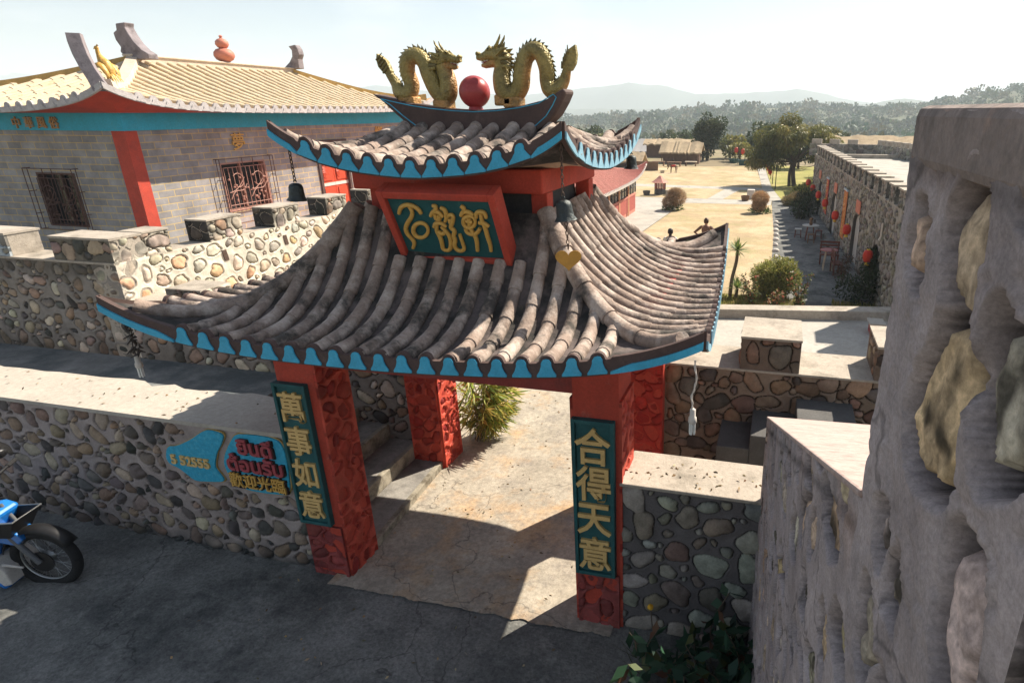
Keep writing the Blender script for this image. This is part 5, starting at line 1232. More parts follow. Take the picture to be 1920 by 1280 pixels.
for i in range(9):
    y = 23.4 + i * 1.18; x = lerp(.02, -.13, (y - 19) / 10.6)
    o = ws if i == 0 else ws.copy()
    if i: COL.objects.link(o)
    o.location = (x + .08, y, GL + .02); o.rotation_euler = (0, 0, i * 1.7)
    tag(o, "white painted stone in the row edging the dry lawn along the fort pavement", "edging stone", "white stones edging the lawn")

# ------------------------------------------------------------------ red tiled building
redt = M("terracotta_tile", (.54, .24, .19), .8, .2, 5, .3, 40, stain=((.50, .27, .21), 3, .5, .7, .6)); redw = M("salmon_wall", (.52, .20, .15), .8, .12, 3, stain=((.58, .30, .23), 4, .5, .7, .5)); cream_e = M("white_eave_edge", (.58, .54, .49), .8, .12, 8)
rb = thing("red_building", "long low building with salmon walls and red tiled roof left of the lawn", "building", (-10, 28, GL))
RX, RY0, RY1 = -8.0, 13.0, 35.0
m = MB(); m.box(-14, RX, RY0, RY1, GL, -.55); m.box(-14, RX - .12, RY0, RY1, -.55, .28); m.box(-14, RX + .03, RY0, RY1 + .03, -.62, -.53); m.build("wall", redw, rb)
m = MB(); m.box(RX - .002, RX + .012, RY0, RY1, GL + .22, -.66)
m.build("dado", M("brick_red_dado", (.36, .09, .07), .8, .15, 6), rb)
for i in range(11):
    y = RY0 + .3 + i * 2.0; m = MB(); m.box(RX - .1, RX - .03, y + .12, y + 1.88, -.50, .22); w = m.build("window", pane_mat, rb)
    m = MB()
    for k in range(4): m.box(RX - .04, RX - .005, y + .1 + k * .6 - .02, y + .1 + k * .6 + .03, -.52, .22)
    m.box(RX - .04, RX - .01, y + .1, y + 1.9, -.2, -.16); m.build("frame", dark_grey, w)
    m = MB(); m.box(RX - .13, RX + .04, y - .1, y + .1, GL, .28); m.build("pilaster", M("orange_pilaster", (.52, .27, .15), .8, .12, 4) if i == 0 else bpy.data.materials["orange_pilaster"], rb)
for i in range(4):
    m = MB(); y = RY0 + 4 + i * 5.3; m.box(RX + .0, RX + .03, y, y + .05, GL, -.5); m.build("strip", redt, rb)
rroof = Roof(-10.6, 24.0, 3.2, 11.3, .15, 9.6, .33, 1.15, 1.25, .75, 1.3)
rg3 = random.Random(4)
for k in range(4):
    am = 2.9 if k % 2 == 0 else 11.1
    if k in (0, 1, 2): rroof.slope(k, rb, [redt, redt], .22, am, .07, .36, rg3, 6)
    else: rroof.slope(k, rb, [redt, redt], 1.1, am, .07, .36, rg3, 5)
    if k in (1, 2): rroof.eave(k, rb, [cream_e, cream_e], .22, am, .07, .06, .06, .04, thick=.03)
    rroof.hip(k, rb, redt, .10, .5, 0, 1.0, .8)
m = MB(); m.box(-10.75, -10.45, 14.4, 33.7, 1.1, 1.3); m.build("ridge", redt, rb)
# ------------------------------------------------------------------ small things on the lawns
kio = thing("shrine_kiosk", "small red shrine kiosk with pointed tiled roof beside the far lawn", "kiosk", (-8.05, 42.9, GL)); c = np.array((-8.05, 42.9, GL))
m = MB(); m.lathe([(.40, 0), (.40, .32), (.36, .34), (.36, .38), (0, .38)], c, 6); m.build("base", dark_grey, kio)
for k in range(6):
    a = k * PI / 3; m = MB(); m.tube([c + (.36 * math.cos(a), .36 * math.sin(a), .36), c + (.36 * math.cos(a), .36 * math.sin(a), .86)], .035, 6); m.build("post", wood_r, kio)
    b = a + PI / 3; m = MB()
    for q in (.2, .4, .6, .8): p = c + (lerp(.34 * math.cos(a), .34 * math.cos(b), q), lerp(.34 * math.sin(a), .34 * math.sin(b), q), 0); m.tube([p + (0, 0, .38), p + (0, 0, .82)], .014, 4)
    m.tube([c + (.34 * math.cos(a), .34 * math.sin(a), .6), c + (.34 * math.cos(b), .34 * math.sin(b), .6)], .014, 4); m.build("lattice", redw, kio)
m = MB(); m.lathe([(.62, .82), (.50, .90), (.26, 1.08), (.07, 1.26), (0, 1.28)], c, 6); m.build("roof", redt, kio)
m = MB(); m.box(-7.55, -7.0, 42.3, 42.9, GL, GL + .38); tag(m.build("stone_block", coping_mat, None, loc=(-7.3, 42.6, GL), bevel=.02), "low pale stone block beside the red shrine kiosk", "block")
def tub(label, c, r, h, mat):
    m = MB(); m.lathe([(0, 0), (r * .7, 0), (r * .95, h * .7), (r, h), (r * .88, h), (r * .85, h * .8), (0, h * .75)], c, 16); return tag(m.build("planter_bowl", mat, None, loc=c, smooth=50), label, "planter")
tub("grey stone planter bowl left of the red shrine kiosk", (-8.85, 42.2, GL), .26, .32, dark_grey)
tub("dark round planter bowl beside the white block on the cross path", (-2.15, 40.9, GL), .28, .34, wood_b)
m = MB(); m.box(-2.1, -1.62, 41.7, 42.1, GL, GL + .62); tag(m.build("white_block", whitep, None, loc=(-1.85, 41.9, GL), bevel=.03), "white cubic stone block behind the round clipped bush", "block")
tub("green tub under a red lantern at the far edge of the lawn, left one", (-5.3, 72, GL), .55, .45, M("green_tub", (.03, .09, .085), .6))
tub("green tub under a red lantern at the far edge of the lawn, right one", (-4.1, 69.5, GL), .6, .5, bpy.data.materials["green_tub"])
ironk = M("black_iron_post", (.03, .028, .027), .6, .2, 10)
for i, (x, y, h) in enumerate(((-.40, 47.6, 1.55), (-.68, 51.1, 1.25), (-.89, 55.2, 1.12), (-1.20, 59.5, 1.08), (-1.5, 63.3, 1.2), (-4.75, 70.5, 1.75), (-3.9, 68.2, 1.75))):
    nm = ("nearest of the row, tall bare", "second of the row", "third of the row", "fourth of the row", "farthest of the row")[i] if i < 5 else ("left of the two at the far lawn edge", "right of the two at the far lawn edge")[i - 5]
    t = thing("lantern_post", f"slim black lantern post, {nm}", "lamp post", (x, y, GL), "lantern posts beside the lawn path"); c = np.array((x, y, GL))
    m = MB(); m.tube([c, c + (0, 0, h)], .035, 6); m.tube([c + (0, 0, h - .05), c + (-.12, 0, h + .03), c + (-.22, 0, h - .02)], .018, 5); m.build("pole", ironk, t)
    if i: lantern(f"faded red lantern on the slim post, {nm}", tuple(c + (-.22, 0, h - .30)), .85 if i < 5 else 1.25, "faded red lanterns on posts", 10)
# lion statue on its plinth at the end of the kerb
m = MB(); c = np.array((-.82, 8.1, 1.2)); m.box(c[0] - .13, c[0] + .13, c[1] - .12, c[1] + .14, c[2] - .05, c[2] + .24); tag(m.build("plinth", coping_mat, None, loc=c, bevel=.012), "weathered square plinth under the golden lion at the kerb's end", "plinth", None, 'thing')
m = MB(); c = np.array((-.82, 8.1, 1.44)); m.box(c[0] - .10, c[0] + .10, c[1] - .09, c[1] + .12, c[2], c[2] + .05)
m.tube([c + (0, .07, .05), c + (0, .06, .14), c + (0, .0, .24), c + (0, -.03, .33)], [.09, .10, .085, .07], 12); m.ball(c + (0, -.045, .36), .075, 12, 8, noise=.06, rng=random.Random(5)); m.ball(c + (0, -.105, .345), .038, 9, 6)
for s in (-1, 1): m.tube([c + (.05 * s, -.05, .26), c + (.055 * s, -.075, .14), c + (.055 * s, -.085, .05), c + (.055 * s, -.11, .05)], [.036, .03, .028, .03], 8); m.ball(c + (.07 * s, .06, .09), .06, 9, 7); m.ball(c + (.05 * s, -.02, .43), .018, 7, 5)
tag(m.build("lion_statue", M("golden_lion", (.42, .23, .05), .5, .3, 12, .5, 50, stain=((.16, .10, .04), 10, .5, .66, .8)), None, loc=c, smooth=60), "golden stone lion statue sitting on the plinth at the kerb's end", "statue")
# bin half hidden by the tower wall
m = MB(); m.box(1.22, 1.37, 7.75, 7.95, 1.2, 1.33); tag(m.build("crate", M("red_crate", (.35, .05, .05), .6), None, loc=(1.3, 7.85, 1.2)), "red crate with grey lid on the rampart walk beside the tower", "crate")
m = MB(); m.hexa([(1.2, 7.72, 1.332), (1.39, 7.72, 1.332), (1.19, 7.97, 1.332), (1.38, 7.97, 1.332), (1.2, 7.72, 1.35), (1.39, 7.72, 1.35), (1.19, 7.97, 1.35), (1.38, 7.97, 1.35)]); bpy.data.objects["crate"]; lid = m.build("lid", coping_pale, bpy.data.objects["crate"])
# ------------------------------------------------------------------ huts and roofs beyond the lawn
thatch = M("dry_thatch", (.40, .31, .20), .95, .25, 2, .6, 12, stain=((.27, .20, .13), 1.5, .5, .68, .8)); hutw = M("dark_hut_wall", (.13, .075, .05), .9, .3, 3); zinc = M("zinc_roof", (.34, .33, .32), .6, .12, 1)
def hut(label, x0, x1, y, zr, ze, depth, wallm, roofm, posts=0, open_front=False):
    t = thing("hut", label, "hut", ((x0 + x1) / 2, y, GL)); m = MB(); hz2 = GL if zr > -.6 else zr - 2
    if not open_front: m.box(x0 + .4, x1 - .4, y - depth * .38, y + depth * .38, GL, ze + .1); m.build("wall", wallm, t)
    else:
        m.box(x0 + .4, x1 - .4, y + depth * .2, y + depth * .38, GL, ze + .1); m.build("wall", wallm, t)
    m = MB(); n = 26; rg = np.random.RandomState(int(abs(x0) * 10)); xx = np.linspace(x0, x1, n); G = []
    for f, dz in ((-1, 0), (-.5, 0), (0, 0), (.5, 0), (1, 0)):
        G.append(np.stack([xx + rg.randn(n) * .03, np.full(n, y + f * depth / 2) + rg.randn(n) * .04, np.full(n, lerp(zr, ze, abs(f) ** .9)) + rg.randn(n) * .05], 1))
    G = np.array(G); m.grid(G); G2 = G.copy(); G2[..., 2] -= .14; m.grid(G2)
    for j in (0, -1): m.grid(np.stack([G[j], G2[j]], 0))
    for j in (0, -1): m.grid(np.stack([G[:, j], G2[:, j]], 0))
    for s in (x0 + .3, x1 - .3): m.add([(s, y - depth * .4, ze + .05), (s, y + depth * .4, ze + .05), (s, y, zr - .1)], [(0, 1, 2)])
    m.build("roof", roofm, t, smooth=30)
    for k in range(posts):
        px = lerp(x0 + .3, x1 - .3, k / max(posts - 1, 1)); m = MB(); m.tube([(px, y - depth * .42, GL), (px, y - depth * .42, ze)], .06, 5); m.build("post", wood_b, t)
hut("thatched shelter with dark open front left of the big round tree", -19.5, -13.6, 64, -.05, -.95, 3.0, hutw, thatch, 5, True)
hut("thatched house with red brown walls under the big round tree", -13.2, -8.6, 71, .62, -.42, 3.6, hutw, thatch, 4)
hut("wide grey metal roofed house behind the thatched shelters", -22.5, -15.2, 86, .25, -1.2, 6, coping_mat, zinc)
hut("low thatched roof behind the thatched house", -17, -9.5, 80, .55, .0, 3, hutw, thatch)
hut("long pale thatched roof rising behind the fort terrace", 3.4, 15, 53, 2.05, .9, 4.5, hutw, thatch)
m = MB(); m.hexa([(x, y, z) for z in (GL, -.75) for y in (60.5, 60.6) for x in (-13.9, -11.6)]); tag(m.build("plank_fence", wood_b, None, loc=(-12.7, 60.5, GL)), "grey brown plank fence between the thatched shelters", "fence", None, 'thing')
for i, (x, y, L) in enumerate(((-12.6, 66, 1.3), (-10.9, 65.6, 1.5), (-9.3, 66.6, 1.2))):
    t = thing("market_bench", ("long dark bench with awning shade left of the thatched house", "long bench stacked with goods before the thatched house", "pale long bench at the right end of the thatched house")[i], "bench", (x, y, GL), "benches before the thatched house"); m = MB()
    m.box(x - L / 2, x + L / 2, y - .3, y + .3, GL + .4, GL + .48); m.build("seat", (wood_b, wood_b, palewood)[i], t)
    for a in (-1, 1): m = MB(); m.box(x + a * L * .42 - .05, x + a * L * .42 + .05, y - .25, y + .25, GL, GL + .4); m.build("leg", wood_b, t)
# ------------------------------------------------------------------ pony with a red saddle
hair_m = M("brown_coat", (.13, .06, .035), .7, .25, 8)
def skin(name, joints, edges, mat, parent=None, loc=None, root=0, sub=2):
    base = WL[parent.name] if parent is not None else np.array(loc if loc is not None else (0, 0, 0), float)
    me = bpy.data.meshes.new(name); me.from_pydata([tuple(np.array(j[0], float) - base) for j in joints], edges, [])
    me.materials.append(mat); o = bpy.data.objects.new(name, me); COL.objects.link(o)
    if parent is not None: o.parent = parent
    else: o.location = base
    WL[o.name] = base
    mod = o.modifiers.new("skin", 'SKIN')
    for i, j in enumerate(joints):
        r = j[1]; r = (r, r) if np.isscalar(r) else r
        me.skin_vertices[0].data[i].radius = r; me.skin_vertices[0].data[i].use_root = (i == root)
    mod.use_smooth_shade = True
    s = o.modifiers.new("subdiv", 'SUBSURF'); s.levels = sub; s.render_levels = sub
    return o
c = np.array((-9.75, 58.5, GL)); s = .62
def pj(a, z, y=0): return c + np.array((a * s, y * s, z * s))
J = [(pj(.30, 1.05), .21), (pj(0, 1.02), .20), (pj(-.35, 1.08), .19), (pj(-.55, 1.25), .12), (pj(-.72, 1.05), .085), (pj(-.86, .72), .075), (pj(-.93, .52), .05),
     (pj(.38, .75, .12), .085), (pj(.44, .42, .12), .045), (pj(.40, .03, .12), .04), (pj(.38, .75, -.12), .085), (pj(.30, .42, -.12), .045), (pj(.26, .03, -.12), .04),
     (pj(-.35, .72, .11), .075), (pj(-.34, .40, .11), .042), (pj(-.36, .03, .11), .04), (pj(-.35, .72, -.11), .075), (pj(-.42, .42, -.11), .042), (pj(-.40, .03, -.11), .04), (pj(.55, .98), .04), (pj(.62, .5), .03)]
J = [(p, r * s) for p, r in J]
E_ = [(0, 1), (1, 2), (2, 3), (3, 4), (4, 5), (5, 6), (0, 7), (7, 8), (8, 9), (0, 10), (10, 11), (11, 12), (2, 13), (13, 14), (14, 15), (2, 16), (16, 17), (17, 18), (0, 19), (19, 20)]
pony = skin("pony", J, E_, hair_m, None, c, 1); tag(pony, "brown pony with red saddle cloth grazing at the far side of the lawn", "pony")
m = MB(); P = np.array([[pj(a, 1.02 + .23 * math.cos(t), .25 * math.sin(t)) for t in np.linspace(-1.7, 1.7, 12)] for a in np.linspace(-.28, .28, 5)]); m.grid(P); sd = m.build("saddle_cloth", lred, pony, smooth=60); mod = sd.modifiers.new("t", 'SOLIDIFY'); mod.thickness = .02
tub("round feed bucket on the ground before the grazing pony", (-10.75, 58.3, GL), .22, .25, palewood)
# ------------------------------------------------------------------ two visitors on the lawn, seen from behind
skin_m = M("skin", (.42, .24, .16), .6, .06, 8); hair_d = M("dark_hair", (.02, .015, .013), .5, .2, 30); jeans = M("blue_trousers", (.06, .08, .12), .8, .15, 20)
def person(label, loc, rz, top_mat, hairlen, pose, trous, hm):
    root = thing("person", label, "person", loc); c = np.array(loc, float); k = 1.62 / 1.75
    cr, sr = math.cos(rz), math.sin(rz)
    def P(x, y, z): return c + np.array((cr * x - sr * y, sr * x + cr * y, z)) * k
    arms = {'down': [((.20, 0, 1.40), .052), ((.27, .02, 1.12), .042), ((.27, -.06, .88), .032), ((.265, -.08, .80), .026)],
            'hips': [((.21, 0, 1.42), .055), ((.44, .10, 1.22), .045), ((.27, -.05, 1.05), .034), ((.20, -.10, 1.03), .028)],
            'front': [((.20, 0, 1.40), .052), ((.26, -.06, 1.14), .042), ((.14, -.26, 1.12), .032), ((.07, -.30, 1.14), .026)]}[pose]
    J = [((0, 0, .96), (.145, .10)), ((0, 0, 1.12), (.125, .085)), ((0, .01, 1.34), (.155, .095)), ((0, .015, 1.44), (.10, .075)), ((0, .0, 1.52), .052), ((0, -.01, 1.60), (.070, .078)), ((0, -.012, 1.69), (.074, .088)), ((0, -.005, 1.745), (.045, .055))]
    E = [(i, i + 1) for i in range(7)]
    for s in (-1, 1):
        b = len(J); J += [((x * s, y, z), r) for (x, y, z), r in arms]; E += [(3, b), (b, b + 1), (b + 1, b + 2), (b + 2, b + 3)]
        b = len(J); J += [((.095 * s, 0, .86), .095), ((.10 * s, -.01, .50), .062), ((.10 * s, .02, .10), .042), ((.10 * s, -.03, .045), .042), ((.10 * s, -.13, .03), .034)]; E += [(0, b), (b, b + 1), (b + 1, b + 2), (b + 2, b + 3), (b + 3, b + 4)]
    JJ = [(P(*p), (tuple(q * k for q in r) if not np.isscalar(r) else r * k)) for p, r in J]
    skin("body", JJ, E, skin_m, root, None, 0)
    m = MB()   # face: nose, ears, eyes
    m.tube([P(0, -.085, 1.66), P(0, -.108, 1.63), P(0, -.09, 1.615)], [.010, .016, .010], 6)
    for s in (-1, 1): m.ball(P(.075 * s, .0, 1.65), .022, 7, 5, sq=(.5, 1, 1.3))
    m.build("face", skin_m, root)
    m = MB()
    for s in (-1, 1): m.ball(P(.030 * s, -.082, 1.665), .011, 6, 5)
    m.build("eyes", hair_d, root)
    m = MB()   # hair: cap and length
    m.lathe([(.0, 1.795), (.05, 1.788), (.088, 1.75), (.100, 1.69), (.098, 1.64), (.09, 1.60)], (0, 0, 0), 14); V = m.v[0]; m.v[0] = np.array([P(x, y * 1.12 + .018, z) for x, y, z in V])
    if hairlen: m.tube([P(0, .07, 1.66), P(0, .085, 1.52), P(0, .10, 1.38), P(0, .10, 1.24)], [.085, .088, .075, .03], 10, flat=.55)
    else: m.ball(P(0, .07, 1.77), .05, 9, 7)
    m.build("hair", hm, root, smooth=60)
    def shell(nm, prof, mat):
        m = MB(); m.lathe([(1, z) for _, _, z in prof], (0, 0, 0), 16); V = m.v[0]; n = 16
        m.v[0] = np.array([P(V[i][0] * prof[i // n][0], V[i][1] * prof[i // n][1] + .008, V[i][2]) for i in range(len(V))]); m.f = m.f[:-2]; m.mi = m.mi[:-2]; m.uv = m.uv[:len(m.f) * 4]
        o = m.build(nm, mat, root, smooth=70); return o
    shell("jacket", [(.175, .13, .86), (.165, .12, 1.0), (.155, .112, 1.12), (.185, .125, 1.32), (.17, .11, 1.42), (.075, .075, 1.50)], top_mat)
    m = MB()
    for s in (-1, 1):
        a = [P(x * s, y, z) for (x, y, z), r in arms[:3]]; m.tube([P(.15 * s, .005, 1.43)] + a, [.070 * k, .066 * k, .056 * k, .046 * k], 10)
    m.build("sleeves", top_mat, root, smooth=70)
    m = MB()
    for s in (-1, 1): m.tube([P(.085 * s, 0, .98), P(.095 * s, 0, .86), P(.10 * s, -.008, .50), P(.10 * s, .018, .10)], [.115 * k, .108 * k, .074 * k, .058 * k], 12)
    m.build("trousers", trous, root, smooth=70)
    m = MB()
    for s in (-1, 1): m.tube([P(.10 * s, .05, .045), P(.10 * s, -.02, .05), P(.10 * s, -.15, .035)], [.04, .045, .032], 8)
    m.build("shoes", dark_grey, root, smooth=70)
    return root
person("person with long dark hair in a white jacket seen from behind", (-3.54, 20.9, GL), PI + .2, M("white_jacket", (.60, .59, .57), .8, .1, 8), True, 'front', jeans, hair_d)
person("person in a dark brown top standing with hands on hips", (-2.60, 23.3, GL), PI - .1, M("brown_top", (.16, .085, .06), .8, .15, 12), False, 'hips', jeans, M("brown_hair", (.07, .035, .02), .5, .2, 30))
# ------------------------------------------------------------------ the blue motorbike at the left edge
bikeb = M("blue_bike_paint", (.012, .16, .50), .22, .06, 3, spec=.5, coat=.6); blackp = M("black_plastic", (.014, .014, .015), .4, .2, 20); rubber = M("tyre_rubber", (.016, .016, .017), .85, .2, 20, .3, 60); chrome = M("dull_steel", (.32, .33, .33), .35, .15, 10, metal=.8); whitepl = M("pale_bike_panel", (.50, .47, .43), .45, .1, 6)
bk = thing("motorbike", "blue scooter style motorbike parked at the left edge, front wheel showing", "motorbike", (-5.74, 3.01, .0))
BO = np.array((-5.74, 3.01, .0)); ba = R(14); BU = np.array((math.cos(ba), math.sin(ba), 0)); BN = np.array((-math.sin(ba), math.cos(ba), 0))
def bp_(x, z, y=0): return BO + BU * x + BN * y + np.array((0, 0, z))
def wheel(x):
    m = MB(); c = bp_(x, .285)
    m.tube([c + .245 * (math.cos(t) * BU + math.sin(t) * UP) for t in np.linspace(0, 2 * PI, 48)], .040, 12); w = m.build("wheel", rubber, bk, smooth=60)
    m = MB(); m.tube([c + .212 * (math.cos(t) * BU + math.sin(t) * UP) for t in np.linspace(0, 2 * PI, 48)], .013, 8); m.build("rim", chrome, w, smooth=60)
    m = MB(); m.lathe([(.05, -.04), (.055, -.03), (.03, 0), (.055, .03), (.05, .04)], c, 16, axis=BN)
    m.build("hub", chrome, w, smooth=40); m = MB()
    for k in range(36):
        t = k * 2 * PI / 36; s = (-1) ** k; m.tube([c + .05 * (math.cos(t + s * .6) * BU + math.sin(t + s * .6) * UP) + BN * .028 * (1 if k % 4 < 2 else -1), c + .205 * (math.cos(t) * BU + math.sin(t) * UP)], .0016, 4)
    m.build("spokes", chrome, w)
    m = MB(); m.lathe([(.0, -.004), (.095, -.004), (.095, .004), (0, .004)], c - BN * .045, 24, axis=BN); m.build("brake_disc", blackp, w, smooth=30)
wheel(0); wheel(-1.22)
for s in (-1, 1):
    m = MB(); m.tube([bp_(0.0, .285, .062 * s), bp_(-.10, .44, .062 * s), bp_(-.22, .64, .062 * s), bp_(-.27, .78, .05 * s)], [.022, .022, .018, .018], 10); m.build("fork", M("fork_grey", (.11, .115, .12), .4, .1, 5) if s < 0 else bpy.data.materials["fork_grey"], bk, smooth=60)
def shell(name, prof, half, mat, par=bk, bev=.012):
    m = MB(); m.prism([(x, z) for x, z in prof], BO - BN * half, BU, UP, BN, 2 * half); return m.build(name, mat, par, bevel=bev)
m = MB(); G = []
for t in np.linspace(.55, 2.85, 14):
    c = bp_(0, .285); r = .315; d = math.cos(t) * BU + math.sin(t) * UP; G.append([c + d * r * .93 - BN * .062, c + d * r - BN * .05, c + d * (r + .012), c + d * r + BN * .05, c + d * r * .93 + BN * .062])
m.grid(np.array(G)); fd = m.build("front_fender", blackp, bk, smooth=60); fd.modifiers.new("t", 'SOLIDIFY').thickness = .006
shell("fender_fairing", [(-.30, .50), (-.12, .46), (-.06, .52), (-.10, .58), (-.24, .62), (-.34, .60)], .075, bikeb)
ls = shell("leg_shield", [(-.30, .78), (-.20, .74), (-.27, .56), (-.36, .40), (-.36, .28), (-.24, .12), (-.28, .07), (-.46, .20), (-.52, .45), (-.44, .76)], .15, bikeb, bk, .03)
shell("inner_panel", [(-.30, .36), (-.22, .26), (-.20, .14), (-.27, .12), (-.36, .24), (-.36, .34)], .152, whitepl, ls, .01)
m = MB()
for k in range(3): m.prism([(-.30 - .03 * k, .71 - .05 * k), (-.25 - .03 * k, .70 - .05 * k), (-.33 - .03 * k, .58 - .04 * k), (-.37 - .03 * k, .60 - .04 * k)], BO - BN * .1515, BU, UP, -BN, .004)
m.build("stripe", whitepl, ls)
m = MB()   # front basket
P = [bp_(x, z, y) for x, z, y in ((-.36, .56, -.10), (-.12, .56, -.10), (-.12, .56, .10), (-.36, .56, .10), (-.46, .70, -.13), (-.02, .73, -.13), (-.02, .73, .13), (-.46, .70, .13))]
m.add(P, [(0, 1, 2, 3), (0, 1, 5, 4), (1, 2, 6, 5), (2, 3, 7, 6), (3, 0, 4, 7)]); bs_ = m.build("front_basket", blackp, bk); bs_.modifiers.new("t", 'SOLIDIFY').thickness = .008
m = MB(); m.tube([P[4], P[5], P[6], P[7], P[4]], .007, 6); m.build("rim_wire", chrome, bs_)
m = MB(); m.tube([bp_(-.27, .78), bp_(-.33, .95)], .02, 8); m.tube([bp_(-.40, .97, -.33), bp_(-.34, .96, -.12), bp_(-.34, .96, .12), bp_(-.40, .97, .33)], .013, 8); hb = m.build("handlebar", blackp, bk, smooth=60)
for s in (-1, 1):
    m = MB(); m.tube([bp_(-.40, .97, .33 * s), bp_(-.43, .972, .44 * s)], .018, 8); m.build("grip", rubber, hb)
    m = MB(); m.tube([bp_(-.36, .97, .2 * s), bp_(-.34, 1.1, .24 * s)], .005, 5); m.ball(bp_(-.34, 1.13, .26 * s), .055, 10, 7, sq=(.4, 1, .7)); m.build("mirror", blackp, hb)
m = MB(); m.ball(bp_(-.42, .84), .075, 12, 8, sq=(.8, 1, .8)); m.build("headlight", glassw, bk, smooth=60)
shell("seat", [(-.62, .72), (-.70, .78), (-1.0, .80), (-1.35, .84), (-1.38, .78), (-1.1, .70), (-.8, .66)], .12, blackp)
shell("tail_body", [(-.58, .70), (-.66, .50), (-.95, .42), (-1.3, .60), (-1.5, .74), (-1.46, .78), (-1.1, .70), (-.8, .68)], .11, bikeb)
shell("floor_board", [(-.44, .30), (-.66, .52), (-.62, .30), (-.50, .22)], .09, blackp)
shell("engine", [(-.50, .20), (-.52, .36), (-.80, .36), (-.88, .24), (-.70, .16)], .10, chrome)
for s in (-1, 1):
    m = MB(); m.tube([bp_(-.82, .28, .08 * s), bp_(-1.22, .285, .08 * s)], .02, 8); m.tube([bp_(-1.22, .30, .1 * s), bp_(-1.08, .62, .1 * s)], .024, 8); m.build("swing_arm", blackp, bk)
m = MB(); m.tube([bp_(-.6, .2, -.13), bp_(-.9, .2, -.15), bp_(-1.4, .3, -.15)], [.02, .035, .05], 10); m.build("exhaust", chrome, bk, smooth=60)
m = MB(); m.tube([bp_(-.30, .30, -.10), bp_(-.20, .31, -.12), bp_(-.10, .28, -.11)], [.016, .012, .008], 7); m.build("brake_lever", whitepl, bk)
# ------------------------------------------------------------------ plants and trees
leafm = leaf_mat("leaf", .30, .5); leafd = leaf_mat("dull_leaf", .2, .6); bark = M("bark", (.13, .10, .075), .9, .3, 8, .6, 25, bdist=.02); barkd = M("dark_bark", (.065, .05, .04), .9, .3, 6, .6, 20, bdist=.02)
def unit(a): return a / (np.linalg.norm(a, axis=-1, keepdims=True) + 1e-9)
def cards(mb, P, L, W, col, rs, D=None, droop=0.0, jit=.25, spread=1.0):
    """leaf-shaped faces at points P, length L and width W, pointing along D"""
    P = np.asarray(P, float); n = len(P); D0 = unit(rs.randn(n, 3)) if D is None else unit(np.asarray(D, float) + spread * rs.randn(n, 3) * .5)
    D0[:, 2] -= droop; D0 = unit(D0); w = unit(np.cross(D0, rs.randn(n, 3))); l = (L * rs.uniform(.65, 1.3, n))[:, None]; ww = (W * rs.uniform(.7, 1.25, n))[:, None]
    V = np.stack([P, P + D0 * l * .45 + w * ww * .5, P + D0 * l, P + D0 * l * .45 - w * ww * .5], 1).reshape(-1, 3)
    c = np.asarray(col, float); c = np.tile(c, (n, 1)) if c.ndim == 1 else c
    c = np.clip(c * rs.uniform(1 - jit, 1 + jit, (n, 1)) * rs.uniform(.92, 1.08, (n, 3)), .004, 1)
    mb.add(V, np.arange(4 * n).reshape(n, 4).tolist(), 0, np.repeat(c, 4, 0))
def blob_pts(rs, c, r, n, shell=.55, sq=(1, 1, 1)):
    d = unit(rs.randn(n, 3)); q = (shell + (1 - shell) * rs.rand(n) ** .6)[:, None]; return np.array(c) + d * q * r * np.array(sq), d
def branchy(m, base, h, r, tips, rs, mi=0):
    """tapered trunk with limbs reaching towards the crown clumps"""
    b = np.array(base, float); k = b + np.array((rs.uniform(-.1, .1) * h, rs.uniform(-.1, .1) * h, h))
    m.tube(catmull([b, b + (rs.randn() * .03 * h, rs.randn() * .03 * h, h * .5), k], 4), np.linspace(r * 1.25, r * .7, 9), 8, mi)
    for t in tips:
        t = np.array(t, float); s = b + (k - b) * rs.uniform(.6, 1.0); mid = (s + t) / 2 + rs.randn(3) * .06 * h
        m.tube(catmull([s, mid, t], 4), np.linspace(r * .5, r * .1, 9), 6, mi)
def tree(name, label, base, clumps, n, L, W, cols, trunk_h, tr, seed, cat="tree", group=None, droop=0.0, mat=None, bk=None, two=None, twigs=0):
    rs = np.random.RandomState(seed); t = thing(name, label, cat, base, group)
    m = MB(); branchy(m, base, trunk_h, tr, [c[:3] for c in clumps[::max(1, len(clumps) // 9)]], rs)
    if two is not None: branchy(m, (base[0] + two[0], base[1] + two[1], base[2]), trunk_h * .9, tr * .75, [c[:3] for c in clumps[1::max(1, len(clumps) // 5)]], rs)
    m.build("trunk", bk or bark, t, smooth=60)
    m = MB(); tot = sum(c[3] ** 2 for c in clumps)
    for c in clumps:
        k = max(6, int(n * c[3] ** 2 / tot)); P, d = blob_pts(rs, c[:3], c[3], k, .45, (1, 1, .8)); base_c = np.array(cols[rs.randint(len(cols))])
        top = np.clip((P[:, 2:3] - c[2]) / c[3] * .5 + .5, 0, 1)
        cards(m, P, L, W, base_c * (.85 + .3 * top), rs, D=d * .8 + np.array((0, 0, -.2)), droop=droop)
    m.build("crown", mat or leafm, t, colattr=True, fix=False); return t
def crown_clumps(rs, c, rx, rz, n, r0, r1, ry=None):
    out = []
    for _ in range(n):
        d = unit(rs.randn(3)); q = rs.uniform(.35, .92); out.append((c[0] + d[0] * q * rx, c[1] + d[1] * q * (ry or rx), c[2] + d[2] * q * rz, rs.uniform(r0, r1)))
    return out
rs = np.random.RandomState(12)
DG = [(.035, .055, .018), (.045, .065, .022), (.028, .045, .016), (.06, .075, .025)]
OL = [(.15, .15, .042), (.19, .175, .05), (.11, .12, .035), (.22, .19, .055), (.08, .095, .03)]
tree("round_tree", "tall dark green round crowned tree standing beside the thatched house", (-8.6, 75.2, GL), crown_clumps(rs, (-8.75, 75.6, 1.55), 1.75, 2.45, 28, .5, .95), 9000, .24, .13, DG, 1.9, .16, 1, bk=barkd, two=(-.55, .2))
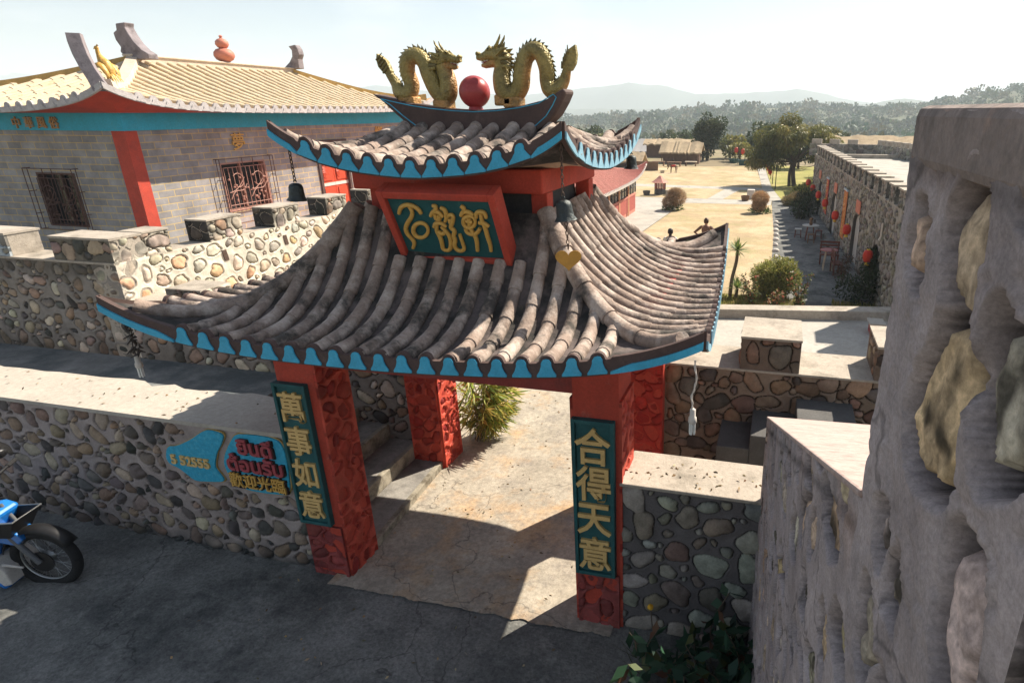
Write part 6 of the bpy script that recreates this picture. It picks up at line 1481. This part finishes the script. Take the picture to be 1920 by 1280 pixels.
cl = crown_clumps(rs, (.35, 50.4, 1.75), 2.5, 1.75, 30, .45, .95) + crown_clumps(rs, (2.9, 50.4, 1.2), 1.2, 1.5, 14, .45, .8) + crown_clumps(rs, (-1.7, 50.2, .6), .8, 1.3, 8, .4, .7)
tree("willow_tree", "broad olive green tree with leaning trunks beside the fort's far corner", (.95, 50.2, GL), cl, 17000, .30, .075, OL, 2.2, .15, 2, droop=.9, bk=barkd, two=(-.35, .1))
# clipped green bush beside the pavement
t = thing("green_bush", "big round yellow green bush at the corner of the dry lawn", "bush", (.1, 19.0, GL)); rb_ = np.random.RandomState(7)
m = MB()
for k in range(9): a = rb_.uniform(0, 6.28); m.tube(catmull([(.1, 19.0, GL), (.1 + .25 * math.cos(a), 19.0 + .25 * math.sin(a), GL + .5), (.1 + .6 * math.cos(a), 19.0 + .6 * math.sin(a), GL + .95)], 4), np.linspace(.035, .008, 9), 5)
m.build("stem", bark, t)
m = MB(); cl = [(.1, 19.0, -.95, .62)] + crown_clumps(rb_, (.1, 19.0, -.95), .62, .45, 22, .22, .36)
YG = [(.29, .29, .07), (.36, .34, .09), (.19, .20, .05), (.42, .39, .14), (.12, .14, .035)]
for c in cl:
    P, d = blob_pts(rb_, c[:3], c[3], int(2600 * c[3] ** 1.3), .6); P = P[P[:, 2] > GL + .1]; d = d[:len(P)]
    cards(m, P, .115, .032, np.array(YG)[rb_.randint(5, size=len(P))], rb_, D=P - np.array((.1, 19.0, -1.2)), spread=1.3)
m.build("foliage", leafm, t, colattr=True, fix=False)
def dry_bush(label, c, parts, n, cols, seed, green=True, L=.13):
    t = thing("dry_bush", label, "bush", c, "dry bushes along the lawn path"); r_ = np.random.RandomState(seed); m = MB()
    for k in range(7): a = r_.uniform(0, 6.28); m.tube([np.array(c), np.array(c) + (.2 * math.cos(a), .2 * math.sin(a), .5)], [.02, .008], 5)
    m.build("stem", bark, t); m = MB()
    for (x, y, z, r, sz) in parts:
        P, d = blob_pts(r_, (c[0] + x, c[1] + y, c[2] + z), r, n, .5, (1, 1, sz)); cards(m, P, L, .018, np.array(cols)[r_.randint(len(cols), size=n)], r_, D=d, spread=1.4)
    if green:
        P, d = blob_pts(r_, (c[0], c[1] - .1, c[2] + .12), .6, 260, .3, (1, .8, .3)); cards(m, P, .2, .06, np.array([(.06, .11, .03), (.12, .16, .04)])[r_.randint(2, size=260)], r_, D=d + (0, 0, .5))
    m.build("foliage", leafd, t, colattr=True, fix=False)
TANS = [(.46, .29, .15), (.54, .36, .20), (.38, .23, .12), (.58, .42, .25)]
dry_bush("round tan clipped bush in two balls beside the white block", (-1.05, 36.0, GL), [(.0, 0, .82, .45, .85), (-.05, -.15, .42, .36, .8)], 5200, TANS, 3)
dry_bush("fan shaped brownish bush at the far left corner of the lawn", (-6.0, 36.0, GL), [(.25, 0, .75, .5, .95), (-.15, 0, .45, .42, .9), (.1, 0, .95, .35, .8)], 4200, [(.42, .29, .17), (.34, .23, .14), (.50, .37, .23)], 4)
dry_bush("low sprawling brownish shrub at the foot of the broad olive tree", (.9, 39.5, GL), [(-.3, 0, .3, .5, .6), (.5, .2, .35, .55, .7), (.1, .5, .4, .5, .7)], 2600, [(.24, .17, .08), (.30, .22, .10), (.14, .12, .05)], 5)
def shrub(name, label, c, parts, n, cols, seed, L=.10, W=.045, group=None):
    t = thing(name, label, "shrub", c, group); r_ = np.random.RandomState(seed); m = MB()
    for (x, y, z, r) in parts: m.tube([np.array(c), np.array(c) + (x * .5, y * .5, z * .6), np.array(c) + (x, y, z)], [.018, .012, .005], 5)
    m.build("stem", bark, t); m = MB()
    for (x, y, z, r) in parts:
        P, d = blob_pts(r_, (c[0] + x, c[1] + y, c[2] + z), r, n, .3); cards(m, P, L, W, np.array(cols)[r_.randint(len(cols), size=n)], r_, D=d + np.array((0, 0, .2)), spread=1.3)
    m.build("foliage", leafm, t, colattr=True, fix=False)
DKG = [(.022, .042, .018), (.03, .055, .02), (.04, .06, .025), (.016, .03, .014)]
shrub("dark_shrub", "dense dark green shrub at the near foot of the fort wall", (2.5, 18.9, GL), [(-.3, 0, .45, .42), (.25, .1, .6, .45), (.0, -.3, .3, .4), (.5, -.2, .75, .4), (.35, .3, 1.05, .3)], 420, DKG, 11)
shrub("dark_shrub", "leafy climbing shrub against the fort wall under the nearest lantern", (2.85, 19.6, GL), [(.0, .1, .9, .28), (.0, .3, 1.25, .22), (-.1, -.2, .5, .3)], 240, DKG + [(.05, .08, .03)], 12)
shrub("dark_shrub", "big dark shrub at the shaded far end of the fort pavement", (1.35, 35.0, GL), [(-.3, .2, .5, .5), (.3, 0, .7, .55), (.1, .5, 1.05, .5), (.4, .8, .8, .5), (-.2, -.5, .4, .4)], 420, DKG, 13, .14, .06)
shrub("dry_twig_plant", "brown leafless looking potted plant by the nearest fort door", (2.25, 21.2, GL), [(0, 0, .55, .22), (.1, .1, .8, .18), (-.1, 0, .35, .2)], 130, [(.10, .045, .03), (.06, .05, .03), (.13, .07, .04)], 14, .09, .03)
shrub("yellow_shrub", "bright yellow green shrub under the broad olive tree", (1.5, 44.5, GL), [(0, 0, .4, .45), (.5, .1, .55, .5), (-.4, .2, .3, .35)], 420, YG, 15, .14, .06)
RS = [(.09, .12, .035), (.16, .17, .05), (.28, .13, .07), (.06, .08, .03)]
for i, (x, y, lb) in enumerate(((-.55, 17.9, "tall thin rose bush left of the big green bush"), (.05, 17.6, "low reddish leaved rose bush in front of the big green bush"), (.75, 17.8, "tall thin rose bush right of the big green bush"))):
    r_ = np.random.RandomState(40 + i); t = thing("rose_bush", lb, "rose bush", (x, y, GL), "rose bushes in the garden strip"); m = MB(); lv = []
    for k in range(5):
        a = r_.uniform(0, 6.28); h = r_.uniform(.5, 1.15) if i != 1 else r_.uniform(.35, .6); pth = catmull([(x, y, GL), (x + .12 * math.cos(a), y + .12 * math.sin(a), GL + h * .5), (x + .3 * math.cos(a), y + .3 * math.sin(a), GL + h)], 6); m.tube(pth, np.linspace(.012, .004, len(pth)), 5); lv += list(pth[3:])
    m.build("stem", bark, t); m = MB(); P = np.repeat(np.array(lv), 9, 0) + r_.randn(len(lv) * 9, 3) * .05
    cards(m, P, .085, .05, np.array(RS if i != 1 else RS[2:3] * 2 + RS)[r_.randint(4, size=len(P))], r_); m.build("foliage", leafm, t, colattr=True, fix=False)
    for k in range(2):
     m = MB(); m.ball(np.array(lv[-1 - 6 * k]) + (0, 0, .02), .035, 7, 5, 0, (.55, .16, .10), noise=.15, rng=random.Random(k))
     m.build("flower", leafd, t, colattr=True)
# yucca with two heads
t = thing("yucca", "spiky yucca with one tall and one low head beside the lawn corner", "plant", (-1.18, 18.5, GL)); r_ = np.random.RandomState(9)
m = MB()
for pth in ([(-1.25, 18.5, GL), (-1.22, 18.5, -1.0), (-1.12, 18.5, -.45), (-1.10, 18.5, -.12)], [(-1.12, 18.5, GL), (-1.06, 18.48, -1.45), (-1.04, 18.46, -1.25)]): m.tube(catmull(pth, 5), np.linspace(.06, .045, len(catmull(pth, 5))), 8)
m.build("trunk", bark, t, smooth=60); m = MB()
for c, L, n in (((-1.10, 18.5, -.10), .48, 85), ((-1.04, 18.46, -1.22), .46, 70)):
    for k in range(n):
        d = unit(np.array((r_.randn(), r_.randn(), r_.uniform(-.25, 1.4)))); l = L * r_.uniform(.7, 1.1); s = unit(np.cross(d, (0, 0, 1))) * .020; c_ = np.array(c); p1 = c_ + d * l * .6; p2 = c_ + d * l - np.array((0, 0, .10 * l * (1.2 - d[2])))
        col = np.array(((.14, .20, .045), (.22, .26, .07), (.09, .13, .035))[r_.randint(3)])
        m.add([c_ - s * .6, c_ + s * .6, p1 + s, p1 - s, p2], [(0, 1, 2, 3), (3, 2, 4)], 0, col)
m.build("leaf", leafm, t, colattr=True, fix=False); bpy.data.objects["leaf"].name = "crown"
# bamboo-like clump behind the back left pillar
t = thing("bamboo_clump", "bright green clump of narrow leaved bamboo behind the gate's back pillar", "plant", (-3.30, 6.15, 0)); r_ = np.random.RandomState(21); m = MB(); m2 = MB()
for k in range(46):
    a = r_.uniform(0, 6.28); q = r_.uniform(.05, .34); h = r_.uniform(.35, .98); b = np.array((-3.32 + r_.uniform(-.1, .1), 6.2 + r_.uniform(-.12, .12), 0)); tip = b + (q * math.cos(a) + .06, q * math.sin(a) * .9, h); pth = catmull([b, b * .5 + tip * .5 + (0, 0, .12 * h), tip], 5); m.tube(pth, np.linspace(.006, .002, len(pth)), 4, 0)
    P = np.array(pth[3:]); P = np.repeat(P, 4, 0); cards(m2, P, .21, .022, np.array([(.34, .37, .07), (.22, .28, .05), (.44, .42, .10), (.13, .18, .04), (.50, .36, .10)])[r_.randint(5, size=len(P))], r_, D=np.tile(np.array((math.cos(a) * .8 + .35, math.sin(a) * .8 - .2, .1)), (len(P), 1)), droop=.3, spread=.8)
m.build("stem", bark, t); m2.build("foliage", leafm, t, colattr=True, fix=False)
# leafy weeds at the foot of the low wall, right foreground
t = thing("leafy_weed", "straggly leafy weed with one yellow flower at the foot of the low wall", "plant", (-.35, 3.3, 0)); r_ = np.random.RandomState(33); m = MB(); m2 = MB(); BL = [(.03, .075, .045), (.045, .09, .05), (.025, .055, .035), (.10, .12, .04), (.13, .06, .035)]
for k in range(27):
    b = np.array((r_.uniform(-.72, .04), r_.uniform(2.75, 3.55), 0)); h = r_.uniform(.25, .62) if k else .78
    if k == 0: b = np.array((-.22, 3.5, 0))
    pth = catmull([b, b + (r_.uniform(-.05, .05), r_.uniform(-.05, .05), h * .5), b + (r_.uniform(-.14, .14), r_.uniform(-.16, .06), h)], 5); m.tube(pth, np.linspace(.007, .003, len(pth)), 5)
    P = np.repeat(np.array(pth[3:]), 2, 0)
    cards(m2, P, .125, .062, np.array(BL)[r_.choice(5, len(P), p=[.34, .3, .2, .1, .06])], r_, D=np.tile(np.array((0, 0, .15)), (len(P), 1)), spread=2.2, droop=.15)
for k in range(120):
    b = np.array((r_.uniform(-.8, .05), r_.uniform(2.5, 3.5), 0)); d = np.array((r_.randn() * .1, r_.randn() * .1, r_.uniform(.08, .26))); s = np.array((.004, .002, 0)); m2.add([b - s, b + s, b + d], [(0, 1, 2)], 0, (.07, .075, .035))
m.build("stem", bark, t); m2.build("foliage", leafm, t, colattr=True, fix=False)
m = MB(); m.ball((-.66, 3.42, .50), .022, 8, 6, 0, (.75, .42, .03), noise=.15, rng=random.Random(3)); m.build("flower", leafd, t, colattr=True)
m = MB(); m.tube([(-.62, 3.44, 0), (-.64, 3.43, .25), (-.66, 3.42, .49)], .005, 5); m.build("stem", bark, t)
# grass in the garden strip and at the lawn's edge
r_ = np.random.RandomState(51); m = MB(); n = 6500
P = np.stack([r_.uniform(-2.6, 3.2, n), r_.uniform(16.9, 18.7, n), np.full(n, GL)], 1); P = P[~((P[:, 0] > .95) & (P[:, 0] < 1.75))]
cards(m, P, .17, .03, np.array([(.26, .25, .06), (.36, .30, .10), (.15, .18, .04), (.42, .33, .15)])[r_.randint(4, size=len(P))], r_, D=np.tile((0, 0, 1.), (len(P), 1)), spread=.8)
stuff(m.build("grass", leafm, None, loc=(0, 17.5, GL), colattr=True, fix=False), "short yellow green grass growing along the garden strip behind the kerb", "grass")
# trees beyond the lawn: four kinds, copied one by one
protos = []
for i, (cols, rx, rz, L, W, lb) in enumerate(((DG, 2.3, 2.2, .5, .28, "dark green bushy tree"), ([(.05, .075, .025), (.07, .10, .03), (.035, .055, .02)], 2.6, 1.9, .5, .3, "mid green spreading tree"), (OL, 2.0, 2.0, .45, .22, "olive green airy tree"), ([(.17, .17, .04), (.22, .20, .05), (.11, .12, .03)], 1.9, 1.6, .42, .26, "yellow green rounded tree"))):
    r_ = np.random.RandomState(60 + i); protos.append(tree("tree", lb, (0, 0, 0), crown_clumps(r_, (0, 0, rz * 1.15), rx, rz, 14, .7, 1.2), 1500, L, W, cols, rz * .8, .16, 70 + i, group="trees beyond the lawn"))
names = ["dark green bushy tree", "mid green spreading tree", "olive green airy tree", "yellow green rounded tree"]
used = set()
def put(k, x, y, s, label, z=None):
    zz = float(gz(x, y)) if z is None else z
    if k in used: o = dup(protos[k], (x, y, zz), (x * 7.3 + y) % 6.28, label, s)
    else: o = protos[k]; used.add(k); o.location = (x, y, zz); o.scale = (s,) * 3; o['label'] = label
    return o
spec = [(3, -4.9, 74.5, .62, "right of the big round tree at the lawn's far edge"), (3, -6.3, 79, .8, "close behind the big round tree"), (1, -2.6, 78, .75, "behind the two faded lanterns at the lawn's far edge"), (2, -1.2, 72, .7, "just left of the broad olive tree"), (0, -14.0, 84, .55, "between the zinc roof and the thatched house"),
        (2, 4.6, 58, .75, "behind the fort's far left corner"), (3, 6.0, 62, .68, "above the long pale thatch, left end"), (0, 8.2, 64, .70, "above the long pale thatch, middle"), (1, 10.2, 66, .72, "above the long pale thatch, right end"), (3, 12.5, 63, .70, "just left of the big tower merlon"), (0, 1.5, 66, .7, "behind the broad olive tree")]
for k, x, y, s, w in spec: put(k, x, y, s, names[k] + " " + w)
rt = random.Random(8)
for i in range(46):   # a belt of trees between the huts and the hills
    y = rt.uniform(88, 150); px = rt.uniform(-.335, .10); k = rt.choice((0, 0, 1, 1, 2))
    put(k, px * y, y, rt.uniform(.55, .92), names[k] + " in the far tree belt beyond the huts and the lawn")
for i, (x, y, s) in enumerate(((66, 420, 1.5), (78, 430, 1.9), (84, 418, 1.7), (104, 440, 2.0), (114, 450, 1.8), (128, 445, 2.1), (141, 440, 1.9), (150, 470, 2.0), (138, 380, 2.6), (47, 410, 1.6), (59, 440, 1.6))):
    put(i % 2, x, y, s, names[i % 2] + " standing out on the skyline of the right hand hill slope", float(hz(x, y)) - .5)
# the forest that covers the hills
r_ = np.random.RandomState(90); m = MB(); n = 6500
xx = r_.uniform(-420, 330, n); yy = r_.uniform(175, 800, n); den = np.sin(xx * .021 + 2) * np.sin(yy * .017) + .7 * np.sin(xx * .05 + yy * .04) + r_.uniform(-.7, .7, n)
ok = (den > -.6) & (np.abs(xx / yy + .05) < .55); xx, yy = xx[ok], yy[ok]; zz = hz(xx, yy)
for x, y, z in zip(xx, yy, zz):
    s = float(np.clip(r_.lognormal(.95, .38), 1.3, 6.0)); k = int(26 + 9 * s); P, d = blob_pts(r_, (x, y, z + s * .75), s, k, .35, (1.15, 1.15, .75)); b = np.array(((.028, .066, .030), (.038, .080, .032), (.06, .09, .035), (.02, .045, .022), (.10, .095, .04))[r_.randint(5)])
    cards(m, P, s * .46, s * .46, b, r_, D=d)
stuff(m.build("forest", leafd, None, loc=(0, 400, 0), colattr=True, fix=False), "mixed green forest covering the low hills beyond the fort", "forest")

# fallen leaves and grit
r_ = np.random.RandomState(77); m = MB(); P = np.vstack([np.stack([r_.uniform(-3.3, -1.3, 150), r_.uniform(3.8, 8.0, 150), np.full(150, .02)], 1), np.stack([r_.uniform(-6.5, .0, 170), r_.uniform(1.5, 3.6, 170), np.full(170, .012)], 1), np.stack([r_.uniform(-.9, .05, 40), r_.uniform(3.72, 4.1, 40), np.full(40, 1.322)], 1), np.stack([r_.uniform(-9, -3.9, 60), r_.uniform(3.7, 4.2, 60), np.full(60, 1.36)], 1)])
P[:, 0] += .12 * r_.randn(len(P)); P[:, 0] = np.clip(P[:, 0], -9, .04)
cards(m, P, .034, .018, np.array([(.34, .22, .10), (.22, .13, .06), (.45, .36, .22), (.12, .10, .06)])[r_.randint(4, size=len(P))], r_, D=np.stack([r_.randn(len(P)), r_.randn(len(P)), np.full(len(P), .12)], 1), spread=.2)
stuff(m.build("fallen_leaves", leafd, None, loc=(-2, 4, 0), colattr=True, fix=False), "dry fallen leaves scattered over the path and road", "leaves")
# ------------------------------------------------------------------ the hazy air
hm_ = bpy.data.materials.new("haze"); hm_.use_nodes = True; nt = hm_.node_tree; nt.nodes.clear()
o_ = nt.nodes.new("ShaderNodeOutputMaterial"); pv = nt.nodes.new("ShaderNodeVolumePrincipled"); pv.inputs['Color'].default_value = (.80, .91, 1.0, 1); pv.inputs['Density'].default_value = .0005; pv.inputs['Anisotropy'].default_value = .1
lk(nt, pv.outputs[0], o_.inputs['Volume'])
m = MB(); m.box(-6200, 4200, -220, 4200, -36, 175); hz_o = m.build("haze", hm_, None); stuff(hz_o); hz_o['label'] = "thin pale haze lying over the whole valley"; hz_o['category'] = "haze"
